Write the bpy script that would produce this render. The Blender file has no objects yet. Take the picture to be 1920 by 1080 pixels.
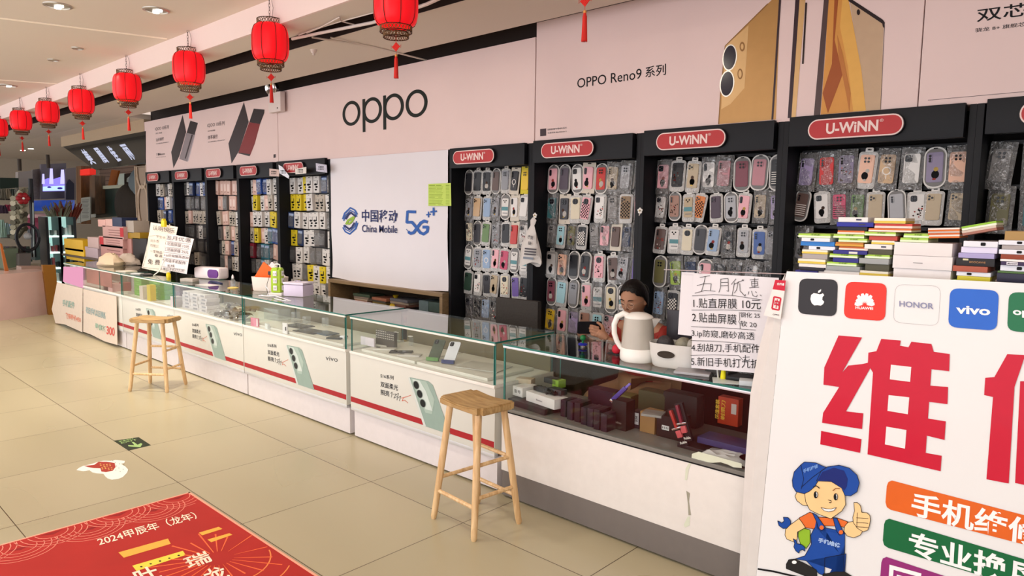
import bpy, bmesh, math, random
from mathutils import Vector, Matrix
random.seed(7)
S = bpy.context.scene
COL = S.collection
PI = math.pi

# ------------------------------------------------------------------ camera
F, YAW, PIT, ROL, CH = 1313.75, .745992, .105856, .0117334, 1.6
cy_, sy_ = math.cos(YAW), math.sin(YAW)
FW = Vector((-sy_ * math.cos(PIT), cy_ * math.cos(PIT), -math.sin(PIT)))
R0 = Vector((cy_, sy_, 0)); U0 = R0.cross(FW)
RT = math.cos(ROL) * R0 + math.sin(ROL) * U0
UP = -math.sin(ROL) * R0 + math.cos(ROL) * U0
CAM = Vector((0, 0, CH))
cd = bpy.data.cameras.new('camera'); cam = bpy.data.objects.new('camera', cd); COL.objects.link(cam)
cd.sensor_width = 36; cd.lens = 36 * F / 1920; cd.clip_end = 100; cd.clip_start = .05
m = Matrix((RT, UP, -FW)).transposed().to_4x4(); m.translation = CAM
cam.matrix_world = m
S.camera = cam

def ray(x, y): return (x - 960) * RT + (540 - y) * UP + F * FW
def onP(x, y, P, n):
    d = ray(x, y); return CAM + d * ((P - CAM).dot(n) / d.dot(n))
def onY(x, y, Y): return onP(x, y, Vector((0, Y, 0)), Vector((0, 1, 0)))
def onZ(x, y, Z): return onP(x, y, Vector((0, 0, Z)), Vector((0, 0, 1)))
def onX(x, y, X): return onP(x, y, Vector((X, 0, 0)), Vector((1, 0, 0)))

# ------------------------------------------------------------------ materials
def lin(c):
    if isinstance(c, str):
        c = c.lstrip('#'); c = tuple(int(c[i:i+2], 16) for i in (0, 2, 4))
    return tuple(((v/255) / 12.92 if v/255 <= .04045 else ((v/255 + .055) / 1.055) ** 2.4) for v in c)
MATS = {}
def mat(color, rough=.5, metal=0., vary=0., coat=0., bump=0., scale=20, emit=None, name=None, spec=.22):
    coat = coat*.35
    key = (str(color), rough, metal, vary, coat, bump, scale, emit, spec)
    if key in MATS: return MATS[key]
    mt = bpy.data.materials.new(name or 'paint'); mt.use_nodes = True
    nt = mt.node_tree; b = nt.nodes['Principled BSDF']
    c = lin(color)
    b.inputs['Base Color'].default_value = (*c, 1); b.inputs['Roughness'].default_value = rough
    b.inputs['Metallic'].default_value = metal; b.inputs['Coat Weight'].default_value = coat
    b.inputs['Specular IOR Level'].default_value = spec
    if emit:
        b.inputs['Emission Color'].default_value = (*c, 1); b.inputs['Emission Strength'].default_value = emit
    tc = nt.nodes.new('ShaderNodeTexCoord'); nz = nt.nodes.new('ShaderNodeTexNoise')
    nz.inputs['Scale'].default_value = scale; nz.inputs['Detail'].default_value = 4
    nt.links.new(tc.outputs['Object'], nz.inputs['Vector'])
    v = vary or .03
    mr = nt.nodes.new('ShaderNodeMapRange')
    mr.inputs['From Min'].default_value = .25; mr.inputs['From Max'].default_value = .75
    mr.inputs['To Min'].default_value = 1 - v; mr.inputs['To Max'].default_value = 1 + v
    nt.links.new(nz.outputs['Fac'], mr.inputs['Value'])
    mx = nt.nodes.new('ShaderNodeVectorMath'); mx.operation = 'SCALE'
    mx.inputs[0].default_value = c
    nt.links.new(mr.outputs['Result'], mx.inputs['Scale'])
    nt.links.new(mx.outputs['Vector'], b.inputs['Base Color'])
    if bump:
        bp = nt.nodes.new('ShaderNodeBump'); bp.inputs['Strength'].default_value = bump
        bp.inputs['Distance'].default_value = .01
        nt.links.new(nz.outputs['Fac'], bp.inputs['Height']); nt.links.new(bp.outputs['Normal'], b.inputs['Normal'])
    MATS[key] = mt
    return mt

def thin(name, tint, glossfac=.12, rough=.02, bump=0., scale=40, opacity=0., base=(1, 1, 1)):
    """thin clear sheet: transparent + mirror by fresnel (+ a little body colour)"""
    if name in MATS: return MATS[name]
    mt = bpy.data.materials.new(name); mt.use_nodes = True
    nt = mt.node_tree; nt.nodes.clear()
    out = nt.nodes.new('ShaderNodeOutputMaterial'); tr = nt.nodes.new('ShaderNodeBsdfTransparent')
    gl = nt.nodes.new('ShaderNodeBsdfGlossy'); mx = nt.nodes.new('ShaderNodeMixShader')
    lw = nt.nodes.new('ShaderNodeLayerWeight'); lw.inputs['Blend'].default_value = .5
    pw = nt.nodes.new('ShaderNodeMath'); pw.operation = 'POWER'; pw.inputs[1].default_value = 4.2; nt.links.new(lw.outputs['Facing'], pw.inputs[0])
    fr = nt.nodes.new('ShaderNodeMath'); fr.operation = 'MULTIPLY_ADD'; fr.inputs[1].default_value = .9 - glossfac; fr.inputs[2].default_value = glossfac; nt.links.new(pw.outputs[0], fr.inputs[0])
    tr.inputs['Color'].default_value = (*tint, 1); gl.inputs['Roughness'].default_value = rough
    nt.links.new(fr.outputs[0], mx.inputs[0]); nt.links.new(tr.outputs[0], mx.inputs[1]); nt.links.new(gl.outputs[0], mx.inputs[2])
    last = mx
    if bump:
        tc = nt.nodes.new('ShaderNodeTexCoord'); nz = nt.nodes.new('ShaderNodeTexNoise'); bp = nt.nodes.new('ShaderNodeBump')
        nz.inputs['Scale'].default_value = scale; nz.inputs['Distortion'].default_value = 1.5; bp.inputs['Strength'].default_value = bump; bp.inputs['Distance'].default_value = .02
        nt.links.new(tc.outputs['Object'], nz.inputs['Vector']); nt.links.new(nz.outputs['Fac'], bp.inputs['Height'])
        nt.links.new(bp.outputs['Normal'], gl.inputs['Normal']); nt.links.new(bp.outputs['Normal'], lw.inputs['Normal'])
    if opacity:
        df = nt.nodes.new('ShaderNodeBsdfDiffuse'); df.inputs['Color'].default_value = (*base, 1)
        m2 = nt.nodes.new('ShaderNodeMixShader'); m2.inputs[0].default_value = opacity
        nt.links.new(mx.outputs[0], m2.inputs[1]); nt.links.new(df.outputs[0], m2.inputs[2]); last = m2
    nt.links.new(last.outputs[0], out.inputs[0])
    MATS[name] = mt
    return mt

def emis(name, color, strength):
    if name in MATS: return MATS[name]
    mt = bpy.data.materials.new(name); mt.use_nodes = True; nt = mt.node_tree; nt.nodes.clear()
    e = nt.nodes.new('ShaderNodeEmission'); o = nt.nodes.new('ShaderNodeOutputMaterial')
    e.inputs[0].default_value = (*lin(color), 1); e.inputs[1].default_value = strength
    nt.links.new(e.outputs[0], o.inputs[0]); MATS[name] = mt
    return mt

WHITE = mat('#e6e2dd', .45, name='white_laminate')
BANNER = mat('#e0c8c4', .6, name='banner_vinyl', vary=.02, scale=3)
BLACKM = mat('#17171b', .4, name='black_metal')
CABM = mat('#121318', .5, name='black_cabinet')
BACKM = mat('#0f0c0c', .8, name='dark_backboard')
INK = mat('#0d0c10', .6, name='black_ink')
CHROME = mat('#c8c8c8', .15, 1., name='chrome')
GLASS = thin('clear_glass', (.972, .99, .982), .025)
GLASSTOP = thin('glass_top', (.95, .985, .97), .05)
GEDGE = mat('#2f6f66', .15, name='green_glass_edge', coat=.5)
BLISTER = thin('clear_blister', (.93, .93, .93), .11, .10, .7, 30, .04, (.8, .8, .8))
BAG = thin('crinkled_bag', (.9, .9, .9), .20, .12, 1., 45, .05, (.8, .8, .8))
ACRYL = thin('clear_acrylic', (.93, .95, .95), .06, .03, 0, 1, .10, (.9, .9, .9))

# ------------------------------------------------------------------ mesh builder
_tcache = {}
def text_mesh(s, bold=0.):
    k = (s, bold)
    if k in _tcache: return _tcache[k]
    c = bpy.data.curves.new('t', 'FONT'); c.body = s; c.size = 1; c.offset = bold; c.resolution_u = 3
    o = bpy.data.objects.new('t', c); COL.objects.link(o)
    bpy.context.view_layer.update()
    me = bpy.data.meshes.new_from_object(o.evaluated_get(bpy.context.evaluated_depsgraph_get()))
    vs = [tuple(v.co[:2]) for v in me.vertices]; fs = [tuple(p.vertices) for p in me.polygons]
    bpy.data.objects.remove(o); bpy.data.curves.remove(c); bpy.data.meshes.remove(me)
    if vs:
        x0 = min(v[0] for v in vs); x1 = max(v[0] for v in vs); y0 = min(v[1] for v in vs); y1 = max(v[1] for v in vs)
    else: x0 = y0 = 0; x1 = y1 = 1
    _tcache[k] = (vs, fs, (x0, y0, x1, y1))
    return _tcache[k]

class MB:
    def __init__(s): s.v = []; s.f = []; s.m = []; s.mats = []; s.M = Matrix()
    def mi(s, mt):
        if mt not in s.mats: s.mats.append(mt)
        return s.mats.index(mt)
    def add(s, vs, fs, mt, M=None):
        n = len(s.v); T = s.M @ M if M is not None else s.M
        s.v += [T @ Vector(v) for v in vs]
        i = s.mi(mt)
        for f in fs: s.f.append([n + k for k in f]); s.m.append(i)
    def box(s, c, d, mt, bev=0., M=None, rz=0., seg=2):
        T = Matrix.Translation(Vector(c)) @ Matrix.Rotation(rz, 4, 'Z')
        if M is not None: T = M @ T
        x, y, z = d[0]/2, d[1]/2, d[2]/2
        if bev:
            b = bmesh.new(); bmesh.ops.create_cube(b, size=1)
            for v in b.verts: v.co = Vector((v.co.x*d[0], v.co.y*d[1], v.co.z*d[2]))
            bmesh.ops.bevel(b, geom=list(b.edges), offset=min(bev, min(d)*.45), segments=seg, affect='EDGES', profile=.7)
            b.verts.index_update()
            s.add([v.co for v in b.verts], [[v.index for v in f.verts] for f in b.faces], mt, T); b.free()
        else:
            vs = [(-x,-y,-z),(x,-y,-z),(x,y,-z),(-x,y,-z),(-x,-y,z),(x,-y,z),(x,y,z),(-x,y,z)]
            s.add(vs, [(0,3,2,1),(4,5,6,7),(0,1,5,4),(1,2,6,5),(2,3,7,6),(3,0,4,7)], mt, T)
    def bb(s, x0, x1, y0, y1, z0, z1, mt, bev=0.):
        s.box(((x0+x1)/2, (y0+y1)/2, (z0+z1)/2), (abs(x1-x0), abs(y1-y0), abs(z1-z0)), mt, bev)
    def poly(s, pts, mt): s.add(pts, [list(range(len(pts)))], mt)
    def prism(s, pts, ext, mt):
        """pts 3D outline, ext a vector"""
        n = len(pts); ext = Vector(ext)
        vs = [Vector(p) for p in pts] + [Vector(p) + ext for p in pts]
        fs = [list(range(n)), list(range(2*n-1, n-1, -1))] + [[i, i+n, (i+1) % n + n, (i+1) % n] for i in range(n)]
        s.add(vs, fs, mt)
    def lathe(s, prof, mt, seg=24, M=None, arc=2*PI, closed=True, sx=1., sy=1.):
        vs = []; fs = []; k = len(prof)
        for i in range(seg):
            a = arc*i/seg
            for r, z in prof: vs.append((r*math.cos(a)*sx, r*math.sin(a)*sy, z))
        for i in range(seg if closed else seg-1):
            j = (i+1) % seg
            for q in range(k-1):
                fs.append((i*k+q, j*k+q, j*k+q+1, i*k+q+1))
        if prof[0][0] > 1e-5: fs.append([i*k for i in range(seg)][::-1])
        if prof[-1][0] > 1e-5: fs.append([i*k+k-1 for i in range(seg)])
        s.add(vs, fs, mt, M)
    def cyl(s, a, b, r, mt, r2=None, seg=12):
        a = Vector(a); b = Vector(b); d = b - a
        q = d.to_track_quat('Z', 'Y').to_matrix().to_4x4()
        s.lathe([(r, 0), (r if r2 is None else r2, d.length)], mt, seg, Matrix.Translation(a) @ q)
    def tube(s, pts, r, mt, seg=6):
        pts = [Vector(p) for p in pts]
        vs = []; fs = []; prev = None
        for i, p in enumerate(pts):
            t = (pts[min(i+1, len(pts)-1)] - pts[max(i-1, 0)]).normalized()
            if prev is None: n = t.orthogonal().normalized()
            else: n = (prev - t*prev.dot(t)); n = n.normalized() if n.length > 1e-6 else t.orthogonal().normalized()
            prev = n; b = t.cross(n)
            rr = r[i] if isinstance(r, (list, tuple)) else r
            for k in range(seg):
                a = 2*PI*k/seg; vs.append(p + (n*math.cos(a) + b*math.sin(a))*rr)
        for i in range(len(pts)-1):
            for k in range(seg):
                fs.append((i*seg+k, i*seg+(k+1) % seg, (i+1)*seg+(k+1) % seg, (i+1)*seg+k))
        fs.append(list(range(seg))[::-1]); fs.append([(len(pts)-1)*seg+k for k in range(seg)])
        s.add(vs, fs, mt)
    def sphere(s, c, r, mt, seg=16, rings=10, sc=(1, 1, 1)):
        prof = [(max(1e-6, r*math.sin(PI*i/rings)), -r*math.cos(PI*i/rings)) for i in range(rings+1)]
        s.lathe(prof, mt, seg, Matrix.Translation(Vector(c)) @ Matrix.Diagonal((*sc, 1)))
    def rrprism(s, w, h, r, t, mt, M, seg=4):
        """rounded rectangle in local XZ, thickness t towards -Y from y=0"""
        P = []
        for cx, cz, a0 in ((w/2-r, h/2-r, 0), (-w/2+r, h/2-r, PI/2), (-w/2+r, -h/2+r, PI), (w/2-r, -h/2+r, 1.5*PI)):
            for i in range(seg+1):
                a = a0 + PI/2*i/seg; P.append((cx + r*math.cos(a), 0, cz + r*math.sin(a)))
        n = len(P)
        vs = P + [(x, -t, z) for x, _, z in P]
        s.add(vs, [list(range(n))[::-1], list(range(n, 2*n))] + [[i, (i+1) % n, (i+1) % n + n, i+n] for i in range(n)], mt, M)
    def text(s, st, BL, BR, TL, mt, bold=0., pad=True):
        vs, fs, (x0, y0, x1, y1) = text_mesh(st, bold)
        BL = Vector(BL); ex = Vector(BR) - BL; ey = Vector(TL) - BL
        s.add([BL + ex*((x-x0)/(x1-x0)) + ey*((y-y0)/(y1-y0)) for x, y in vs], fs, mt)
    def build(s, name, parent=None, loc=None, smooth=True, ang=40, rz=0.):
        me = bpy.data.meshes.new(name)
        off = Vector(loc) if loc is not None else Vector()
        inv = Matrix.Rotation(-rz, 4, 'Z')
        me.from_pydata([inv @ (v - off) for v in s.v], [], s.f)
        for mt in s.mats: me.materials.append(mt)
        me.polygons.foreach_set('material_index', s.m)
        if smooth:
            me.polygons.foreach_set('use_smooth', [True]*len(s.f)); me.set_sharp_from_angle(angle=math.radians(ang))
        me.update()
        o = bpy.data.objects.new(name, me); COL.objects.link(o)
        o.location = off; o.rotation_euler.z = rz
        if parent is not None:
            o.parent = parent
            o.location = off - parent.location if loc is not None else -parent.location
        return o

def tag(o, label, cat, group=None, kind=None):
    o['label'] = label; o['category'] = cat
    if group: o['group'] = group
    if kind: o['kind'] = kind
    return o
def structure(o, label=None):
    o['kind'] = 'structure'
    if label: o['label'] = label
    return o
def empty(name, loc=(0, 0, 0), label=None, cat=None, group=None, rz=0.):
    o = bpy.data.objects.new(name, None); COL.objects.link(o); o.location = loc; o.rotation_euler.z = rz
    o.empty_display_size = .1
    if label: tag(o, label, cat, group)
    return o
def lpart(mb, name, root):
    """part whose verts were written in the root's local frame"""
    me_o = mb.build(name); me_o.parent = root; return me_o
def copy_tree(o, parent=None):
    c = o.copy(); COL.objects.link(c)
    if parent is not None: c.parent = parent
    for ch in list(o.children): copy_tree(ch, c)
    return c

class Art:
    """flat printing on a plane, given by photo pixels"""
    def __init__(s, mb, P, n, eps=.0008, shift=(0, 0, 0)):
        s.mb = mb; s.P = Vector(P); s.n = Vector(n).normalized(); s.eps = eps; s.sh = Vector(shift); s.k = 0
    def pt(s, x, y, l=1): return onP(x, y, s.P, s.n) + s.n*s.eps*l + s.sh
    def poly(s, pts, mt, l=1):
        s.k = (s.k + 1) % 24; o = s.n*(s.k*1.4e-5)
        s.mb.poly([s.pt(x, y, l) + o for x, y in pts], mt)
    def line(s, pts, w, mt, l=2):
        for (x0, y0), (x1, y1) in zip(pts, pts[1:]):
            dx, dy = x1-x0, y1-y0; L = math.hypot(dx, dy) or 1; a, b = -dy/L*w/2, dx/L*w/2
            s.poly([(x0+a, y0+b), (x1+a, y1+b), (x1-a, y1-b), (x0-a, y0-b)], mt, l)
    def ell(s, cx, cy, rx, ry, mt, l=2, rot=0., seg=24):
        c, d = math.cos(rot), math.sin(rot)
        s.poly([(cx + rx*math.cos(t)*c - ry*math.sin(t)*d, cy + rx*math.cos(t)*d + ry*math.sin(t)*c) for t in [2*PI*i/seg for i in range(seg)]], mt, l)
    def text(s, st, BL, BR, TL, mt, l=2, bold=0.):
        s.mb.text(st, s.pt(*BL, l), s.pt(*BR, l), s.pt(*TL, l), mt, bold)
NY = (0, -1, 0)

# ================================================================== SETTING
def tile_floor():
    mt = bpy.data.materials.new('floor_tiles'); mt.use_nodes = True; nt = mt.node_tree; b = nt.nodes['Principled BSDF']
    N = nt.nodes.new; L = nt.links.new
    g = N('ShaderNodeNewGeometry'); sp = N('ShaderNodeSeparateXYZ'); L(g.outputs['Position'], sp.inputs[0])
    def axis(out, off):
        a = N('ShaderNodeMath'); a.operation = 'ADD'; a.inputs[1].default_value = off; L(out, a.inputs[0])
        d = N('ShaderNodeMath'); d.operation = 'DIVIDE'; d.inputs[1].default_value = .8; L(a.outputs[0], d.inputs[0])
        f = N('ShaderNodeMath'); f.operation = 'FRACT'; L(d.outputs[0], f.inputs[0])
        s_ = N('ShaderNodeMath'); s_.operation = 'SUBTRACT'; s_.inputs[1].default_value = .5; L(f.outputs[0], s_.inputs[0])
        ab = N('ShaderNodeMath'); ab.operation = 'ABSOLUTE'; L(s_.outputs[0], ab.inputs[0])
        gt = N('ShaderNodeMath'); gt.operation = 'GREATER_THAN'; gt.inputs[1].default_value = .4972; L(ab.outputs[0], gt.inputs[0])
        fl = N('ShaderNodeMath'); fl.operation = 'FLOOR'; L(d.outputs[0], fl.inputs[0])
        return gt, fl
    gx, fx = axis(sp.outputs['X'], 1.745 + 80); gy, fy = axis(sp.outputs['Y'], 80)
    mxx = N('ShaderNodeMath'); mxx.operation = 'MAXIMUM'; L(gx.outputs[0], mxx.inputs[0]); L(gy.outputs[0], mxx.inputs[1])
    cb = N('ShaderNodeCombineXYZ'); L(fx.outputs[0], cb.inputs[0]); L(fy.outputs[0], cb.inputs[1])
    wn = N('ShaderNodeTexWhiteNoise'); L(cb.outputs[0], wn.inputs['Vector'])
    nz = N('ShaderNodeTexNoise'); nz.inputs['Scale'].default_value = .9; nz.inputs['Detail'].default_value = 0
    mp = N('ShaderNodeMapping'); mp.inputs['Scale'].default_value = (1, 2, 1); L(g.outputs['Position'], mp.inputs[0]); L(mp.outputs[0], nz.inputs['Vector'])
    av = N('ShaderNodeMath'); av.operation = 'MULTIPLY_ADD'; av.inputs[1].default_value = .3; L(wn.outputs['Value'], av.inputs[0]); L(nz.outputs['Fac'], av.inputs[2])
    cr = N('ShaderNodeValToRGB'); cr.color_ramp.elements[0].position = .2; cr.color_ramp.elements[1].position = 1.1
    cr.color_ramp.elements[0].color = (*lin('#a59b7e'), 1); cr.color_ramp.elements[1].color = (*lin('#b4a98c'), 1)
    L(av.outputs[0], cr.inputs[0])
    mix = N('ShaderNodeMix'); mix.data_type = 'RGBA'; L(mxx.outputs[0], mix.inputs['Factor']); L(cr.outputs[0], mix.inputs[6]); mix.inputs[7].default_value = (*lin('#4a3a22'), 1)
    L(mix.outputs[2], b.inputs['Base Color'])
    rr = N('ShaderNodeMapRange'); rr.inputs['To Min'].default_value = .22; rr.inputs['To Max'].default_value = .38; L(nz.outputs['Fac'], rr.inputs['Value']); L(rr.outputs[0], b.inputs['Roughness'])
    bp = N('ShaderNodeBump'); bp.inputs['Strength'].default_value = .3; bp.inputs['Distance'].default_value = .002; bp.invert = True; L(mxx.outputs[0], bp.inputs['Height']); L(bp.outputs[0], b.inputs['Normal'])
    return mt
b = MB(); b.bb(-24, 4, -3, 8, -.1, 0, tile_floor()); structure(b.build('floor', smooth=False))
ZA, ZB, YF = 3.178, 2.98, 2.764
CEIL = mat('#ddd0c4', .8, name='ceiling_paint', vary=.015, scale=1)
FASC = mat('#ead4ce', .7, name='fascia_paint', vary=.02, scale=2)
b = MB(); b.bb(-24, 4, -3, YF, ZA, ZA+.1, CEIL)
structure(b.build('ceiling', smooth=False))
b = MB(); b.bb(-24, 4, YF, YF+.02, ZB, ZA+.1, FASC)                     # drop of the lower ceiling
structure(b.build('trim_1', smooth=False))
b = MB(); b.bb(-24, 4, YF+.02, 3.036, ZB, ZB+.04, CEIL); structure(b.build('ceiling_2', smooth=False))
b = MB(); b.bb(-24, 4, 3.0, 3.3, ZB+.14, ZB+.18, mat('#2a1c18', .8, name='slot_dark'))
b.bb(-24, 4, 3.03, 3.036, ZB, ZB+.16, mat('#2a1c18', .8)); b.bb(-24, 4, 3.254, 3.26, ZB, ZB+.16, mat('#2a1c18', .8))
structure(b.build('trim_2', smooth=False))
# soffit beyond the slot; added lip and dark backing imitate shade above the banners
prof = [(3.254, ZB), (3.95, ZB)] + [(3.95 + .07*math.sin(t), ZB + .07*(1-math.cos(t))) for t in [PI/2*i/8 for i in range(1, 9)]] + [(4.02, ZB+.32)]
b = MB(); b.bb(-11.62, 4, 4.0, 4.6, ZB+.30, ZB+.34, mat('#2a201c', .9)); b.bb(-11.62, 4, 4.30, 4.34, ZB-.02, ZB+.32, mat('#2a201c', .9)); structure(b.build('trim_6', smooth=False))
b = MB(); vs = []; fs = []
for i, (y, z) in enumerate(prof): vs += [(-24, y, z), (4, y, z)]
for i in range(len(prof)-1): fs.append((2*i, 2*i+1, 2*i+3, 2*i+2))
b.add(vs, fs, CEIL); structure(b.build('ceiling_3'))
# plaster seams across the main ceiling
SEAM = mat('#fff2e4', .7, name='seam_filler')
b = MB()
for (p, q) in (((0, 34), (313, 72.5)), ((0, 150), (107, 157))):
    A = onZ(*p, ZA); B = onZ(*q, ZA); d = (B - A); A = A - d*1.5; w = Vector((-d.y, d.x, 0)).normalized()*.022
    b.prism([A-w, B-w, B+w, A+w], (0, 0, -.003), SEAM)
structure(b.build('trim_3', smooth=False))
WALLM = mat('#b8aca2', .8, name='wall_paint', vary=.03, scale=2)
b = MB(); b.bb(-11.7, 4, 4.55, 4.65, 0, 3.4, WALLM); b.bb(-24, -11.6, 4.5, 4.55, 2.98, 3.5, WALLM); structure(b.build('wall_back', smooth=False))
b = MB(); b.bb(4, 4.1, -3, 4.65, 0, 3.4, WALLM); structure(b.build('wall_right', smooth=False))
b = MB(); b.bb(-23.9, -11.6, 7.6, 7.7, 0, 3.4, mat('#8d8273', .8)); structure(b.build('wall_far', smooth=False))
b = MB(); b.bb(-24, -23.9, -3, 7.7, 0, 3.4, mat('#b3a695', .8)); structure(b.build('wall_left', smooth=False))

# ------------------------------------------------------------------ ceiling lights
LAMP = emis('lamp_glow', '#fff6ea', 9.)
RINGM = mat('#b9b2a8', .35, .6, name='lamp_ring')
BOUNCE = []
def downlight(x, y, r, power, label, z=ZA):
    o = empty('ceiling_downlight', (x, y, z), label, 'ceiling light', 'recessed ceiling downlights')
    b = MB(); b.lathe([(r*.82, -.004), (r*.84, -.012), (r, -.008), (r*1.02, 0), (r*.8, .0)], RINGM, 32); lpart(b, 'trim_ring', o)
    b = MB(); b.lathe([(.0001, -.003), (r*.8, -.003)], LAMP, 28); lpart(b, 'diffuser', o)
    if r > .08:
        b = MB()
        for sx in (-.35, .3): b.lathe([(.0001, -.02), (r*.25, -.018), (r*.25, -.004)], mat('#f2f2ee', .3, emit=2.), 12, Matrix.Translation((sx*r, .1*r, 0)))
        lpart(b, 'bulb', o)
    l = bpy.data.lights.new('downlight', 'AREA'); l.shape = 'DISK'; l.size = r*2; l.energy = power; l.color = (1, .90, .74); l.spread = math.radians(120)
    lo = bpy.data.objects.new('downlight_lamp', l); COL.objects.link(lo); lo.parent = o; lo.location = (0, 0, -.03)
downlight(-6.48, 1.74, .10, 15, 'large round ceiling downlight above the aisle, beside the ceiling seam')
downlight(-6.01, 2.30, .10, 15, 'large round ceiling downlight closest to the lantern line')
downlight(-11.14, 2.378, .10, 15, 'large round ceiling downlight at the far end of the aisle')
downlight(-8.02, 2.305, .055, 12, 'small round ceiling downlight, the one closer to the large pair')
downlight(-8.85, 2.308, .055, 12, 'small round ceiling downlight, the one farther down the aisle')
for x, y in ((-3.6, 1.4), (-1.2, 1.4), (-3.6, -.8), (-6.5, -.6), (-.8, -1.2), (-9, -.6), (1.2, .6)):
    l = bpy.data.lights.new('downlight', 'AREA'); l.shape = 'DISK'; l.size = .2; l.energy = 14; l.color = (1, .90, .76)
    lo = bpy.data.objects.new('downlight_lamp', l); COL.objects.link(lo); lo.location = (x, y, ZA-.03)
for i, (px, py) in enumerate(((43, 282), (58, 279))):
    p = onZ(px, py, ZB)
    o = MB(); o.lathe([(.0001, -.004), (.05, -.004), (.06, 0)], LAMP, 16, Matrix.Translation(p))
    tag(o.build('spot_light'), ('tiny bright ceiling spot over the far clothes shop' if i == 0 else 'tiny bright ceiling spot beside the other far one, closer to the black sign'), 'ceiling light', 'far ceiling spots')

# ------------------------------------------------------------------ floor graphics
CARP = mat('#ad2a24', .75, name='red_carpet_print', vary=.08, scale=4)
def floor_art():
    b = MB(); x0, x1, y0, y1 = -3.94, -1.3, -1.6, 1.585
    b.bb(x0, x1, y0, y1, .0005, .004, CARP)
    P = (0, 0, .004); a = Art(b, P, (0, 0, 1), .0004)
    edge = mat('#e8a58c', .7); arc = mat('#e98a78', .7, name='arc_pink'); dk = mat('#8e2020', .8, name='dark_red')
    b.bb(x0, x0+.012, y0, y1, .004, .0046, edge); b.bb(x0, x1, y1-.012, y1, .004, .0046, edge)
    # rows of overlapping fish-scale arcs along the border
    for row in range(2):
        for k in range(9):
            cyy = 1.50 - k*.30 - (.15 if row else 0); cxx = x0 + .02 + row*.075
            for r in (.07, .10, .13, .155):
                pts = []
                for i in range(13):
                    t = -PI/2 + PI*i/12; pts.append((cxx + r*math.cos(t)*1.05, cyy + r*math.sin(t)))
                for (ax, ay), (bx_, by_) in zip(pts, pts[1:]):
                    if max(ay, by_) > y1-.01: continue
                    d = Vector((bx_-ax, by_-ay, 0)); n = Vector((-d.y, d.x, 0)).normalized()*.0022
                    A = Vector((ax, ay, .0046)); B = Vector((bx_, by_, .0046)); b.poly([A-n, B-n, B+n, A+n], arc)
            b.poly([(cxx+.005, max(cyy-.05, y0), .0045), (cxx+.035, cyy, .0045), (cxx+.005, min(cyy+.05, y1-.02), .0045)], dk)
    cream = mat('#f6e3cc', .7, name='cream_print'); gold = mat('#f3ae45', .6, name='gold_print'); yel = mat('#f2d34a', .6)
    a.text('2024甲辰年（龙年）', (187, 1024), (372, 972), (180, 1009), cream, 2, .01)
    for q, mt_ in (([(222, 1036), (315, 1010), (320, 1020), (232, 1046)], gold), ([(373, 999), (410, 988), (417, 992), (379, 1004)], gold), ([(389, 1012), (430, 1000), (436, 1003), (396, 1017)], gold), ([(248, 1061), (343, 1033), (348, 1041), (256, 1071)], yel)):
        a.poly(q[::-1], mt_, 2)
    for i in range(5): a.ell(265 + i*17.5, 1063 - i*5.3, 2.4, 1.2, INK, 3)
    a.text('瑞', (355, 1068), (400, 1052), (341, 1047), cream, 3, .018)
    a.text('龙', (395, 1098), (435, 1084), (375, 1072), cream, 3, .018)
    a.text('吐', (262, 1096), (305, 1082), (246, 1072), cream, 3, .018)
    C = a.pt(409, 1047, 1)
    for i in range(26):
        t = 2*PI*i/26 + .1; r1 = .22 + .12*((i*7) % 5)/5; r0 = .07
        d = Vector((math.cos(t), math.sin(t), 0)); n = Vector((-d.y, d.x, 0))*.004
        if (C+d*r1).x < x1 and (C+d*r1).y < y1-.015: b.poly([C+d*r0-n*.4+Vector((0, 0, .0001*i)), C+d*r1-n, C+d*r1+n, C+d*r0+n*.4], mat('#ee6a3c', .7))
    for r in (.27, .38, .52):
        pts = [C + Vector((r*math.cos(t), r*math.sin(t)*.8, 0)) for t in [PI/2*1.1*i/16 - .5 for i in range(17)]]
        for A, B in zip(pts, pts[1:]):
            n = Vector((-(B-A).y, (B-A).x, 0)).normalized()*.003
            if A.y < y1-.02 and B.y < y1-.02: b.poly([A-n, B-n, B+n, A+n], mat('#f08a4a', .7))
    tag(b.build('floor_mat', smooth=False), 'red new year floor mat with cream characters and scale arcs on beige tiles', 'mat')
    # exit arrow sticker
    b = MB(); cs = [onZ(213, 826.7, 0), onZ(260, 820, 0), onZ(283, 835, 0), onZ(241, 845, 0)]
    b.prism([c + Vector((0, 0, .0003)) for c in cs][::-1], (0, 0, .0012), mat('#1f2a17', .5, name='dark_green_film'))
    a = Art(b, (0, 0, .0016), (0, 0, 1), .0003); lg = mat('#9bbd77', .5, name='pale_green_print')
    a.text('安全出口', (224, 829.5), (250, 823.5), (222, 827), lg, 2, .02); a.text('EXIT', (228, 832), (258, 825), (226, 830), lg, 2, .01)
    a.poly([(247, 829), (251, 829), (258, 834), (264, 831), (267, 832.5), (263, 839), (241, 837), (240, 834.5), (252, 835)][::-1], lg, 2)
    tag(b.build('exit_floor_sticker', smooth=False), 'dark green exit sticker with pale arrow on the floor tiles', 'sticker')
    b = MB(); out = [(860,370),(890,345),(940,322),(1010,308),(1100,280),(1170,265),(1240,268),(1300,255),(1360,262),(1405,268),(1400,290),(1360,300),(1410,330),(1442,365),(1430,400),(1380,450),(1330,470),(1260,478),(1210,462),(1185,440),(1165,412),(1090,405),(1040,395),(1010,372),(940,382)]
    f = lambda L: [(x/6, 820 + y/6) for x, y in L]
    b.prism([onZ(*p, 0) + Vector((0, 0, .0003)) for p in f(out)][::-1], (0, 0, .0012), mat('#e9e6e0', .5))
    a = Art(b, (0, 0, .0016), (0, 0, 1), .0003)
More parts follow.
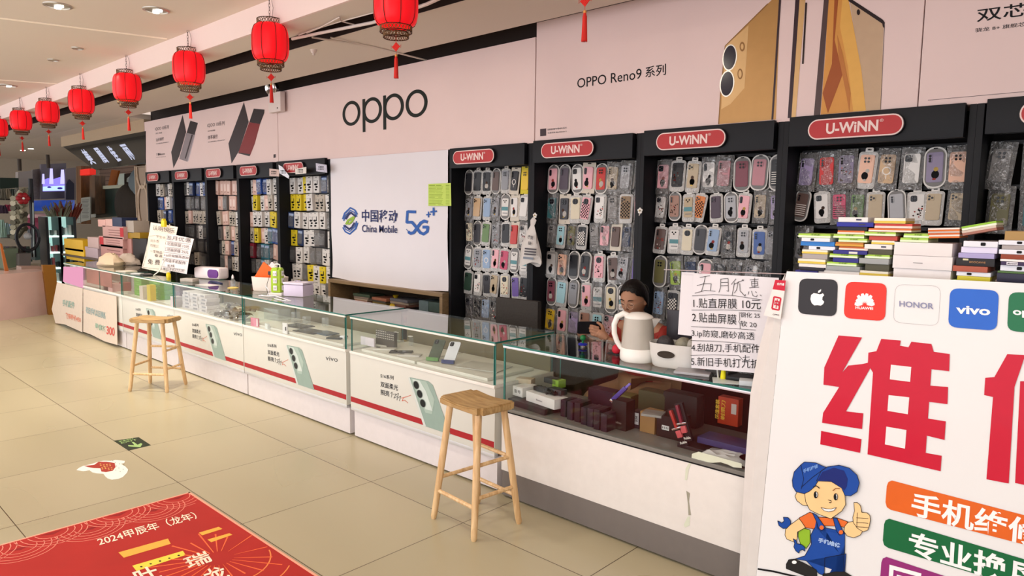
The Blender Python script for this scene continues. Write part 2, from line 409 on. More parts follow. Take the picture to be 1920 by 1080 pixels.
    a.poly(f([(945,322),(1060,310),(1110,275),(1200,275),(1290,290),(1300,335),(1270,375),(1190,392),(1140,385),(1130,350),(1050,345),(990,335)])[::-1], mat('#a03024', .6), 2)
    for k in range(16): a.ell(*f([(1130 + (k*53) % 140, 300 + (k*37) % 70)])[0], 1.6, .7, mat('#dcab56', .5), 3)
    for k in range(9): a.ell(*f([(1270 + (k*41) % 130, 265 + (k*59) % 130)])[0], .8, .5, INK, 3)
    tag(b.build('floor_sticker', smooth=False), 'white cloud-shaped sticker with a red blot on the aisle floor', 'sticker')
floor_art()

# ------------------------------------------------------------------ wall banners
YB = 4.2
def banner_board(x0, x1, z0, z1, y=YB):
    b = MB(); b.bb(x0, x1, y, y+.05, z0, z1, BANNER, .004); return b
# banner A : far one
b = banner_board(-11.62, -7.60, 2.165, 2.93); a = Art(b, (0, YB, 0), NY)
dk = mat('#332c2e', .4, name='print_charcoal'); rd = mat('#7e2a2c', .4, name='print_maroon'); gy = mat('#8a8084', .4, name='print_grey'); tx = mat('#3a3236', .5)
z7 = lambda L: [(260 + x/5.047, 190 + y/5.047) for x, y in L]
a.poly(z7([(417,128),(450,290),(385,520),(330,632),(308,480)])[::-1], dk, 1)
a.poly(z7([(490,183),(562,205),(530,318),(455,297)])[::-1], mat('#2b2629', .4), 2)
a.poly(z7([(452,297),(530,318),(462,572),(385,545)])[::-1], gy, 2)
a.poly(z7([(502,315),(515,318),(448,543),(437,540)])[::-1], dk, 3)
a.poly(z7([(530,316),(540,300),(475,560),(462,572)])[::-1], mat('#b9aeb4', .4), 2)
a.poly(z7([(997,5),(1042,195),(950,470),(880,588),(850,400)])[::-1], dk, 1)
a.poly(z7([(1090,70),(1192,78),(1190,110),(1150,215),(1048,198)])[::-1], mat('#2b2629', .4), 2)
a.poly(z7([(1046,198),(1150,215),(1100,400),(1055,515),(945,485)])[::-1], rd, 2)
a.poly(z7([(945,485),(1055,500),(1050,520),(945,492)])[::-1], dk, 3)
for (s, X0, Y0, X1, Y1, h) in (('iQOO 10系列', 158, 282, 285, 262, 38), ('自在 性能', 163, 312, 222, 303, 14), ('玩转操控', 165, 382, 238, 368, 32), ('专业电竞体验 高性能芯片', 165, 408, 287, 390, 10), ('T ■Monster', 166, 515, 250, 505, 22), ('www.iqoo.cn', 166, 535, 258, 528, 9),
                        ('iQOO 10系列', 650, 250, 815, 228, 42), ('自在 性能旗舰', 655, 290, 725, 280, 14), ('效率操控', 655, 362, 748, 350, 38), ('专业电竞体验 高性能芯片', 655, 393, 818, 370, 11)):
    p = z7([(X0, Y0), (X1, Y1), (X0, Y0-h)]); a.text(s, p[0], p[1], p[2], tx, 2, .005)
a.poly(z7([(1277,503),(1298,500),(1298,532),(1277,536)])[::-1], tx, 2)
tag(b.build('phone_banner', smooth=False), 'pinkish wall banner printed with a grey phone and a maroon phone', 'banner')
# banner B : four-letter logo
b = banner_board(-7.59, -3.665, 2.150, 2.955)
LG = mat('#10160f', .5, name='dark_green_print')
def ring(cx, cz, rx, rz_, ix, iz, y, mt, sg=40):
    for i in range(sg):
        t0, t1 = 2*PI*i/sg, 2*PI*(i+1)/sg
        P = lambda t, u, v: (cx + u*math.cos(t), y, cz + v*math.sin(t))
        b.poly([P(t0, ix, iz), P(t0, rx, rz_), P(t1, rx, rz_), P(t1, ix, iz)], mt)
yb = YB - .0015
A0 = onY(642, 211, YB); A1 = onY(801.8, 193, YB)
zt = onY(781, 168, YB).z; zb = onY(781, 220, YB).z; zc = (zt+zb)/2; hh = (zt-zb)/2
X0, X1 = A0.x, A1.x; Wd = X1 - X0
cs = [onY(658.9, 211, YB).x, onY(698, 206, YB).x, onY(738, 200, YB).x, onY(781, 194, YB).x]
rx = (onY(675.8, 211, YB).x - X0)/2
for c in cs: ring(c, zc, rx, hh, rx*.70, hh*.74, yb, LG)
for c in cs[1:3]:
    b.poly([(c-rx*1.02, yb-.0004, zc-hh*1.62), (c-rx*.72, yb-.0004, zc-hh*1.62), (c-rx*.72, yb-.0004, zc+hh*.97), (c-rx*1.02, yb-.0004, zc+hh*.97)], LG)
tag(b.build('logo_banner', smooth=False), 'long pale pink wall banner with one large dark four-letter logo', 'banner')
# banner C
b = banner_board(-3.655, -1.0, 2.160, 3.06); a = Art(b, (0, YB, 0), NY)
z3 = lambda L: [(960 + x/4, y/4) for x, y in L]
def tt(s, pts, mt, bold=0., l=2, f=z3):
    p = f(pts); a.text(s, p[0], p[1], p[2], mt, l, bold)
tt('OPPO Reno9', [(490, 662), (972, 590), (490, 590)], INK, .004); tt('系列', [(1000, 585), (1156, 562), (1000, 502)], INK, .01)
a.poly(z3([(212, 968), (257, 963), (257, 1018), (212, 1022)])[::-1], mat('#43353a', .5), 2)
tt('自研影像专用NPU芯片', [(268, 980), (412, 965), (268, 966)], tx, .01); tt('马里亚纳 MariSilicon X', [(268, 1004), (412, 990), (268, 992)], tx, .01)
GOLD = mat('#b58a54', .28, .15, name='print_gold'); GOLD2 = mat('#cfa873', .3, .1); GOLD3 = mat('#8f6638', .3)
z4 = lambda L: [(1440 + x/4, y/4) for x, y in L]
# gold phone back : left outline, extends above the frame
ph = z3([(1550, 932), (1565, 700), (1600, 345), (1920, 28)]) + [(1455, -8), (1463, 0), (1455, 224)]
a.poly(ph[::-1], GOLD, 1)
a.poly((z3([(1570, 820), (1600, 345), (1775, 190), (1745, 660), (1640, 780)]))[::-1], GOLD2, 2)
a.line(z3([(1550, 932), (1565, 700), (1600, 345), (1920, 28)]), 1.6, GOLD3, 3)
for (cx, cy, rx_, ry_) in ((1634, 432, 50, 96), (1614, 628, 50, 96)):
    q = z3([(cx, cy)])[0]
    a.ell(q[0], q[1], rx_/4+1, ry_/4+1, mat('#d9d4cc', .25, .4), 3, .12); a.ell(q[0], q[1], rx_/4-1, ry_/4-1.2, mat('#2a2733', .15), 4, .12)
q = z3([(1728, 350)])[0]; a.ell(q[0], q[1], 5, 9, GOLD3, 3); a.ell(q[0], q[1], 2.6, 5.5, GOLD2, 4)
q = z3([(1712, 555)])[0]; a.ell(q[0], q[1], 5, 10, GOLD3, 3); a.ell(q[0], q[1], 3, 7, GOLD2, 4)
DKB = mat('#3a2a30', .35)
a.poly([(1461, -3), (1465, -3), (1450, 224.5), (1446.5, 224.8)][::-1], DKB, 3)
a.poly([(1492, -8), (1500, -8), (1484, 221), (1477, 221.6)][::-1], DKB, 2)
a.poly([(1500, -8), (1511, -8), (1492, 220.5), (1484, 221)][::-1], GOLD2, 2)
a.line(z4([(288, 20), (262, 480)]), 3.2, mat('#2b1f1f', .3), 3)
a.poly([(1546, -12), (1555, -12), (1538, 216), (1526, 217)][::-1], mat('#51403f', .35), 2)
# silk print
SILK = [mat('#cf9148', .4, name='silk_amber'), mat('#9c5228', .4), mat('#dba755', .4), mat('#b6733a', .4)]
a.poly(z4([(455, -30), (600, -30), (700, 520), (735, 830), (395, 860), (430, 400)])[::-1], SILK[0], 1)
a.poly(z4([(500, -30), (530, -30), (500, 300), (560, 560), (450, 850), (410, 700), (480, 480)])[::-1], SILK[1], 2)
a.poly(z4([(560, -30), (600, -30), (700, 520), (735, 830), (640, 835), (600, 500), (540, 200)])[::-1], SILK[2], 2)
a.poly(z4([(520, 260), (560, 400), (620, 700), (610, 840), (590, 720), (530, 420)])[::-1], SILK[3], 3)
a.poly(z4([(612, 0), (875, 165), (868, 195), (845, 822), (735, 832), (700, 520), (640, 180)])[::-1], mat('#bda083', .35), 1)
a.poly(z4([(612, -4), (630, -4), (862, 148), (877, 170), (872, 212), (862, 200), (858, 178), (600, 6)])[::-1], mat('#2a2022', .3), 3)
a.line(z4([(875, 190), (845, 822)]), .8, DKB, 3)
q = z4([(679, 92)])[0]; a.ell(q[0], q[1], 3, 5.5, mat('#2a2022', .3), 4)
tag(b.build('phone_banner', smooth=False), 'wall banner with gold phone prints and a long product name over the black shelves', 'banner')
# banner D (joins C; printed text at the far edge)
b = banner_board(-.995, 1.2, 2.172, 3.06); a = Art(b, (0, YB, 0), NY)
tt('双芯人像', [(1565, 168), (2400, 60), (1565, 68)], INK, .01, 2, z4); tt('骁龙 8+ 旗舰芯片｜马里亚纳', [(1555, 245), (2300, 150), (1555, 212)], INK, .005, 2, z4)
a.line(z4([(1200, 752), (2100, 672)]), .9, mat('#57484a', .5), 2)
tag(b.build('phone_banner', smooth=False), 'plain wall banner with two large dark characters beside the silk print', 'banner')

# poster with network logo
def poster():
    b = MB(); x0, x1 = -6.50, -4.655; z0, z1 = .90, 2.15; nx, nz = 40, 34; vs = []; fs = []
    PM = mat('#dfdadf', .7, name='white_cloth', vary=.015, scale=3)
    for j in range(nz+1):
        for i in range(nx+1):
            u, v = i/nx, j/nz
            sag = .0
            y = YB + .012*math.sin(9*v + 3*math.sin(u*3.0)*(1-v)*2)*max(0, 1-v*1.9)**.8 - .006*math.sin(40*(1-v)+u*4)*max(0, v-.93)*8
            z = z0 + (z1-z0)*v + (1-v)**3*.03*math.sin(u*PI)*-1
            vs.append((x0 + (x1-x0)*u, y - .012, z))
    for j in range(nz):
        for i in range(nx): k = j*(nx+1)+i; fs.append((k, k+1, k+nx+2, k+nx+1))
    b.add(vs, fs, PM)
    a = Art(b, (0, YB-.014, 0), NY, .0012)
    BL = mat('#2c5ba8', .5, name='print_blue'); NB = mat('#232c60', .5); GR = mat('#8fb03c', .5)
    zz = lambda L: [(600 + x/4.571, 260 + y/4.571) for x, y in L]
    # logo of bands
    def band(pts, w, mt, l=3):
        a.line(zz(pts), w, mt, l)
        for q in zz(pts)[1:-1]: a.ell(q[0], q[1], w/2, w/2, mt, l, 0, 12)
    cxp, cyp = 260, 705
    for s_ in (1, -1):
        f = lambda L: [(cxp + s_*(x-cxp), cyp + s_*(y-cyp)) for x, y in L]
        band(f([(196, 690), (212, 640), (262, 592), (300, 612), (322, 650)]), 2.6, BL)
        band(f([(205, 705), (222, 655), (262, 615), (296, 632), (318, 668)]), 1.8, BL)
        band(f([(222, 690), (245, 650), (268, 634), (310, 668)]), 3.4, NB)
    band([(226, 735), (244, 700), (262, 690), (290, 672)], 4., GR, 4); band([(244, 735), (262, 722), (280, 705), (296, 668)], 3.4, GR, 4)
    p = zz([(360, 712), (665, 722), (360, 607)]); a.text('中国移动', *p, NB, 3, .012)
    p = zz([(362, 800), (664, 810), (362, 738)]); a.text('China Mobile', *p, NB, 3, .008)
    # 5G infinity mark
    band([(825, 628), (752, 625)], 5.2, BL); band([(752, 618), (744, 722)], 4.6, BL)
    band([(742, 716), (790, 716), (815, 745), (860, 805), (890, 818), (922, 795), (926, 758), (880, 758)], 5.4, BL, 3)
    band([(925, 715), (895, 705), (865, 722), (805, 805), (780, 812), (758, 798)], 5.4, BL, 4)
    band([(758, 798), (742, 775)], 1.2, BL, 3)
    for (cx, cy, r, w) in ((932, 650, 20, 2.4), (976, 625, 28, 3.4)):
        band([(cx-r, cy+3), (cx+r, cy-3)], w, BL, 3); band([(cx, cy-r*1.25), (cx, cy+r*1.25)], w, BL, 4)
    tag(b.build('cloth_poster'), 'white cloth poster with a blue network logo between the shelf runs', 'poster')
    # green paper note
    b = MB(); GP = mat('#c3d96a', .7, name='lime_paper')
    c = [onY(x, y, YB-.03) for x, y in ((803, 345), (845, 343), (846, 386), (803, 386))]
    b.prism(c[::-1], (0, .002, 0), GP); a = Art(b, (0, YB-.03, 0), NY, .0008)
    gt = mat('#7d9a2c', .7)
    for k in range(14):
        y = 347.5 + k*2.8; a.line([(804.5, y+.3), (816 + (k*5) % 8, y)], .7 if k else 1.6, gt); a.line([(818+(k*3) % 5, y), (828+(k*7) % 4, y)], .7 if k else 1.6, gt); a.line([(836, y), (843, y-.1)], .7 if k else 1.6, gt)
    tag(b.build('paper_note', smooth=False), 'lime green printed paper note taped to the white cloth poster', 'note')
poster()
# emergency light
def emergency():
    p = onY(520, 193, YB-.04); o = empty('emergency_light', p, 'white emergency light with two lamp heads at the joint of two banners', 'light')
    b = MB(); b.box((0.02, -.02, 0), (.27, .06, .22), mat('#d9cac6', .5), .01); lpart(b, 'housing', o)
    b = MB(); b.box((.09, -.052, -.07), (.012, .004, .014), INK); lpart(b, 'indicator', o)
    for s_ in (-.1, .03):
        b = MB(); M = Matrix.Translation((s_, -.03, .165)) @ Matrix.Rotation(PI/2+.2, 4, 'X')
        b.lathe([(.02, -.03), (.045, -.01), (.058, .03), (.052, .034), (.001, .02)], CHROME, 20, M); b.cyl((s_, -.02, .10), (s_, -.03, .13), .012, WHITE); lpart(b, 'lamp_head', o)
emergency()

# ------------------------------------------------------------------ shelf cabinets
RED = mat('#b23234', .35, name='plaque_red'); PINKW = mat('#e8cfc9', .4, name='plaque_white')
def cabinet(x0, x1, zt, label, plaque=(0, 0), pw=.36, zb=.0, y0=4.2):
    o = empty('display_cabinet', ((x0+x1)/2, y0, 0), label, 'display cabinet', 'black wall cabinets behind the counter')
    X = (x1-x0)/2; D = 4.54 - y0
    b = MB(); b.bb(-X, X, D-.03, D, zb, zt, BACKM); lpart(b, 'back_panel', o)
    for s_ in (-1, 1):
        b = MB(); b.box((s_*(X-.016), D/2, (zb+zt)/2), (.032, D-.001, zt-zb), CABM, .003); lpart(b, 'side_panel', o)
    b = MB(); b.box((0, -.008, zt-.085), (2*X-.09, .05, .17), CABM, .004); lpart(b, 'header_panel', o)
    cx = plaque[0]; w = pw; h = .12
    M = Matrix.Translation((cx, -.034, zt-.085)) 
    b = MB(); b.rrprism(w, h, h/2-.001, .022, mat('#241f22', .4), M, 6); b.rrprism(w-.008, h-.008, h/2-.006, .0245, PINKW, M, 6); b.rrprism(w-.022, h-.022, h/2-.013, .0262, RED, M, 6)
    b.text('U-WiNN', (cx-w*.29, -.0615, zt-.115), (cx+w*.25, -.0615, zt-.115), (cx-w*.29, -.0615, zt-.055), PINKW, .03)
    b.text('®', (cx+w*.26, -.0615, zt-.068), (cx+w*.30, -.0615, zt-.068), (cx+w*.26, -.0615, zt-.052), PINKW)
    lpart(b, 'sign_plaque', o)
    return o
NEAR = [(-4.655, -3.69), (-3.69, -2.69), (-2.69, -1.70), (-1.70, -.73), (-.73, .25)]
NLAB = ['black cabinet of phone cases beside the white cloth poster', 'black cabinet of phone cases under the joint of the two long banners', 'black cabinet of phone cases behind the seated woman and price sheet', 'black cabinet of phone cases behind the box piles', 'black cabinet at the frame edge, only its first column of cases showing']
for i, (a_, b_) in enumerate(NEAR): cabinet(a_, b_, 2.155 + .008*i, NLAB[i], (-.12+.015*i, 0), .50)
FAR = [(-7.63, -6.53), (-8.62, -7.63), (-9.54, -8.62), (-10.63, -9.54), (-11.62, -10.63)]
FLAB = ['black cabinet of accessory cards touching the white cloth poster', 'black cabinet of accessory cards, second away from the cloth poster', 'narrow black cabinet of pale boxed accessories in mid row', 'black cabinet of accessory cards, second from the lattice screen', 'black cabinet of accessory cards next to the lattice screen']
for i, (a_, b_) in enumerate(FAR): cabinet(a_, b_, 2.165, FLAB[i], (-.1 if i else -.1, 0), .44)

# ------------------------------------------------------------------ phone cases in packs
COLS = dict(black='#26262a', charcoal='#3c3b40', grey='#8d8d92', gold='#c9a883', ltblue='#8fa6c4', white='#dedad6', navy='#2b3550', cream='#d8cdb4', green='#64824f', red='#c03a36', pink='#e3a8b0', tan='#c4a173',
            silver='#a9a9ad', yellow='#e2bc2c', teal='#37666a', plum='#4a3a48', olive='#6b6640', brown='#5f4a44', peach='#e6b79e', purple='#6e5a9e', lavender='#a595bd', maroon='#7e4450', rose='#b98088', beige='#b9a78c',
            orange='#cf7a3c', blue='#4561a0', aqua='#9cc4cc', dkgreen='#2f4538', lime='#93ad38', gingham='#8b7256', floral='#a07a6a', clear='#8b8785', hotpink='#c24b6a', scarlet='#cf2a28', multi='#8a7f99')
CW = dict(black='black', charcoal='charcoal', grey='grey', gold='gold', ltblue='light blue', white='white', navy='navy', cream='cream', green='green', red='red', pink='pink', tan='tan', silver='silver', yellow='yellow', teal='dark teal', plum='plum', olive='olive', brown='brown', peach='peach', purple='purple', lavender='lavender', maroon='maroon', rose='dusty rose', beige='beige', orange='orange', blue='blue', aqua='pale aqua', dkgreen='dark green', lime='lime', gingham='tan', floral='reddish', clear='clear grey', hotpink='hot pink', scarlet='bright red', multi='mauve')
PW = dict(p='plain', k='checked', d='spotted', f='printed', s='striped', m='ring-marked', n='smiling-face', t='label-card')
TRAY = mat('#d9d5d0', .4, name='white_tray'); CARD = mat('#d6d0c8', .6, name='backing_card')
def steady(k):
    v = 7
    for ch in str(k): v = (v*131 + ord(ch)) % 1000003
    return v
_packs = {}
def pack_proto(style, colr, pat):
    k = (style, colr, pat)
    if k in _packs: return _packs[k]
    W, H = .102, .210
    b = MB(); cm = mat(COLS[colr], .35, name='case_' + colr)
    # hanging point is the origin; local x right, z up, front = -y
    Mt = Matrix.Translation((0, 0, -H/2 - .004))
    hook = mat('#1a1a1a', .5)
    if style == 'a':
        b.rrprism(W, H, .045, .008, TRAY, Mt, 6)
        b.rrprism(W-.014, H-.018, .038, .012, mat('#6f6c6a', .3, coat=.4), Mt, 5)
        b.rrprism(.02, .006, .0028, .0125, hook, Matrix.Translation((0, 0, -.012)), 3)
    elif style == 'h':
        b.rrprism(.042, .03, .008, .004, TRAY, Matrix.Translation((0, 0, -.008)), 4); b.rrprism(.022, .006, .0028, .0046, hook, Matrix.Translation((0, 0, -.005)), 3)
        b.rrprism(W, H-.012, .018, .006, mat('#c4c0bb', .35, name='tray_grey'), Matrix.Translation((0, 0, -H/2-.01)), 4)
        b.rrprism(W-.008, H-.02, .016, .013, BLISTER, Matrix.Translation((0, 0, -H/2-.01)), 4)
    elif style == 'b':
        b.rrprism(W+.006, H+.01, .003, .003, mat('#4a4745', .3, coat=.5, name='bag_back'), Mt, 2)
        b.rrprism(.03, .008, .003, .0035, hook, Matrix.Translation((0, 0, -.004)), 3)
        n = 5; vs = []; fs = []; rnd = random.Random(steady(k) & 255)
        for j in range(9):
            for i in range(n): vs.append(((i/(n-1)-.5)*(W+.008), -.017 + rnd.uniform(-.005, .005) if 0 < i < n-1 else -.004, .002 - (H+.012)*j/8))
        for j in range(8):
            for i in range(n-1): q = j*n+i; fs.append((q, q+n, q+n+1, q+1))
        b.add(vs, fs, BAG)
    else:
        b.rrprism(W+.004, H+.004, .004, .004, mat('#cfc6b8' if colr != 'yellow' else '#d3c23e', .6), Mt, 2)
        b.rrprism(.03, .008, .003, .0046, hook, Matrix.Translation((0, 0, -.008)), 3)
    if pat == 't':   # printed insert card with a band
        b2 = MB(); b2.rrprism(.068, .14, .01, .0145, mat(COLS[colr], .6), Matrix.Translation((0, 0, -.112)), 3)
        b2.box((0, -.0152, -.125), (.066, .0008, .03), mat('#5f8f96', .5)); b2.box((.004, -.0152, -.16), (.05, .0008, .006), mat('#777', .5) if False else mat('#77777a', .5))
        for q in range(3): b2.lathe([(.0001, 0), (.006, 0)], INK, 10, Matrix.Translation((-.015+.012*q, -.0153, -.06-.012*(q % 2))) @ Matrix.Rotation(PI/2, 4, 'X'))
    else:
        cw, chh = .074, .152; M2 = Matrix.Translation((0, -.003, -.108))
        b2 = MB(); b2.rrprism(cw, chh, .012, .0115, cm, M2, 5)
        b2.rrprism(cw-.006, chh-.006, .010, .0122, mat(COLS[colr], .3, coat=.3), M2, 4)
        rnd = random.Random((steady(k) >> 3) & 1023); yy = -.0158
        inks = [mat('#e9e2da', .5), INK, mat('#b5463f', .5), mat('#5b4136', .5), mat('#e3c36a', .5)]
        dark = colr in ('black', 'charcoal', 'navy', 'plum', 'brown', 'teal', 'maroon', 'red', 'scarlet', 'blue', 'dkgreen', 'purple')
        ik = inks[0] if dark else inks[1]
        def disk(x, z, r, mt, l=0, sc=1.): b2.lathe([(.0001, 0), (r, 0)], mt, 12, Matrix.Translation((x, yy-.0003*l, z)) @ Matrix.Rotation(PI/2, 4, 'X') @ Matrix.Diagonal((1, sc, 1, 1)))
        if pat == 'k':
            for i in range(6):
                for j in range(10):
                    if (i+j) % 2: b2.box((-.0275+.011*i, yy, -.170+.011*j), (.0105, .0006, .0105), ik)
        elif pat == 'd':
            for i in range(14): disk(rnd.uniform(-.028, .028), rnd.uniform(-.175, -.095), rnd.uniform(.003, .006), rnd.choice([ik, inks[2], inks[3]]))
        elif pat == 'f':
            disk(rnd.uniform(-.008, .008), -.145, .018, ik, 0, 1.2); disk(rnd.uniform(-.01, .01), -.118, .011, rnd.choice(inks), 1); disk(.0, -.168, .009, rnd.choice(inks), 1, .6)
        elif pat == 's':
            for i in range(6): b2.box((0, yy, -.17+.013*i), (.068, .0006, .004), ik)
        elif pat == 'm':
            for i in range(20):
                t = 2*PI*i/20; b2.box((.019*math.cos(t), yy, -.118+.019*math.sin(t)), (.006, .0006, .006), inks[0])
            b2.box((0, yy, -.15), (.004, .0006, .02), inks[0])
        elif pat == 'n':
            disk(0, -.125, .016, inks[0]); disk(-.005, -.121, .002, INK, 1); disk(.005, -.121, .002, INK, 1); b2.box((0, yy-.0004, -.131), (.012, .0005, .002), INK)
    mesh1 = b.build('phone_case_pack'); me1 = mesh1.data; bpy.data.objects.remove(mesh1)
    o2 = b2.build('phone_case' if pat != 't' else 'insert_card'); me2 = o2.data; bpy.data.objects.remove(o2)
    me3 = None
    if pat != 't':
        b3 = MB(); v = (steady(k) >> 2) % 3
        lens = mat('#17171c', .15, coat=.6); isl = mat('#2c2c31', .3) if colr in ('black', 'charcoal', 'white', 'pink', 'cream', 'teal') else mat(COLS[colr], .25)
        if v == 0:
            b3.rrprism(.034, .036, .009, .003, isl, Matrix.Translation((-.016, -.0148, -.056)), 4)
            pts = [(-.024, -.048), (-.024, -.064), (-.009, -.056)]
        elif v == 1:
            b3.rrprism(.020, .046, .0095, .003, isl, Matrix.Translation((-.022, -.0148, -.062)), 4); pts = [(-.022, -.050), (-.022, -.064), (-.022, -.076)]
        else:
            b3.rrprism(.044, .040, .018, .003, isl, Matrix.Translation((0, -.0148, -.060)), 6); pts = [(-.009, -.052), (.009, -.052), (-.009, -.069), (.009, -.069)]
        for x, z in pts: b3.lathe([(.0001, -.0035), (.0058, -.0035), (.0068, 0)], lens, 10, Matrix.Translation((x, -.0175, z)) @ Matrix.Rotation(PI/2, 4, 'X') @ Matrix.Diagonal((1, 1, -1, 1)))
        o3 = b3.build('camera_bump'); me3 = o3.data; bpy.data.objects.remove(o3)
    _packs[k] = (me1, me2, me3)
    return _packs[k]
ORD = ['first', 'second', 'third', 'fourth', 'fifth', 'sixth', 'seventh', 'eighth', 'ninth', 'tenth', 'eleventh', 'twelfth']
ROWN = ['top row', 'second row', 'third row', 'fourth row', 'fifth row', 'sixth row', 'seventh row']
CABN = ['cabinet beside cloth poster', 'cabinet under banner joint', 'cabinet behind the woman', 'cabinet behind box piles', 'cabinet at picture edge']
GRN = ['beside the cloth poster', 'under the banner joint', 'behind the seated woman', 'behind the box piles', 'at the picture edge']
def place_pack(x, z, style, colr, pat, label, group, tilt, sc=1., y=4.375):
    m1, m2, m3 = pack_proto(style, colr, pat)
    o = bpy.data.objects.new('phone_case_pack', m1); COL.objects.link(o)
    o.location = (x, y, z); o.rotation_euler = (random.uniform(-.08, -.01), tilt, random.uniform(-.12, .12)); o.scale = (sc, sc, sc)
    c = bpy.data.objects.new('insert_card' if pat == 't' else 'phone_case', m2); COL.objects.link(c); c.parent = o
    if m3:
        d = bpy.data.objects.new('camera_bump', m3); COL.objects.link(d); d.parent = c
    tag(o, label, 'phone case', group)
CASES = [
 ["a:black:p h:black:p h:black:f a:brown:p h:grey:p c:charcoal:m c:yellow:p c:yellow:p", "b:grey:f h:gold:p h:ltblue:p b:grey:f a:white:t c:white:f h:white:p h:navy:p", "b:cream:d a:charcoal:p h:green:p b:grey:d h:black:p c:red:p b:white:d c:yellow:p",
  "a:white:t h:grey:d h:ltblue:m h:pink:f h:hotpink:f a:white:t h:white:t", "h:dkgreen:p h:white:d h:charcoal:p h:beige:f h:cream:d h:purple:p h:black:d a:white:t", "b:charcoal:p b:black:p b:ltblue:p b:black:d c:dkgreen:p c:teal:p c:aqua:f"],
 ["a:pink:f a:plum:p a:white:f c:pink:f a:red:f b:beige:f b:silver:p b:tan:f", "b:teal:p c:charcoal:f h:cream:p h:pink:k h:white:d b:clear:p h:gingham:k b:pink:f", "b:clear:p h:aqua:f b:olive:f h:black:k b:clear:s b:pink:n c:brown:p b:navy:p b:gold:f",
  "h:white:f b:peach:f a:black:p a:black:f h:pink:d h:brown:f b:silver:f b:purple:n", "a:maroon:f h:aqua:p a:grey:p h:pink:f b:white:t a:cream:f a:white:t", "b:yellow:f h:pink:f b:lavender:p h:floral:d h:aqua:p b:pink:d b:clear:f"],
 ["b:pink:f h:black:d h:beige:f b:white:f b:rose:p a:maroon:p a:rose:p a:black:s", "b:white:d a:floral:d h:beige:t h:orange:k h:plum:p a:silver:f h:pink:f b:beige:f b:lavender:f", "h:brown:d h:white:t h:cream:p a:charcoal:p h:ltblue:f b:black:f h:silver:f h:blue:f b:grey:p",
  "a:olive:p b:lime:f b:navy:f a:pink:p b:black:d b:charcoal:f b:grey:p b:black:p", "b:ltblue:d h:black:k h:black:p", "b:charcoal:p b:black:p"],
 ["b:lavender:p b:scarlet:p b:multi:d h:peach:f b:gold:m b:white:p a:multi:f b:peach:p", "a:brown:s h:white:f b:hotpink:s b:green:f h:beige:p a:silver:p h:white:d h:beige:p b:beige:p", "b:grey:f", "b:brown:f"],
 ["b:clear:p b:aqua:s", "b:olive:p b:teal:p", "", ""]]
ROWZ = [1.99, 1.765, 1.54, 1.318, 1.095, .872]
for ci, rows in enumerate(CASES):
    x0, x1 = NEAR[ci][0] + .036, NEAR[ci][1] - .036
    for ri, row in enumerate(rows):
        items = row.split(); n = len(items)
        if not n: continue
        if n <= 3 and ci != 4: pitch = .113
        elif ci == 4: pitch = .14
        else: pitch = (x1 - x0) / max(n, 8)
        b = MB(); xr0, xr1 = NEAR[ci][0]+.05, NEAR[ci][1]-.05
        for i, it in enumerate(items):
            st, cl, pt = it.split(':')
            x = x0 + pitch*(i+.5) + random.uniform(-.006, .006); z = ROWZ[ri] + random.uniform(-.006, .006)
            place_pack(x, z, st, cl, pt, f"{PW[pt]} {CW[cl]} phone case pack, {ORD[i]} hanging in {ROWN[ri]}, {CABN[ci]}", f"phone case packs in the cabinet {GRN[ci]}", random.gauss(0, .045) + (.04 if i % 3 == 0 else 0), min(1.10, pitch/.106))
            if (i + ri) % 3 == 0 and ci < 4 and i < n-1 and ri < 5:
                place_pack(x + .014, z - .003, ['h', 'b', 'a'][(i+ri+ci) % 3], ['grey', 'white', 'charcoal', 'cream', 'pink', 'silver'][(i*2+ri+ci) % 6], 'p', f"plain pack hanging just behind the {ORD[i]} one of {ROWN[ri]}, {CABN[ci]}", f"phone case packs in the cabinet {GRN[ci]}", random.gauss(0, .03), min(1.1, pitch/.106), 4.415)
# hanging rails with hooks, one per row
cabs = [o for o in list(COL.objects) if o.type == 'EMPTY' and o.name.startswith('display_cabinet')]
for ci, o in enumerate(cabs[:5]):
    X = (NEAR[ci][1]-NEAR[ci][0])/2
    for z in ROWZ:
        b = MB(); b.bb(-X+.045, X-.045, .20, .21, z-.008, z+.012, BLACKM)
        for k in range(8):
            x = -X + .06 + (2*X-.12)*(k+.5)/8; b.cyl((x, .21, z+.002), (x, .155, z-.001), .0022, BLACKM, seg=5)
        lpart(b, 'hook_rail', o)

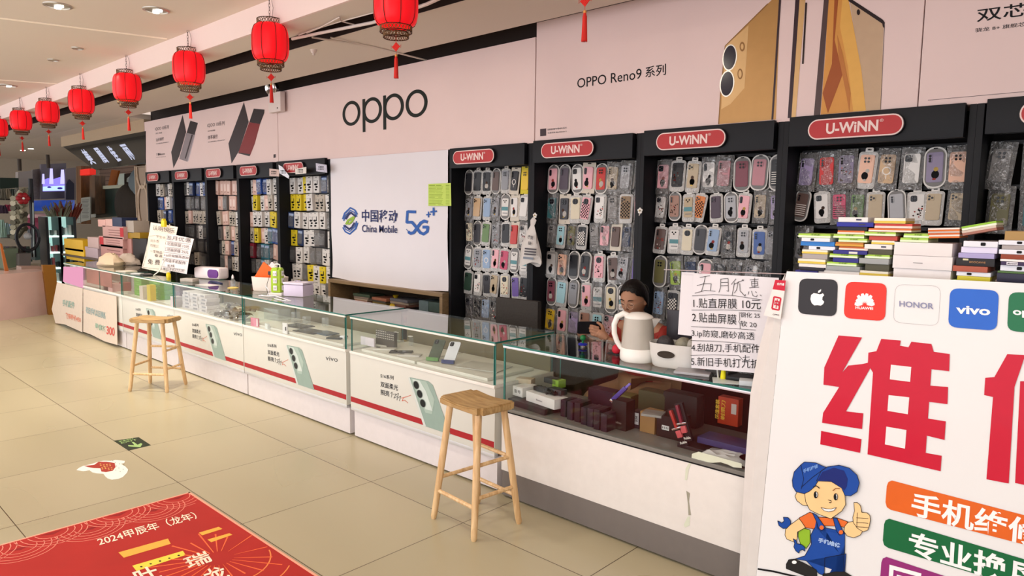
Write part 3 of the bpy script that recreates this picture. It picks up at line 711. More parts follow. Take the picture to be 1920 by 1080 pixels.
# ------------------------------------------------------------------ far cabinets: hanging cards
_cards = {}
def card_proto(kind):
    if kind in _cards: return _cards[kind]
    W, H = .09, .186; b = MB()
    base = dict(w='#d8d3cf', y='#dcc52c', b='#2c4f9a', p='#d9b3a6', g='#6f6a66', k='#3d3a3c', c='#b9aea0', t='#2e6f80', n='#26365e', r='#7a2030')[kind]
    mt = mat(base, .45, name='card_stock')
    T = .05 if kind in 'wpgcy' else .035
    b.box((0, T/2, -H/2), (W, T, H), mt, .002)
    if kind in 'wyc':
        ink = INK
        b.rrprism(.022, .006, .0028, .0006, ink, Matrix.Translation((0, -.0002, -.012)), 3)
        # coiled cable print
        for i, (x, z, r) in enumerate(((-.008, -.092, .022), (.008, -.120, .020), (-.004, -.150, .018))):
            b.lathe([(.0001, 0), (r, 0)], ink, 10, Matrix.Translation((x, -.0008, z)) @ Matrix.Rotation(PI/2, 4, 'X') @ Matrix.Diagonal((1, .55, 1, 1)))
        b.box((.018, -.0006, -.072), (.010, .0006, .05), ink); b.box((-.02, -.0006, -.05), (.03, .0006, .004), mat('#888890', .5))
    elif kind == 'p': b.box((0, -.0006, -.09), (.05, .0006, .09), mat('#ead0c6', .5)); b.box((0, -.001, -.15), (.04, .0006, .006), mat('#8b5d50', .5))
    elif kind in 'bnt': b.rrprism(.07, .13, .01, .012, BLISTER, Matrix.Translation((0, -.0002, -.1)), 3); b.box((0, -.001, -.03), (.07, .0006, .03), mat('#a8b8d8', .5))
    else: b.rrprism(.07, .13, .01, .01, BLISTER, Matrix.Translation((0, -.0002, -.1)), 3)
    o = b.build('accessory_card'); me = o.data; bpy.data.objects.remove(o); _cards[kind] = me
    return me
KW = dict(w='white', y='yellow', b='blue', p='pale pink', g='grey', k='charcoal', c='cream', t='teal', n='navy', r='dark red')
FCASES = [["wwywwngw", "yyywccwy", "nwwwwwgw", "ynwwgkww", "kwwggwww", "wwgywywg", "wygwwwgw"], ["wpbbwwyw", "wywpcwww", "pwwwyyww", "cypwtbbn", "rkttkppw", "kgtwkwgk"], ["ppppppgp", "ppgpppcp", "cppccwwp", "gpcpcpp", "kcpbcpcy", "gpkcwgp"],
          ["gwnbwbgt", "kgkkggbg", "cpcccckc", "kkkgwkcg", "kgkkkkgk", "gkcgkgk"], ["wckwcww", "nbpwnww", "ccnbb", "kk"]]
FN = ['cabinet touching cloth poster', 'second cabinet from cloth poster', 'pale-stock cabinet', 'second cabinet from lattice', 'cabinet next to lattice']
FZ = [1.99, 1.79, 1.587, 1.385, 1.186, .987, .80]
for ci, rows in enumerate(FCASES):
    x0, x1 = FAR[ci][0]+.036, FAR[ci][1]-.036
    for ri, row in enumerate(rows):
        n = len(row); pitch = (x1-x0)/max(n, 7)
        for i, kd in enumerate(row):
            o = bpy.data.objects.new('accessory_card', card_proto(kd)); COL.objects.link(o)
            w = pitch/.094
            o.location = (x0 + pitch*(i+.5), 4.31 + random.uniform(0, .05), FZ[ri] + random.uniform(-.008, .004)); o.rotation_euler = (0, random.gauss(0, .05), random.uniform(-.1, .1)); o.scale = (w, 1, 1)
            tag(o, f"{KW[kd]} accessory card, {ORD[i]} from the far side, {ROWN[ri]}, {FN[ci]}", 'accessory pack', f'accessory cards in the {FN[ci]}')
for ci, o in enumerate(cabs[5:]):
    X = (FAR[ci][1]-FAR[ci][0])/2
    for z in FZ[:len(FCASES[ci])]:
        b = MB(); b.bb(-X+.045, X-.045, .19, .2, z-.01, z+.014, BLACKM); lpart(b, 'hook_rail', o)
# stickers stuck on the far header
for i, (q, cl, lb) in enumerate((([(505, 316), (523, 318), (523, 331), (505, 330)], '#c9aaa0', 'small pinkish sticker on the far cabinet header beside its plaque'), ([(522, 309), (529, 313), (542, 330), (541, 335), (524, 325)], '#dfe0ea', 'tilted white label with black code on the far cabinet header'), ([(553, 317), (574, 313), (574, 325), (554, 327)], '#d8cfc6', 'small white label overlapping the red plaque'), ([(592, 306), (612, 309), (613, 324), (593, 321)], '#b8b4c4', 'crumpled silver packet stuck on the header beside the cloth poster'))):
    b = MB(); P = [onY(x, y, 4.10) for x, y in q]; b.prism(P[::-1], (0, .004, 0), mat(cl, .3, coat=.3, vary=.2, scale=40))
    a = Art(b, (0, 4.10, 0), NY, .001); cx = sum(p[0] for p in q)/len(q); cyy = sum(p[1] for p in q)/len(q)
    for k in range(4): a.line([(cx-5+k*2.6, cyy-2), (cx-3.4+k*2.6, cyy-2)], 2.5, INK); a.line([(cx-5+k*2.6, cyy+2), (cx-3.6+k*2.6, cyy+2)], 2, INK)
    tag(b.build('sticker', smooth=False), lb, 'sticker')

# white bag and flower hooks on posts
def flower(x, y, lb):
    p = onY(x, y, 4.19); b = MB()
    for k in range(5): t = 2*PI*k/5 + .3; b.sphere(p + Vector((.013*math.cos(t), 0, .013*math.sin(t))), .009, WHITE, 8, 6, (1, .5, 1))
    b.sphere(p + Vector((0, -.006, 0)), .006, mat('#c9b27a', .5), 8, 6); b.cyl(p + Vector((0, 0, -.018)), p + Vector((0, -.01, -.034)), .004, WHITE, seg=6)
    tag(b.build('flower_hook'), lb, 'hook', 'white flower hooks')
flower(1003, 404, 'white flower hook on the post holding the white bag'); flower(1200, 395, 'white flower hook on the post with nothing hanging')
def bag():
    p = onY(1003, 408, 4.15); b = MB(); WB = mat('#cfc9c4', .5, name='plastic_white', bump=.6, scale=30)
    prof = [(0, .008), (.02, .03), (.05, .022), (.06, .018), (.12, .05), (.2, .08), (.28, .10), (.34, .112), (.365, .105)]
    vs = []; fs = []; n = 14
    for j, (dz, r) in enumerate(prof):
        for k in range(n):
            t = 2*PI*k/n; w = 1 + .18*math.sin(3*t + j); vs.append((p.x + r*math.cos(t)*w - dz*.10, p.y - .02 + r*.35*math.sin(t), p.z - dz - (.02*math.sin(2*t) if j > 6 else 0)))
    for j in range(len(prof)-1):
        for k in range(n): fs.append((j*n+k, j*n+(k+1) % n, (j+1)*n+(k+1) % n, (j+1)*n+k))
    b.add(vs, fs, WB)
    o = b.build('plastic_bag'); tag(o, 'white printed plastic bag knotted on the post between two case cabinets', 'bag')
    b = MB(); a = Art(b, (0, 4.085, 0), NY, .001); g = mat('#4d4a50', .6)
    a.text('提货', (989, 447), (999, 450), (990, 440), g, 1, .02); a.text('袋', (990, 459), (996, 460), (990, 452), g, 1, .02)
    for k in range(3): a.line([(984-k*.6, 466+k*5), (1006-k*.6, 468+k*5)], 2.6, g, 1)
    a.line([(981, 483), (1000, 485)], 4, mat('#7a828e', .6), 1)
    q = b.build('printed_text', o, smooth=False); q.location = -o.location
bag()
# ================================================================== LANTERNS
def lantern_proto():
    o = empty('red_lantern', (0, 0, 0)); R = .135; H = .27
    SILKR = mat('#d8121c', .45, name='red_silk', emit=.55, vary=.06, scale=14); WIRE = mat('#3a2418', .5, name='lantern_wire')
    BR = mat('#6e5638', .45, .3, name='lantern_bronze')
    # origin = body centre ; body is eight soft panels
    b = MB(); n = 64; prof = []
    for i in range(17):
        t = i/16; z = -H/2 + H*t; e = abs(2*t-1); r = .092 + (R-.092)*(1-e**3.2)**.6; prof.append((r, z))
    vs = []; fs = []
    for k in range(n):
        a = 2*PI*k/n; q = (k % 8)/8; f = 1 - .035*(abs(q-.5)*2)**3
        for r, z in prof: vs.append((r*f*math.cos(a), r*f*math.sin(a), z))
    m_ = len(prof)
    for k in range(n):
        for j in range(m_-1): fs.append((k*m_+j, ((k+1) % n)*m_+j, ((k+1) % n)*m_+j+1, k*m_+j+1))
    b.add(vs, fs, SILKR); lpart(b, 'lantern_shade', o)
    b = MB()
    for k in range(8):
        a = 2*PI*k/8; b.tube([(r*1.0*math.cos(a), r*1.0*math.sin(a), z) for r, z in prof], .0022, WIRE, 5)
    lpart(b, 'wire_rib', o)
    def lace(z0, z1, r, name):
        b = MB()
        for z in (z0, z1): b.tube([(r*math.cos(t), r*math.sin(t), z) for t in [2*PI*i/32 for i in range(33)]], .003, WIRE, 5)
        for i in range(28):
            t0 = 2*PI*i/28; t1 = 2*PI*(i+1)/28
            b.cyl((r*math.cos(t0), r*math.sin(t0), z0), (r*math.cos(t1), r*math.sin(t1), z1), .0022, BR, seg=4)
            b.cyl((r*math.cos(t0), r*math.sin(t0), z1), (r*math.cos(t1), r*math.sin(t1), z0), .0022, BR, seg=4)
        lpart(b, name, o)
    lace(H/2-.004, H/2+.034, .092, 'top_ring')
    lace(-H/2-.03, -H/2+.004, .096, 'bottom_ring'); lace(-H/2-.062, -H/2-.034, .076, 'lower_ring')
    b = MB()
    for i in range(7): # chain
        z = H/2 + .03 + i*.024
        M = Matrix.Translation((0, 0, z+.012)) @ Matrix.Rotation(PI/2*(i % 2), 4, 'Z')
        b.tube([M @ Vector((.006*math.cos(t), 0, .015*math.sin(t))) for t in [2*PI*k/10 for k in range(11)]], .0016, WIRE, 4)
    for s_ in (-1, 1): b.tube([(s_*.09, 0, H/2+.03), (s_*.03, 0, H/2+.05), (0, 0, H/2+.06)], .0018, WIRE, 4)
    b.tube([(.012, 0, H/2+.2), (.03, 0, H/2+.12), (.02, 0, H/2+.05), (0, 0, H/2)], .0014, WIRE, 4)
    lpart(b, 'chain', o)
    TR = mat('#c0241c', .6, name='tassel_red')
    b = MB(); b.cyl((0, 0, -H/2-.02), (0, 0, -H/2-.10), .0015, TR, seg=4)
    z = -H/2-.115
    for i in range(5):
        for j in range(5):
            x = (i-2)*.008; y = (j-2)*.008; b.sphere(((x+y)*.7, 0, z + (x-y)*.7), .0055, TR, 6, 4, (1, .5, 1))
    for t in (0, PI): b.tube([(math.cos(t)*.026, 0, z), (math.cos(t)*.036, 0, z+.01), (math.cos(t)*.034, 0, z-.008), (math.cos(t)*.026, 0, z)], .0014, TR, 4)
    lpart(b, 'knot', o)
    b = MB(); b.cyl((0, 0, z-.028), (0, 0, z-.05), .0015, TR, seg=4); b.sphere((0, 0, z-.052), .009, mat('#c98a4a', .5), 8, 6)
    b.lathe([(.006, z-.055), (.011, z-.08), (.012, z-.15), (.0125, z-.185), (.001, z-.185)], TR, 10)
    for k in range(10):
        t = 2*PI*k/10; b.cyl((.008*math.cos(t), .008*math.sin(t), z-.07), (.0125*math.cos(t), .0125*math.sin(t), z-.188), .0022, TR, seg=4)
    lpart(b, 'tassel', o)
    return o
LP = lantern_proto()
LX = [-2.08, -3.51, -5.025, -6.47, -7.98, -9.47, -10.86, -12.2, -13.6]
LLB = ['red lantern above the frame, only its tassel hanging over the gold phone banner', 'red lantern cut by the frame top, between the logo letters and white pipe', 'red lantern hanging in front of the white ceiling pipe and emergency light', 'red lantern whose tassel hangs before the maroon phone banner', 'red lantern between the banner edge and the black slanted sign', 'red lantern whose tassel hangs just above the black slanted sign', 'small red lantern sixth along the row, above the purple light box', 'small red lantern one before the last of the row', 'last and smallest red lantern, cut by the picture side']
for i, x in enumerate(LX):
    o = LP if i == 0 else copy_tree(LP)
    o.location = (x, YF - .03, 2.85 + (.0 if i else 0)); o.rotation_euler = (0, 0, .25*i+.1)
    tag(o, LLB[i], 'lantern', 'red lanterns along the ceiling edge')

# white pipe / cables by the slot
b = MB(); PIPE = mat('#d9cbc4', .5)
P = [onZ(x, y, 2.95) for x, y in ((548, 73), (600, 62), (700, 42), (800, 8), (830, -6))]
b.tube(P, .012, PIPE, 8)
tag(b.build('ceiling_pipe'), 'white pipe running along the dark ceiling slot', 'pipe')
b = MB(); b.tube([onZ(x, y, 2.965) for x, y in ((575, 62), (600, 52), (637, 32), (640, 40), (664, 46))], .005, PIPE, 6)
b.tube([onZ(x, y, 2.965) for x, y in ((560, 66), (590, 55), (640, 40), (700, 24))], .004, PIPE, 6)
tag(b.build('cable'), 'thin white cable looping over the pipe in the ceiling slot', 'cable')
b = MB(); b.tube([onZ(x, y, 2.972) for x, y in ((585, 70), (700, 88), (800, 113))], .008, CEIL, 6); b.tube([onZ(x, y, 2.972) for x, y in ((620, 70), (720, 93))], .005, CEIL, 6)
structure(b.build('trim_4'))
p = onZ(588, 93, ZB); b = MB(); b.lathe([(.001, -.05), (.012, -.048), (.012, -.03), (.02, -.03), (.03, 0)], PIPE, 12, Matrix.Translation(p)); tag(b.build('ceiling_sprinkler'), 'tiny white sprinkler head under the soffit near the pipe', 'sprinkler')

# ================================================================== COUNTERS
YC = 2.79; ZT = .88; YK = 3.31
PANEL = mat('#cfcdc4', .4, name='counter_print', vary=.02, scale=3)
RIM = mat('#e4e0d8', .35, name='counter_rim'); PLINTH = mat('#d9d1d1', .4, name='counter_plinth')
STRIPE = mat('#a3232a', .45, name='print_red'); ALU = mat('#d6d6da', .3, .6, name='aluminium_trim')
BKG = mat('#2c3230', .5)
def art_unit(b, dx, dxv, dxr):
    """the printed front: text, phone back, stripe, logo (all units carry the same print)"""
    a = Art(b, (0, YC, 0), NY, .0008, (dx, 0, 0))
    z1 = lambda L: [(560 + x/6, 560 + y/6) for x, y in L]; z2 = lambda L: [(440 + x/5.047, 540 + y/5.047) for x, y in L]
    zz = lambda L: [(600 + x/2.7, 620 + y/2.7) for x, y in L]
    txt = mat('#2a2b2e', .5)
    p = zz([(307, 238), (373, 250), (307, 217)]); a.text('S16系列', *p, txt, 2, .012)
    p = zz([(307, 284), (395, 304), (307, 256)]); a.text('双面柔光', *p, txt, 2, .012)
    p = zz([(307, 324), (352, 334), (307, 296)]); a.text('照亮', *p, txt, 2, .012)
    g = mat('#5a5a58', .5)
    for L in ([(358, 318), (366, 310), (362, 338)], [(370, 322), (386, 320), (374, 342), (392, 332)], [(384, 326), (398, 316), (390, 352)], [(396, 340), (410, 330), (402, 356)]): a.line(zz(L), .9, g, 2)
    o_ = mat('#c8664a', .5); a.line(zz([(410, 342), (440, 334), (462, 326)]), 1, o_, 2); a.line(zz([(424, 336), (416, 356), (430, 352), (446, 366)]), .9, o_, 2)
    # phone back, cropped by the lower rim
    body = mat('#8ea298', .3, name='print_sage'); body2 = mat('#a3b5aa', .3); shine = mat('#c5d0c9', .25)
    # red stripe, interrupted by the phone
    a2 = Art(b, (0, YC, 0), NY, .0008, (dxv, 0, 0))
    # second half and the four-letter logo are measured on the neighbour unit
    z3_ = lambda L: [(320 + x/6, 560 + y/6) for x, y in L]
    xl = a2.pt(558, 715).x; xr = a2.pt(587, 722).x; ys = YC - .0012
    for u0, u1 in ((dxr[0]+.004, xl), (xr, dxr[1]-.004)): b.bb(u0, u1, ys, ys+.0008, .266, .303, STRIPE)
    z6 = lambda L: [(440 + x/5.047, 540 + y/5.047) for x, y in L]
    a2.poly(z6([(487, 545), (497, 540), (610, 562), (640, 590), (758, 965), (590, 908)])[::-1], body, 3)
    a2.poly(z6([(487, 545), (497, 541), (606, 912), (590, 908)])[::-1], mat('#c9cfca', .25), 4)
    a2.poly(z6([(505, 546), (600, 566), (655, 700), (640, 815), (600, 806), (520, 590)])[::-1], body2, 4)
    a2.poly(z6([(515, 552), (560, 562), (600, 640), (645, 790), (600, 780), (590, 740)])[::-1], shine, 5)
    for x, y in ((540, 597), (563, 664), (584, 735)):
        q = z6([(x, y)])[0]; a2.ell(q[0], q[1], 3.7, 6.6, mat('#7c857f', .25), 6, -.22); a2.ell(q[0], q[1], 3.0, 5.8, mat('#15181a', .15), 7, -.22)
    p = z3_([(1745, 690), (1880, 712), (1745, 640)]); a2.text('vivo', *p, mat('#4c4e50', .5), 2, .0)
def counter(x0, x1, label, kind='print', zs=.63, zp=.205, glass_divs=(), lw=0):
    o = empty('display_counter', ((x0+x1)/2, YC, 0), label, 'display counter', 'glass-topped display counters'); X = (x1-x0)/2; D = YK-YC
    L = lambda f: Matrix.Translation((-o.location.x, -YC, 0))
    g = .006
    # plinth
    b = MB(); py = .028 if kind == 'print' else .002
    pm = PLINTH if kind == 'print' else mat('#6f6762', .5, name='grey_kickboard')
    b.bb(-X+.004, X-.004, py, D-.02, .012, zp, pm, .003)
    if kind == 'print': b.bb(-X, X, .0, .03, zp, zp+.022, ALU, .002)
    lpart(b, 'plinth', o)
    b = MB(); b.bb(-X, X, 0, D, zp+(.022 if kind == 'print' else 0), zs-.018, PANEL if kind == 'print' else mat('#dfd8d2', .4, name='cream_laminate'), .002)
    if kind == 'print':
        b.M = Matrix.Translation((-o.location.x, -YC, 0)); xe = -4.18 if x0 == -4.12 else x0; art_unit(b, xe + 4.18, xe + 5.70, (x0, x1)); b.M = Matrix()
    lpart(b, 'front_panel', o)
    if kind != 'print':
        b = MB(); b.bb(-X, X, -.0015, .0, zs-.026, zs-.019, INK); lpart(b, 'black_strip', o)
    b = MB(); b.bb(-X, X, -.006, D, zs-.018, zs, RIM if kind == 'print' else mat('#77746e', .2, coat=.4, name='grey_glass_shelf'), .003); lpart(b, 'shelf_board', o)
    # glass box
    b = MB(); b.bb(-X+.002, X-.002, 0, D, ZT-.010, ZT, GLASSTOP)
    b.bb(-X+.002, X-.002, -.0015, .0, ZT-.010, ZT, GEDGE); b.bb(-X+.0, -X+.002, 0, D, ZT-.010, ZT, GEDGE); b.bb(X-.002, X, 0, D, ZT-.010, ZT, GEDGE)
    lpart(b, 'glass_top', o)
    b = MB(); b.bb(-X+.012, X-.012, .004, .009, zs, ZT-.010, GLASS)
    for xx in [-X+.012, X-.017] + list(glass_divs): b.bb(xx, xx+.005, .004, .012, zs, ZT-.01, GEDGE)
    lpart(b, 'front_glass', o)
    for s_ in (-1, 1):
        b = MB(); xx = s_*(X-.006); b.bb(xx-.003, xx+.003, .01, D-.01, zs, ZT-.010, GLASS); b.bb(xx-.003, xx+.003, .008, .0105, zs, ZT-.010, GEDGE); b.bb(xx-.003, xx+.003, D-.0105, D-.008, zs, ZT-.010, GEDGE); lpart(b, 'side_glass', o)
    b = MB(); b.bb(-X+.006, X-.006, -.002, .012, ZT-.022, ZT-.0101, RIM if kind == 'print' else ALU, .001); lpart(b, 'top_rail', o)
    if kind == 'print':
        b = MB(); b.bb(-X+.01, X-.01, D-.022, D-.012, zs, ZT-.012, mat('#6e6248', .25, coat=.3, name='olive_sliding_door')); lpart(b, 'sliding_door', o)
    return o
UNITS = [(-2.645, -1.105), (-4.12, -2.70), (-5.70, -4.17), (-7.15, -5.71), (-8.60, -7.16), (-10.75, -8.61)]
counter(*UNITS[0], 'plain cream counter with grey kick board, carrying the kettle', 'plain', .52, .156)
counter(*UNITS[1], 'printed glass counter behind the near wooden stool, green phone on display', glass_divs=())
counter(*UNITS[2], 'printed glass counter with the pink card and dark tablets inside')
counter(*UNITS[3], 'printed glass counter holding silver bags, white basket on top')
counter(*UNITS[4], 'printed glass counter behind the far wooden stool, green boxes inside')
counter(*UNITS[5], 'glass counter at the far end, its front covered by paper posters', glass_divs=(.32, -.35))
# torn edge tape on the plain counter
b = MB(); TAPE = mat('#cfd2bd', .35, coat=.4)
a = Art(b, (0, YC, 0), NY, .0012)
z9 = lambda L: [(1160 + x/6, 720 + y/6) for x, y in L]
a.poly(z9([(825, 785), (900, 760), (1385, 895), (1385, 945), (1290, 935), (1230, 905), (1150, 880), (1060, 885), (960, 880), (880, 860), (820, 850)])[::-1], TAPE, 1)
a.poly(z9([(815, 850), (835, 850), (790, 960), (770, 1080), (745, 1080), (755, 950)])[::-1], TAPE, 1)
a.poly([(1287, 920), (1294, 925), (1292, 940), (1296, 966), (1291, 966), (1290, 945)][::-1], mat('#9a9584', .5), 1)
a.poly([(1290, 968), (1294, 968), (1293, 985), (1285, 989), (1282, 984)][::-1], TAPE, 1)
tag(b.build('torn_tape', smooth=False), 'torn pale tape peeling off the cream counter front', 'tape')

# ================================================================== STOOLS
WOOD = None
def wood(c1, c2, name, sc=(1, 1, 12)):
    mt = bpy.data.materials.new(name); mt.use_nodes = True; nt = mt.node_tree; b = nt.nodes['Principled BSDF']; N = nt.nodes.new; L = nt.links.new
    tc = N('ShaderNodeTexCoord'); mp = N('ShaderNodeMapping'); mp.inputs['Scale'].default_value = sc; nz = N('ShaderNodeTexNoise'); nz.inputs['Scale'].default_value = 4; nz.inputs['Detail'].default_value = 6; nz.inputs['Distortion'].default_value = .6
    cr = N('ShaderNodeValToRGB'); cr.color_ramp.elements[0].position = .35; cr.color_ramp.elements[1].position = .7
    cr.color_ramp.elements[0].color = (*lin(c1), 1); cr.color_ramp.elements[1].color = (*lin(c2), 1)
    L(tc.outputs['Object'], mp.inputs[0]); L(mp.outputs[0], nz.inputs['Vector']); L(nz.outputs['Fac'], cr.inputs[0]); L(cr.outputs[0], b.inputs['Base Color']); b.inputs['Roughness'].default_value = .5
    return mt
WLEG = wood('#c79f6e', '#e6c696', 'pale_wood', (12, 12, 1.2)); WSEAT = wood('#9c7a48', '#c2a06c', 'worn_seat_wood', (2, 14, 6)); WORANGE = mat('#9c6233', .5)
def stool(loc, rz, ttop, tfeet, H, label, seat=(.345, .245)):
    o = empty('wooden_stool', loc, label, 'stool', 'wooden bar stools', rz=rz)
    b = MB(); w, d = seat; nx, ny = 10, 8; t = .038; top = []; 
    bm = bmesh.new(); bmesh.ops.create_cube(bm, size=1)
    for v in bm.verts: v.co = Vector((v.co.x*w, v.co.y*d, v.co.z*t))
    bmesh.ops.bevel(bm, geom=[e for e in bm.edges if abs(e.verts[0].co.z - e.verts[1].co.z) > .01], offset=.022, segments=4, affect='EDGES')
    bmesh.ops.bevel(bm, geom=[e for e in bm.edges if abs(e.verts[0].co.z - e.verts[1].co.z) < .001 and len(e.link_faces) == 2 and e.link_faces[0].normal.dot(e.link_faces[1].normal) < .3], offset=.006, segments=2, affect='EDGES')
    for c in [i/8-.5 for i in range(1, 8)]:
        bmesh.ops.bisect_plane(bm, geom=bm.verts[:]+bm.edges[:]+bm.faces[:], plane_co=(c*w, 0, 0), plane_no=(1, 0, 0))
    for v in bm.verts:
        if v.co.z > 0: v.co.z -= .012*math.cos(v.co.x/w*PI)**1.5 if abs(v.co.x) < w/2 else 0
    bm.verts.index_update(); b.add([v.co + Vector((0, 0, H - t/2)) for v in bm.verts], [[v.index for v in f.verts] for f in bm.faces], WSEAT); bm.free()
    lpart(b, 'seat', o)
    legs = {}
    for sx in (-1, 1):
        for sy in (-1, 1):
            A = Vector((sx*ttop[0], sy*ttop[1], H-.034)); B = Vector((sx*tfeet[0], sy*tfeet[1], 0)); legs[sx, sy] = (A, B)
            b = MB(); b.tube([A, A.lerp(B, .5), A.lerp(B, .94), B + Vector((0, 0, .012)), B], [.0175, .0185, .0165, .0155, .012], WLEG, 12); lpart(b, 'leg', o)
    def at(k, z): A, B = legs[k]; return A.lerp(B, (A.z-z)/(A.z-B.z))
    for k1, k2, z in (((-1, -1), (1, -1), .155), ((-1, 1), (1, 1), .155), ((-1, -1), (-1, 1), .225), ((1, -1), (1, 1), .20), ((-1, 1), (1, 1), .36), ((1, -1), (1, 1), .36)):
        b = MB(); p, q = at(k1, z), at(k2, z); b.tube([p, q], .0105, WLEG, 8); lpart(b, 'stretcher', o)
    return o
stool((-2.512, 2.462, 0), -.09, (.115, .082), (.168, .150), .655, 'wooden stool standing before the counter with the green phone')
stool((-6.53, 2.385, 0), .66, (.118, .088), (.172, .150), .645, 'wooden stool farther down the aisle, by the white paper posters', (.36, .25))

# ================================================================== REPAIR SIGN and its case
def sign():
    # case behind the vinyl
    o = empty('tall_counter', (-.35, 2.76, 0), 'tall case behind the repair banner, carrying the box piles', 'counter')
    b = MB(); b.bb(-.73, 1.0, .02, .60, 0, 1.372, mat('#cfcac6', .5)); lpart(b, 'cabinet_body', o)
    P0 = Vector((0, 2.725, 1.39)); n = Vector((0, -1, .055)).normalized()
    n = Vector((0, -1, .04)).normalized()
    b = MB(); VIN = mat('#e2e0e0', .38, name='sign_vinyl', coat=.25, vary=.01, scale=4)
    a = Art(b, P0, n, .0009)
    # sheet with slight waves
    TL, TR_ = a.pt(1474, 508.5, 0), a.pt(2650, 569, 0); BL_, BR_ = a.pt(1413, 1130, 0), a.pt(2650, 1620, 0)
    nx, ny = 30, 26; vs = []; fs = []
    for j in range(ny+1):
        for i in range(nx+1):
            u, v = i/nx, j/ny; p = (TL*(1-u)+TR_*u)*(1-v) + (BL_*(1-u)+BR_*u)*v
            vs.append(p + n*(-.0006))
    for j in range(ny):
        for i in range(nx): k = j*(nx+1)+i; fs.append((k, k+nx+1, k+nx+2, k+1))
    b.add(vs, fs, VIN)
    RD = mat('#c20f2f', .4, name='print_crimson', coat=.2)
    z8 = lambda L: [(1360 + x/1.8625, 500 + y/1.8625) for x, y in L]
    # big character 维, traced stroke blocks
    A = lambda L, mt=RD, l=2: a.poly(z8(L)[::-1], mt, l)
    A([(396, 240), (478, 247), (408, 370), (430, 345), (478, 340), (520, 330), (422, 505), (482, 512), (478, 567), (338, 545), (342, 510), (398, 420), (343, 412), (346, 352)])
    A([(335, 573), (476, 602), (471, 650), (332, 620)])
    A([(545, 252), (613, 258), (610, 276), (640, 281), (650, 262), (720, 270), (728, 297), (784, 305), (782, 365), (720, 358), (716, 415), (778, 420), (776, 480), (712, 472), (708, 530), (770, 540), (766, 605), (704, 590), (700, 650), (756, 660), (752, 714), (497, 655), (516, 370), (498, 340), (500, 300), (528, 295)])
    for L in ([(579, 342), (650, 350), (646, 402), (575, 393)], [(571, 448), (643, 456), (638, 515), (567, 503)], [(563, 558), (633, 570), (628, 635), (558, 620)]): A(L, VIN, 3)
    # second character, cut by the frame 修
    A([(985, 305), (1150, 315), (1150, 330), (1043, 322), (1010, 420), (990, 757), (912, 742), (935, 455), (904, 448), (908, 388), (940, 385)])
    A([(1030, 400), (1060, 400), (1060, 765), (1012, 755)])
    A([(1060, 340), (1300, 370), (1300, 460), (1060, 420)]); A([(1080, 500), (1300, 540), (1300, 600), (1080, 560)]); A([(1080, 640), (1300, 700), (1300, 790), (1080, 730)])
    # rounded icons
    zi = lambda L: [(1460 + x/4.17, 360 + y/4.17) for x, y in L]
    def icon(c, mt, l=2, r=.2, outline=None):
        c = [Vector(p) for p in zi(c)]; pts = []
        for i in range(4):
            p0, p1, p2 = c[i-1], c[i], c[(i+1) % 4]; A_ = p1.lerp(p0, r); B_ = p1.lerp(p2, r)
            for k in range(6): t = k/5; pts.append(A_*(1-t)**2 + p1*2*t*(1-t) + B_*t*t)
        if outline: a.line([tuple(p) for p in pts] + [tuple(pts[0])], outline, mt, l)
        else: a.poly([tuple(p) for p in pts][::-1], mt, l)
    icon([(165, 675), (465, 685), (452, 975), (150, 950)], mat('#211a1c', .25, coat=.3, name='icon_black'))
    icon([(528, 700), (848, 715), (832, 1010), (508, 985)], mat('#e02a14', .3, coat=.3, name='icon_red'))
    icon([(915, 722), (1268, 735), (1250, 1048), (895, 1018)], mat('#77757f', .5), 2, .2, .35)
    icon([(1342, 750), (1724, 770), (1706, 1085), (1325, 1055)], mat('#1f5fc4', .3, coat=.3, name='icon_blue'))
    icon([(1802, 780), (2190, 800), (2172, 1115), (1786, 1085)], mat('#106a40', .3, coat=.3, name='icon_green'))
    WP = mat('#f0eeee', .4, name='print_white')
    # bitten fruit mark
    ap = [(305, 795), (325, 800), (348, 792), (358, 806), (345, 822), (343, 842), (358, 858), (350, 876), (332, 888), (305, 884), (280, 886), (260, 868), (250, 838), (256, 805), (276, 790)]
    a.poly(zi(ap)[::-1], WP, 3); a.poly(zi([(308, 788), (312, 772), (334, 760), (333, 775), (320, 787)])[::-1], WP, 3)
    # petal mark
    for k in range(8):
        t = math.radians(-172 + k*(164/7)); cx, cyy = 674, 884; L0, L1 = 14, 92 if 1 < k < 6 else 78
        dx, dy = math.cos(t), math.sin(t); nx_, ny_ = -dy, dx
        a.poly(zi([(cx+dx*L0, cyy+dy*L0), (cx+dx*L1*.7+nx_*17, cyy+dy*L1*.7+ny_*17), (cx+dx*L1+nx_*10, cyy+dy*L1+ny_*10), (cx+dx*L1-nx_*10, cyy+dy*L1-ny_*10), (cx+dx*L1*.7-nx_*17, cyy+dy*L1*.7-ny_*17)]), WP, 3)
        a.poly(zi([(cx+dx*L0, cyy+dy*L0), (cx+dx*L1*.7+nx_*17, cyy+dy*L1*.7+ny_*17), (cx+dx*L1+nx_*10, cyy+dy*L1+ny_*10), (cx+dx*L1-nx_*10, cyy+dy*L1-ny_*10), (cx+dx*L1*.7-nx_*17, cyy+dy*L1*.7-ny_*17)])[::-1], WP, 3)
    T = lambda s, L, mt, bold=0., l=3, f=zi: a.text(s, *f(L), mt, l, bold)
    T('HUAWEI', [(602, 914), (740, 922), (602, 893)], WP, .03); T('HONOR', [(945, 895), (1212, 917), (945, 850)], mat('#8486a6', .4), .015)
    T('vivo', [(1388, 950), (1655, 966), (1388, 885)], WP, .03); T('oppo', [(1832, 975), (2100, 1000), (1832, 920)], WP, .03)
    # service bars
    z5 = lambda L: [(1640 + x/4.911, 860 + y/4.911) for x, y in L]
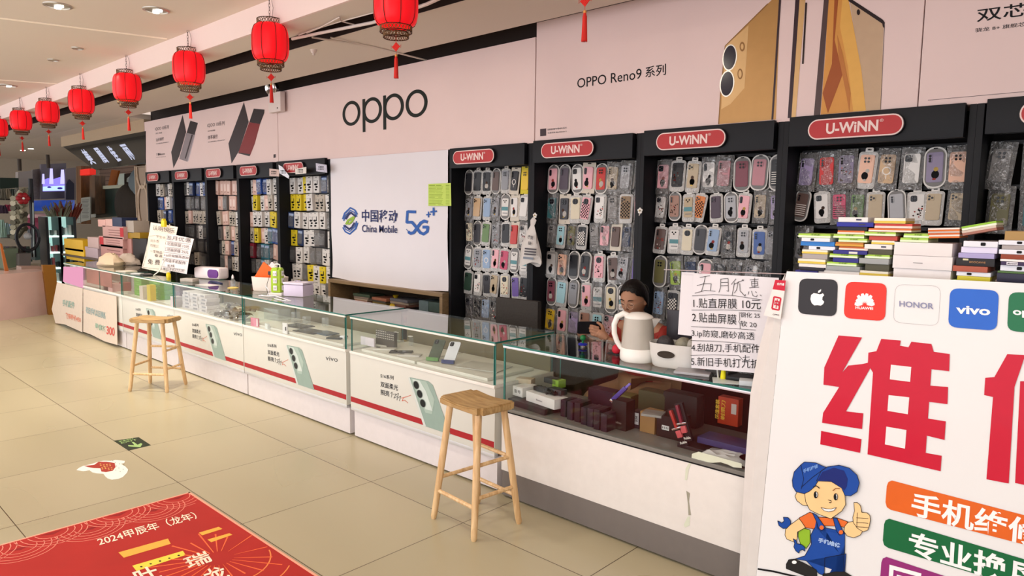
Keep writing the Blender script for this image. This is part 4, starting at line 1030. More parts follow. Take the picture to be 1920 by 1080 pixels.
    OR = mat('#d9611c', .4, coat=.2, name='bar_orange'); GN = mat('#0e6236', .4, coat=.2, name='bar_green'); PU = mat('#8f2b72', .4, coat=.2, name='bar_purple')
    def bar(x, y0, y1, sl, mt):
        a.poly(z5([(x+55, y0), (1700, y0+sl*(1645-x)), (1700, y1+sl*(1645-x)), (x+45, y1), (x+8, y1-25), (x-4, y1-70), (x+8, y0+50), (x+22, y0+14)])[::-1], mt, 2)
    bar(105, 200, 470, .262, OR); bar(80, 552, 820, .30, GN); bar(55, 903, 1180, .33, PU)
    T('手机维修', [(335, 520), (1560, 840), (350, 295)], WP, .022, 3, z5)
    T('专业换屏', [(310, 880), (1560, 1255), (322, 655)], WP, .022, 3, z5)
    T('回收手机', [(120, 1260), (1560, 1700), (140, 960)], WP, .022, 3, z5)
    a.line([(1421, 1066.5), (1450, 1071), (1480, 1078)], 3.4, INK, 2); a.line([(1480, 1078), (1560, 1095)], 3.4, INK, 2)
    # cartoon worker in cap and overalls (plain generic figure)
    zc = lambda L: [(1440 + x/4.154, 820 + y/4.154) for x, y in L]
    SK = mat('#f0c78e', .5, name='cartoon_skin'); BLU = mat('#17479c', .45, name='cartoon_blue'); DBL = mat('#15256e', .45); ORG = mat('#dd6a2c', .5); LN = INK; GRN = mat('#8db52c', .5); SHO = mat('#22201f', .4)
    def sh(L, mt, l, w=1.0):
        a.poly(zc(L)[::-1], mt, l)
        if w: a.line(zc(L + [L[0]]), w, LN, l+.5)
    sh([(330, 720), (330, 820), (300, 865), (255, 830), (236, 770), (238, 730), (280, 706)], GRN, 2)
    sh([(290, 920), (215, 945), (300, 960), (400, 1060), (440, 1075), (445, 935), (610, 905), (600, 1060), (430, 1060), (470, 1075), (590, 1075), (600, 850), (600, 730), (370, 690), (335, 760), (340, 830)], BLU, 3)
    sh([(145, 985), (165, 950), (210, 945), (280, 975), (380, 1030), (385, 1085), (300, 1080), (145, 1020)], SHO, 4)
    sh([(430, 1065), (520, 1045), (600, 1045), (665, 1085), (430, 1090)], SHO, 4); a.ell(*zc([(208, 970)])[0], 4.4, 3.2, WP, 5)
    sh([(245, 625), (330, 580), (400, 620), (540, 625), (625, 655), (600, 700), (560, 690), (380, 685), (360, 712), (290, 700), (262, 660)], ORG, 4)
    sh([(245, 630), (178, 678), (140, 715), (136, 760), (150, 790), (205, 812), (230, 790), (232, 735), (295, 700), (265, 655)], SK, 5)
    sh([(600, 690), (625, 660), (670, 650), (690, 690), (740, 730), (720, 760), (670, 780), (620, 765), (595, 730)], SK, 5)
    sh([(672, 505), (700, 505), (725, 530), (733, 580), (775, 585), (797, 605), (800, 640), (795, 680), (780, 720), (745, 732), (700, 705), (668, 660), (664, 620), (678, 570)], SK, 6)
    for y in (625, 662, 695): a.line(zc([(692, y-2), (740, y), (785, y+4)]), .9, LN, 7)
    a.line(zc([(700, 582), (696, 700)]), .9, LN, 7)
    sh([(385, 610), (370, 690), (400, 715), (560, 745), (600, 750), (600, 840), (560, 900), (430, 915), (375, 850), (350, 800)], BLU, 5, 0)
    for L in ([(350, 585), (380, 600), (452, 700), (420, 725), (395, 700), (385, 660)], [(510, 625), (540, 625), (595, 745), (560, 758), (535, 720)]): sh(L, BLU, 6)
    for x, y in ((423, 698), (573, 735)): a.ell(*zc([(x, y)])[0], 4, 4, ORG, 8)
    T('手机维修', [(395, 812), (566, 860), (400, 775)], mat('#a8c4ec', .5), .03, 8, zc)
    sh([(78, 648), (95, 655), (110, 665), (128, 650), (122, 620), (160, 622), (180, 650), (180, 680), (160, 705), (120, 708), (88, 685)], BLU, 4)
    sh([(200, 785), (225, 800), (230, 825), (262, 830), (290, 850), (292, 885), (275, 870), (250, 880), (246, 900), (220, 880), (205, 850), (212, 822)], BLU, 6)
    # head
    sh([(215, 455), (230, 425), (260, 415), (300, 440), (312, 530), (275, 525), (230, 490)], SK, 7)
    sh([(290, 430), (385, 335), (500, 335), (600, 400), (610, 520), (580, 570), (495, 630), (400, 595), (330, 560), (300, 500)], SK, 8)
    sh([(195, 330), (210, 265), (262, 210), (290, 188), (380, 195), (445, 225), (470, 232), (400, 330), (370, 380), (330, 415), (290, 435), (225, 420), (200, 380)], BLU, 9)
    sh([(385, 335), (420, 260), (470, 225), (560, 212), (640, 235), (700, 290), (718, 350), (700, 420), (650, 452), (605, 448), (580, 390), (500, 340)], BLU, 10)
    a.poly(zc([(395, 330), (430, 265), (520, 232), (600, 255), (628, 320), (620, 380), (600, 410), (575, 380), (500, 338)])[::-1], DBL, 11)
    a.line(zc([(262, 210), (285, 320), (265, 400)]), .8, LN, 10.6); a.line(zc([(265, 385), (350, 310), (445, 240)]), .9, LN, 10.6)
    T('手机维修', [(285, 275), (400, 232), (280, 245)], mat('#7fa8e6', .5), .02, 12, zc)
    for x, y in ((380, 442), (535, 458)):
        q = zc([(x, y)])[0]; a.ell(*q, 3.9, 6.6, LN, 12); a.ell(q[0]+1.3, q[1]-.4, 1.8, 4.4, WP, 13); a.ell(q[0]-.4, q[1]+.3, 2.2, 4.6, LN, 14)
    a.line(zc([(360, 382), (385, 372), (410, 392)]), 1.6, LN, 12); a.line(zc([(512, 412), (535, 392), (568, 395)]), 1.6, mat('#8a5a2c', .5), 12)
    a.line(zc([(475, 482), (500, 488), (498, 505), (482, 502)]), 1.1, LN, 12)
    a.poly(zc([(420, 540), (460, 550), (500, 552), (542, 540), (520, 565), (480, 574), (445, 565)])[::-1], WP, 12); a.line(zc([(420, 540), (460, 550), (500, 552), (542, 540)]), .8, LN, 13); a.line(zc([(420, 540), (445, 565), (480, 574), (520, 565), (542, 540)]), .8, LN, 13)
    so = b.build('repair_banner', smooth=False); tag(so, 'large white vinyl banner with red characters and phone brand icons', 'banner')
    # loose flap folding round the corner
    b = MB(); V2 = mat('#d9d3cf', .4, name='sign_vinyl_back', coat=.2)
    rows = [((1480, 504), (1476, 506), (1474, 508)), ((1446, 560), (1462, 558), (1469, 560)), ((1418, 655), (1442, 655), (1459, 655)), ((1402, 740), (1428, 745), (1451, 740)), ((1393, 860), (1418, 865), (1439, 860)), ((1386, 980), (1408, 985), (1427, 980)), ((1378, 1130), (1398, 1130), (1413, 1130))]
    vs = []; fs = []
    for r, row in enumerate(rows):
        for c, (x, y) in enumerate(row):
            vs.append(a.pt(x, y, -.7) + Vector((0, (.025 if c == 0 else (-.012 if c == 1 else 0))*min(1, r/2), 0)))
    for r in range(len(rows)-1):
        for c in range(2): k = r*3+c; fs.append((k, k+3, k+4, k+1))
    b.add(vs, fs, V2)
    f_ = b.build('side_flap', so); f_.location = -so.location
    b = MB(); a3 = Art(b, P0 + Vector((0, -.018, 0)), n, .0008)
    zf = lambda L: [(1100 + x/5.047, 480 + y/5.047) for x, y in L]
    a3.poly(zf([(1785, 225), (1885, 232), (1875, 330), (1760, 315)])[::-1], RD, 1); a3.text('全网通', *zf([(1800, 275), (1870, 282), (1803, 250)]), WP, 2, .02)
    a3.poly(zf([(1760, 315), (1875, 330), (1835, 600), (1675, 560)])[::-1], mat('#e4dcd8', .5), 1)
    a3.line(zf([(1775, 385), (1838, 400), (1820, 512), (1755, 498), (1775, 385)]), 3, RD, 2); a3.text('中', *zf([(1772, 485), (1815, 495), (1785, 405)]), RD, 3, .05)
    a3.text('OPPO', *zf([(1762, 560), (1822, 568), (1764, 545)]), mat('#5c585c', .5), 2, .02)
    q = b.build('printed_patch', so, smooth=False); q.location = -so.location
sign()

# ---- box piles on the tall case
def piles():
    YS = 2.785
    F6 = lambda x, y: (1470 + x/7.713, 380 + y/7.713); F7 = lambda x, y: (1690 + x/7.713, 400 + y/7.713)
    C = dict(lime=('#a5c94e', '#dde9c8'), white=('#e4dedb', None), blue=('#2f78c4', None), wtag=('#dedfe8', None), cream=('#e3dccb', '#d8bd4e'), grey=('#8d8684', None), mauve=('#a39a98', None), dark=('#2a2630', None), navy=('#2d2a7c', None), royal=('#2a2c90', None),
             orange=('#cf6c30', '#eadfd2'), ochre=('#b5702e', '#cf9a3e'), red=('#b8463a', None), redw=('#cc4b40', '#f0d2c8'), olive=('#4d4a38', None), silver=('#9a9c9c', None), terra=('#a8543e', None), lilac=('#a59cc8', None), lav=('#d6d0e6', None), black=('#221d1e', None), kraft=('#a3824e', None),
             rust=('#8a3a20', None), purp=('#3a2a4c', None), yel=('#cfc23a', None), greend=('#4d6b3a', None), nblack=('#2c2a3e', None), bigw=('#e0d9d8', None))
    word = dict(lime='lime green and white', white='white', blue='bright blue', wtag='white black-tabbed', cream='cream and yellow', grey='grey', mauve='mauve-grey', dark='near-black', navy='navy', royal='royal blue', orange='orange and white', ochre='ochre', red='red', redw='red and white', olive='dark olive', silver='silver', terra='terracotta', lilac='lilac', lav='pale lavender', black='black gold-lettered', kraft='brown kraft', rust='rust red', purp='dark purple', yel='yellow', greend='dull green', nblack='blue-black', bigw='large plain white')
    cols = [
     ('pile beside the price sheet', F6, [(155, 480, 75, 'navy'), (230, 570, 50, 'dark'), (205, 600, 50, 'white'), (195, 590, 70, 'cream'), (240, 600, 72, 'mauve'), (232, 600, 62, 'cream'), (325, 705, 55, 'wtag'), (205, 700, 64, 'blue'), (225, 640, 55, 'wtag'), (178, 640, 58, 'lime')], 975),
     ('pile second from the price sheet', F6, [(482, 1085, 100, 'white'), (590, 1090, 75, 'silver'), (610, 1040, 52, 'lime'), (690, 1060, 65, 'navy'), (640, 1040, 56, 'lime'), (690, 1180, 58, 'navy'), (765, 1180, 55, 'orange'), (720, 1120, 62, 'ochre'), (760, 1170, 54, 'lime'), (670, 1110, 58, 'lime'), (730, 1110, 55, 'orange'), (725, 1150, 55, 'dark'), (720, 1245, 64, 'royal'), (725, 1150, 72, 'white')], 1010),
     ('pile third from the price sheet', F6, [(1110, 1500, 60, 'terra'), (1090, 1500, 72, 'cream'), (1155, 1505, 100, 'olive'), (1070, 1500, 82, 'silver'), (1145, 1500, 58, 'lime'), (1190, 1530, 78, 'olive'), (1135, 1530, 70, 'white'), (1230, 1560, 58, 'cream'), (1185, 1590, 65, 'red'), (1125, 1570, 58, 'lime'), (1180, 1790, 52, 'orange'), (1255, 1790, 68, 'redw'), (1255, 1700, 80, 'cream')], 1035),
     ('middle pile of large white boxes', F7, [(-135, 700, 200, 'bigw'), (-150, 715, 195, 'bigw'), (-140, 700, 190, 'bigw'), (-60, 340, 65, 'lime'), (-20, 360, 62, 'lime')], 955),
     ('pile beyond the large white boxes', F7, [(725, 1250, 85, 'lime'), (800, 1280, 64, 'yel'), (780, 1280, 62, 'wtag'), (725, 1230, 85, 'terra'), (760, 1320, 115, 'black'), (790, 1310, 75, 'lilac'), (820, 1340, 88, 'lav'), (850, 1345, 86, 'wtag')], 978),
     ('pile at the picture edge', F7, [(1390, 1880, 100, 'silver'), (1370, 1880, 130, 'nblack'), (1375, 1880, 32, 'greend'), (1405, 1880, 84, 'wtag'), (1410, 1880, 55, 'purp'), (1400, 1880, 35, 'white'), (1400, 1880, 70, 'rust'), (1370, 1880, 70, 'wtag'), (1400, 1880, 65, 'mauve'), (1350, 1880, 68, 'wtag'), (1430, 1880, 132, 'kraft')], 1008)]
    seen = {}; tops = {}
    for pi, (pn, Fm, L, yb) in enumerate(cols):
        xm = sum((a_[0]+a_[1])/2 for a_ in L)/len(L); px, py = Fm(xm, yb)
        z = 1.3725; sc = onY(px, py, YS).z - onY(px, py+.1, YS).z; sc = (onY(px, py-1, YS).z - onY(px, py, YS).z)/7.713
        kc = {}
        for li, (xa, xb, h, cn) in enumerate(L):
            H = h*sc*1.0; xA = onY(Fm(xa, 0)[0], py, YS).x; xB = onY(Fm(xb, 0)[0], py, YS).x
            W = xB-xA; D = .16 if W < .09 else .15
            yf = YS + random.uniform(0, .012)
            c1, c2 = C[cn]; b = MB(); cx = (xA+xB)/2
            b.bb(-W/2, W/2, 0, D, 0, H-.0006, mat(c1, .4, name='box_card', coat=.15), .0015)
            if c2: b.bb(-W/2-.0004, W/2+.0004, -.0006, D-.002, .0008, H*.5, mat(c2, .4))
            if cn in ('wtag',): b.rrprism(.014, H*.55, .003, .0012, INK, Matrix.Translation((-.012 + .02*(li % 2), -.0004, H*.5)), 3)
            if cn == 'black':
                b.text('BOOCAVVE', (-.016, -.0012, H*.38), (.03, -.0012, H*.38), (-.016, -.0012, H*.62), mat('#a3764a', .4), .02); b.box((-W*.25, -.0008, H*.8), (.016, .0012, .006), mat('#d9d2a8', .5))
            if cn == 'navy' and li == 5: b.box((.012, -.0008, H*.4), (.03, .0012, H*.5), mat('#e2d9cf', .5))
            if cn == 'purp': b.box((-.012, -.0008, H*.5), (.03, .0012, H*.8), mat('#dcd8e0', .5)); b.text('Monsted', (-.024, -.0018, H*.3), (.0, -.0018, H*.3), (-.024, -.0018, H*.7), INK, .01)
            if cn == 'orange' or cn == 'redw': b.box((W*.1, -.0009, H*.3), (W*.6, .0012, H*.35), mat('#ecdcd0', .5))
            if cn == 'bigw' and li == 1: b.box((-.012, -.0006, H*.45), (.03, .001, .0018), mat('#55504f', .5))
            if cn == 'lime': b.text('手机膜', (-W*.1, -.0012, H*.55), (W*.2, -.0012, H*.55), (-W*.1, -.0012, H*.9), mat('#5f7d2c', .5), .02)
            if cn == 'royal' or cn == 'white' and li > 5: b.box((W*.2, -.0006, H*.5), (W*.18, .001, H*.3), mat('#3f3f55', .5))
            kc[cn] = kc.get(cn, 0) + 1
            o = b.build('screen_film_box', loc=None); o.location = (cx, yf, z); o.rotation_euler.z = random.gauss(0, .02)
            lab = f"{word[cn]} box, {ORD[li] if li < 12 else 'one of the top'} up, {pn}" if li < len(L)-1 else f"{word[cn]} box topping the {pn}"
            if li >= 12 and li < len(L)-1: lab = f"{word[cn]} box just under the top, {pn}"
            tag(o, lab, 'box', 'boxes piled on the tall case'); z += H
        tops[pi] = z
    # two tilted and two side boxes on top
    def loose(x0, y0, x1, y1, h, cols_, lb, base=None, Y=YS+.004):
        P = onY(x0, y0, Y); Q = onY(x1, y1, Y); W = (Q-P).length; H = h*(onY(x0, y0-1, Y).z - P.z); b = MB()
        b.bb(0, W, 0, .14, 0, H/2, mat(cols_[0], .4)); b.bb(0, W, 0, .14, H/2+.0003, H, mat(cols_[1], .4))
        o = b.build('screen_film_box'); o.location = P; o.rotation_euler.y = -math.atan2(Q.z-P.z, Q.x-P.x)
        if base is not None: o.location.z = base
        tag(o, lb, 'box', 'boxes piled on the tall case')
    zt3 = tops[3] - 130*((onY(1730, 499, YS).z-onY(1730, 500, YS).z)/7.713)
    for k in range(3):
        y0 = 447 - k*6.4
        loose(1740 + (k == 0)*2, y0, 1799, y0-1, 6.2, ('#cf6a28', '#e6d5cc') if k != 1 else ('#c9622a', '#c2b0a8'), ['lowest', 'middle', 'topmost'][k] + ' orange and white box beside the lime ones on white boxes')
    loose(1805, 442, 1869, 431, 9, ('#9e6a5c', '#c9b8aa'), 'tilted reddish-brown box under the tilted lime one', None); loose(1804, 432.5, 1869, 421.5, 7.5, ('#dfe3cf', '#8dbb3a'), 'tilted lime green box crowning the pile beyond white boxes', None)
piles()
# ================================================================== FURNITURE BEHIND THE COUNTER
WCAB = wood('#7d6547', '#8f7656', 'low_cabinet_wood', (1, 6, 12))
def low_cabinet():
    x0, x1 = -6.49, -4.66; y0 = 4.13
    o = empty('low_cabinet', ((x0+x1)/2, y0, 0), 'low open wooden cabinet under the white cloth poster', 'cabinet'); X = (x1-x0)/2; zt = .885
    b = MB(); b.bb(-X, X, 0, .4, zt-.035, zt, WCAB, .003); lpart(b, 'top_board', o)
    for s_ in (-1, 1): b = MB(); b.box((s_*(X-.02), .2, (zt-.035)/2), (.04, .4, zt-.036), WCAB, .003); lpart(b, 'side_board', o)
    b = MB(); b.bb(-X+.04, X-.04, .37, .39, 0, zt-.036, mat('#3b2d20', .7)); lpart(b, 'back_board', o)
    b = MB(); b.bb(-X+.04, X-.04, .01, .37, .52, .545, WCAB); lpart(b, 'shelf', o)
    b = MB(); b.bb(-X+.04, X-.04, .01, .03, .02, .39, mat('#8f7a3a', .6)); lpart(b, 'door', o)
low_cabinet()
# bundles of papers and packets in the cabinet
pc = ['#6b4a40', '#7d6f66', '#4b463f', '#8b7d70', '#3e4a3c', '#94604c', '#5b5a60', '#2f2b2e', '#a08c7c', '#6b5a30']
for s_ in range(3):
    z = .5455
    for k in range(9):
        w = .26 + random.uniform(-.03, .03); b = MB(); h = random.uniform(.018, .03)
        b.box((0, 0, h/2), (w, .2, h-.001), mat(pc[(k*3+s_) % 10], .6, vary=.1, scale=30), .004)
        o = b.build('paper_packet'); o.location = (-5.98 + s_*.31, 4.29, z); o.rotation_euler.z = random.gauss(0, .08); z += h
        tag(o, f"packet {ORD[k]} up in the {['dull pile at the poster edge', 'middle dull pile', 'dull pile beside the yellow bag'][s_]} of the low cabinet", 'packet', 'packets piled in the low cabinet')
b = MB(); YB_ = mat('#b79a1c', .5, bump=.5, scale=30)
b.lathe([(.001, 0), (.08, 0), (.10, .04), (.09, .10), (.05, .16), (.015, .20), (.012, .21), (.03, .245), (.001, .24)], YB_, 14)
o = b.build('plastic_bag'); o.location = (onY(742, 565, 4.24).x, 4.24, .5455); tag(o, 'tied yellow plastic bag in the low wooden cabinet', 'bag')
for i, (x, y, z, d, c, rz, lb) in enumerate(((-4.99, 4.28, .5455, (.12, .2, .24), '#56666a', .1, 'upright grey-green carton beside the yellow bag'), (-4.81, 4.30, .5455, (.20, .2, .15), '#252a2a', .05, 'black carton in the end of the low cabinet'), (-4.81, 4.28, .696, (.22, .2, .09), '#3f4f4c', -.1, 'dark green carton lying on the black carton'))):
    b = MB(); b.box((0, 0, d[2]/2), d, mat(c, .5, vary=.1), .004); o = b.build('carton'); o.location = (x, y, z); o.rotation_euler.z = rz; tag(o, lb, 'box')
# chair behind the counter
def back_chair():
    o = empty('office_chair', (-3.42, 3.75, 0), 'dark grey fabric chair back behind the glass counter', 'chair')
    g = mat('#3c3835', .8, bump=.5, scale=60); 
    b = MB(); b.box((0, .02, .80), (.40, .05, .36), g, .02, rz=.06); lpart(b, 'backrest', o)
    b = MB(); b.box((0, .12 - .25, .46), (.42, .42, .07), g, .02); lpart(b, 'seat', o)
    for sx in (-1, 1):
        for sy in (-1, 1): b = MB(); b.cyl((sx*.18, -.13+sy*.17, .43), (sx*.2, -.13+sy*.19, 0), .012, BLACKM); lpart(b, 'leg', o)
        b = MB(); b.cyl((sx*.17, .05, .45), (sx*.17, .03, .66), .012, BLACKM); lpart(b, 'back_post', o)
back_chair()

# ================================================================== PERSON
def person():
    H = Vector((-2.385, 3.70, 1.075))                # head centre
    SKIN = mat('#a87a60', .5, name='skin', vary=.05, scale=12); HAIR = mat('#0e0a0a', .4, name='hair', bump=.4, scale=90)
    # ---- body as skinned skeleton
    nodes = {}; verts = []; rad = []; edges = []
    def nd(n, p, r, par=None):
        nodes[n] = len(verts); verts.append(Vector(p)); rad.append(r)
        if par: edges.append((nodes[par], nodes[n]))
    bx, by = -2.385, 3.80
    nd('pelvis', (bx, by+.06, .47), (.15, .12)); nd('waist', (bx, by+.05, .60), (.125, .095), 'pelvis'); nd('chest', (bx, by+.03, .76), (.145, .10), 'waist')
    nd('upper', (bx, by+.0, .885), (.12, .07), 'chest'); nd('neck', (bx, by-.035, .945), (.05, .05), 'upper'); nd('skull', (bx, by-.07, 1.02), (.05, .055), 'neck')
    for s, n in ((-1, 'a'), (1, 'b')):
        nd('sh'+n, (bx+s*.155, by+.01, .875), (.058, .055), 'upper'); 
        el = (bx+s*.215, by-.07, .665); nd('el'+n, el, (.040, .040), 'sh'+n)
        wr = (-2.66, 3.53, .835) if s < 0 else (-2.44, 3.50, .845)
        nd('fo'+n, Vector(el).lerp(Vector(wr), .45), (.036, .036), 'el'+n); nd('wr'+n, wr, (.023, .025), 'fo'+n)
        nd('hip'+n, (bx+s*.095, by+.0, .46), (.095, .085), 'pelvis'); nd('kn'+n, (bx+s*.12, by-.37, .47), (.062, .062), 'hip'+n); nd('an'+n, (bx+s*.12, by-.32, .09), (.038, .038), 'kn'+n); nd('ft'+n, (bx+s*.13, by-.45, .035), (.035, .03), 'an'+n)
    def skin(name, sel_edges, scale=1., sub=2):
        used = sorted({i for e in sel_edges for i in e}); mp = {k: i for i, k in enumerate(used)}
        me = bpy.data.meshes.new(name); me.from_pydata([verts[k] for k in used], [(mp[a_], mp[b_]) for a_, b_ in sel_edges], [])
        o = bpy.data.objects.new(name, me); COL.objects.link(o)
        o.modifiers.new('s', 'SKIN'); 
        for i, k in enumerate(used):
            me.skin_vertices[0].data[i].radius = (rad[k][0]*scale, rad[k][1]*scale)
        root = nodes['pelvis'] if nodes['pelvis'] in mp else used[0]
        me.skin_vertices[0].data[mp[root]].use_root = True
        mm = o.modifiers.new('u', 'SUBSURF'); mm.levels = sub; mm.render_levels = sub
        bpy.context.view_layer.update()
        r = bpy.data.meshes.new_from_object(o.evaluated_get(bpy.context.evaluated_depsgraph_get()))
        bpy.data.objects.remove(o); return r
    body = skin('b', edges)
    bm = bmesh.new(); bm.from_mesh(body)
    # ---- head, shaped from a sphere. local: -Y is the face, z up
    Mh = Matrix.Translation(H) @ Matrix.Rotation(.06, 4, 'Z') @ Matrix.Rotation(.30, 4, 'X')
    hb = bmesh.new(); bmesh.ops.create_uvsphere(hb, u_segments=64, v_segments=48, radius=1)
    def g(x, z, cx, cz, sx, sz): return math.exp(-((x-cx)/sx)**2 - ((z-cz)/sz)**2)
    for v in hb.verts:
        x, y, z = v.co
        w = .076*(1 - .22*max(0, -z)**1.4); d = .093 if y > 0 else .090; h = .115
        X, Y, Z = x*w, y*d, z*h
        if z < -.2: X *= 1 - .20*(-z-.2); Y = Y*(1-.10*(-z-.2)) + (-.008 if y < 0 else .018)*(-z-.2)
        if y < -.1:
            f = min(1, (-y-.1)/.5)
            n = .020*g(X, Z, 0, -.018, .010, .014) + .012*g(X, Z, 0, .004, .007, .022)     # nose
            n += .006*g(X, Z, 0, -.052, .022, .010) + .007*g(X, Z, 0, -.088, .020, .016)   # lips, chin
            n -= .009*(g(X, Z, .030, .010, .016, .010) + g(X, Z, -.030, .010, .016, .010)) # sockets
            n += .006*(g(X, Z, .030, .0075, .012, .007) + g(X, Z, -.030, .0075, .012, .007)) # lids
            n += .005*(g(X, Z, .030, .030, .022, .006) + g(X, Z, -.030, .030, .022, .006)) + .005*(g(X, Z, .042, -.022, .018, .018) + g(X, Z, -.042, -.022, .018, .018))
            n -= .003*g(X, Z, 0, -.0535, .020, .0018)
            Y -= n*f
        v.co = Mh @ Vector((X, Y, Z))
    tmp = bpy.data.meshes.new('h'); hb.to_mesh(tmp); bm.from_mesh(tmp); hb.free()
    # ears, hands (palm + five fingers each)
    eb = MB()
    for s in (-1, 1): eb.sphere(Mh @ Vector((s*.077, .012, -.004)), .5, SKIN, 10, 8, (.018, .034, .060))
    PH = Vector((-2.555, 3.475, .905)); 
    def hand(wr, s, phone):
        wr = Vector(wr); palm = wr.lerp(phone, .45)
        pts = [wr, palm, palm.lerp(phone, .6)]
        eb.tube([wr - (palm-wr)*.15, wr.lerp(palm, .4), palm, palm.lerp(phone, .5)], [.022, .028, .032, .027], SKIN, 10)
        up = Vector((0, 0, 1))
        for k in range(4):
            base = palm.lerp(phone, .45) + up*(.028 - .018*k) + Vector((0, -.004, 0))
            L = (.030, .034, .032, .026)[k]
            p1 = base + Vector((-s*L*.9, -.022, .010)); p2 = p1 + Vector((-s*L*.8, .004, .002)); p3 = p2 + Vector((-s*L*.4, .012, -.002))
            eb.tube([base, base.lerp(p1, .6), p1, p2, p3], [.0095, .0090, .0088, .0078, .0058], SKIN, 8)
        th = palm + Vector((0, .012, .026)); eb.tube([th, th + Vector((-s*.020, .010, .026)), th + Vector((-s*.042, .004, .040)), th + Vector((-s*.052, -.002, .042))], [.0125, .011, .0095, .007], SKIN, 8)
    wa, wb = verts[nodes['wra']], verts[nodes['wrb']]
    hand(wa, -1, PH + Vector((-.045, .01, -.01))); hand(wb, 1, PH + Vector((.045, .01, -.01)))
    eo = eb.build('e'); bm.from_mesh(eo.data); bpy.data.objects.remove(eo)
    me = bpy.data.meshes.new('person'); bm.to_mesh(me); bm.free()
    po = bpy.data.objects.new('person', me); COL.objects.link(po)
    rm = po.modifiers.new('r', 'REMESH'); rm.mode = 'VOXEL'; rm.voxel_size = .0045
    bpy.context.view_layer.update()
    me2 = bpy.data.meshes.new_from_object(po.evaluated_get(bpy.context.evaluated_depsgraph_get())); bpy.data.objects.remove(po)
    sb = bmesh.new(); sb.from_mesh(me2); bmesh.ops.smooth_vert(sb, verts=sb.verts, factor=.4, use_axis_x=True, use_axis_y=True, use_axis_z=True); sb.to_mesh(me2); sb.free()
    me2.materials.clear(); me2.materials.append(SKIN)
    for p in me2.polygons: p.use_smooth = True; p.material_index = 0
    po = bpy.data.objects.new('person', me2); COL.objects.link(po)
    tag(po, 'seated woman with dark tied hair and glasses looking down at a phone', 'person')
    # hair : cap over the skull + bun
    b = MB(); hb = bmesh.new(); bmesh.ops.create_uvsphere(hb, u_segments=160, v_segments=120, radius=1); kill = []
    for v in hb.verts:
        x, y, z = v.co; line = .66 - .5*abs(x)**2 if y < -.2 else (-.55 if y > .25 else -.55 + (.25-y)/.45*(.66-.5*abs(x)**2+.55))
        line = line - .02*math.sin(x*20)
        if z < line: kill.append(v)
        v.co = Mh @ Vector((x*.088, y*.104 + .004, z*.128 + .004))
    bmesh.ops.delete(hb, geom=kill, context='VERTS'); 
    me = bpy.data.meshes.new('hair'); hb.to_mesh(me); hb.free(); me.materials.append(HAIR)
    for p in me.polygons: p.use_smooth = True
    ho = bpy.data.objects.new('hair', me); COL.objects.link(ho); sm = ho.modifiers.new('so', 'SOLIDIFY'); sm.thickness = .008; ho.parent = po
    b = MB(); b.sphere(Mh @ Vector((0, .115, .01)), .045, HAIR, 20, 14, (1, .85, 1.1))
    b.build('hair_bun', po)
    # face features
    b = MB(); dk = mat('#1b1110', .5)
    for s in (-1, 1):
        b.tube([Mh @ Vector(q) for q in ((s*.016, -.0845, .004), (s*.024, -.0875, .0015), (s*.034, -.086, .001), (s*.043, -.080, .004))], .0016, dk, 5)
    b.build('eyelashes', po)
    b = MB()
    for s in (-1, 1): b.tube([Mh @ Vector(q) for q in ((s*.014, -.092, .030), (s*.028, -.091, .035), (s*.046, -.080, .031))], [.0024, .0028, .0012], HAIR, 5)
    b.build('eyebrows', po)
    b = MB(); LIP = mat('#7c3a33', .4); b.tube([Mh @ Vector(q) for q in ((-.021, -.088, -.053), (-.008, -.0965, -.0505), (0, -.0968, -.052), (.008, -.0965, -.0505), (.021, -.088, -.053))], [.001, .0034, .003, .0034, .001], LIP, 6)
    b.tube([Mh @ Vector(q) for q in ((-.018, -.089, -.056), (0, -.0965, -.059), (.018, -.089, -.056))], [.001, .0038, .001], LIP, 6); b.build('lips', po)
    # clothes
    E = lambda *L: [(nodes[a_], nodes[c_]) for a_, c_ in L]
    SH = mat('#8a2a22', .7, name='red_shirt', vary=.05, bump=.2, scale=40); TAN = mat('#8f7558', .7, name='tan_trousers', bump=.2, scale=40)
    rad2 = dict(enumerate(rad))
    me = skin('shirt', E(('pelvis', 'waist'), ('waist', 'chest'), ('chest', 'upper'), ('upper', 'sha'), ('upper', 'shb'), ('sha', 'ela'), ('shb', 'elb')), 1.13)
    me.materials.clear(); me.materials.append(SH); so = bpy.data.objects.new('shirt', me); COL.objects.link(so); so.parent = po
    for p in me.polygons: p.use_smooth = True; p.material_index = 0
    me = skin('trousers', E(('pelvis', 'hipa'), ('pelvis', 'hipb'), ('hipa', 'kna'), ('hipb', 'knb'), ('kna', 'ana'), ('knb', 'anb')), 1.16)
    me.materials.clear(); me.materials.append(TAN); to = bpy.data.objects.new('trousers', me); COL.objects.link(to); to.parent = po
    for p in me.polygons: p.use_smooth = True; p.material_index = 0
    # plain round print on the shirt front
    b = MB(); b.lathe([(.0001, .004), (.05, .003), (.055, 0)], mat('#b9ab8a', .7), 24, Matrix.Translation((bx, by-.105, .73)) @ Matrix.Rotation(PI/2, 4, 'X') @ Matrix.Rotation(.0, 4, 'X')); 
    for s in (-1, 1): b.sphere((bx+s*.018, by-.111, .738), .006, INK, 8, 6, (1, .3, 1))
    b.build('shirt_print', po)
    # glasses, phone and stool are things of their own
    g = MB(); FR = mat('#b59a86', .3, .6)
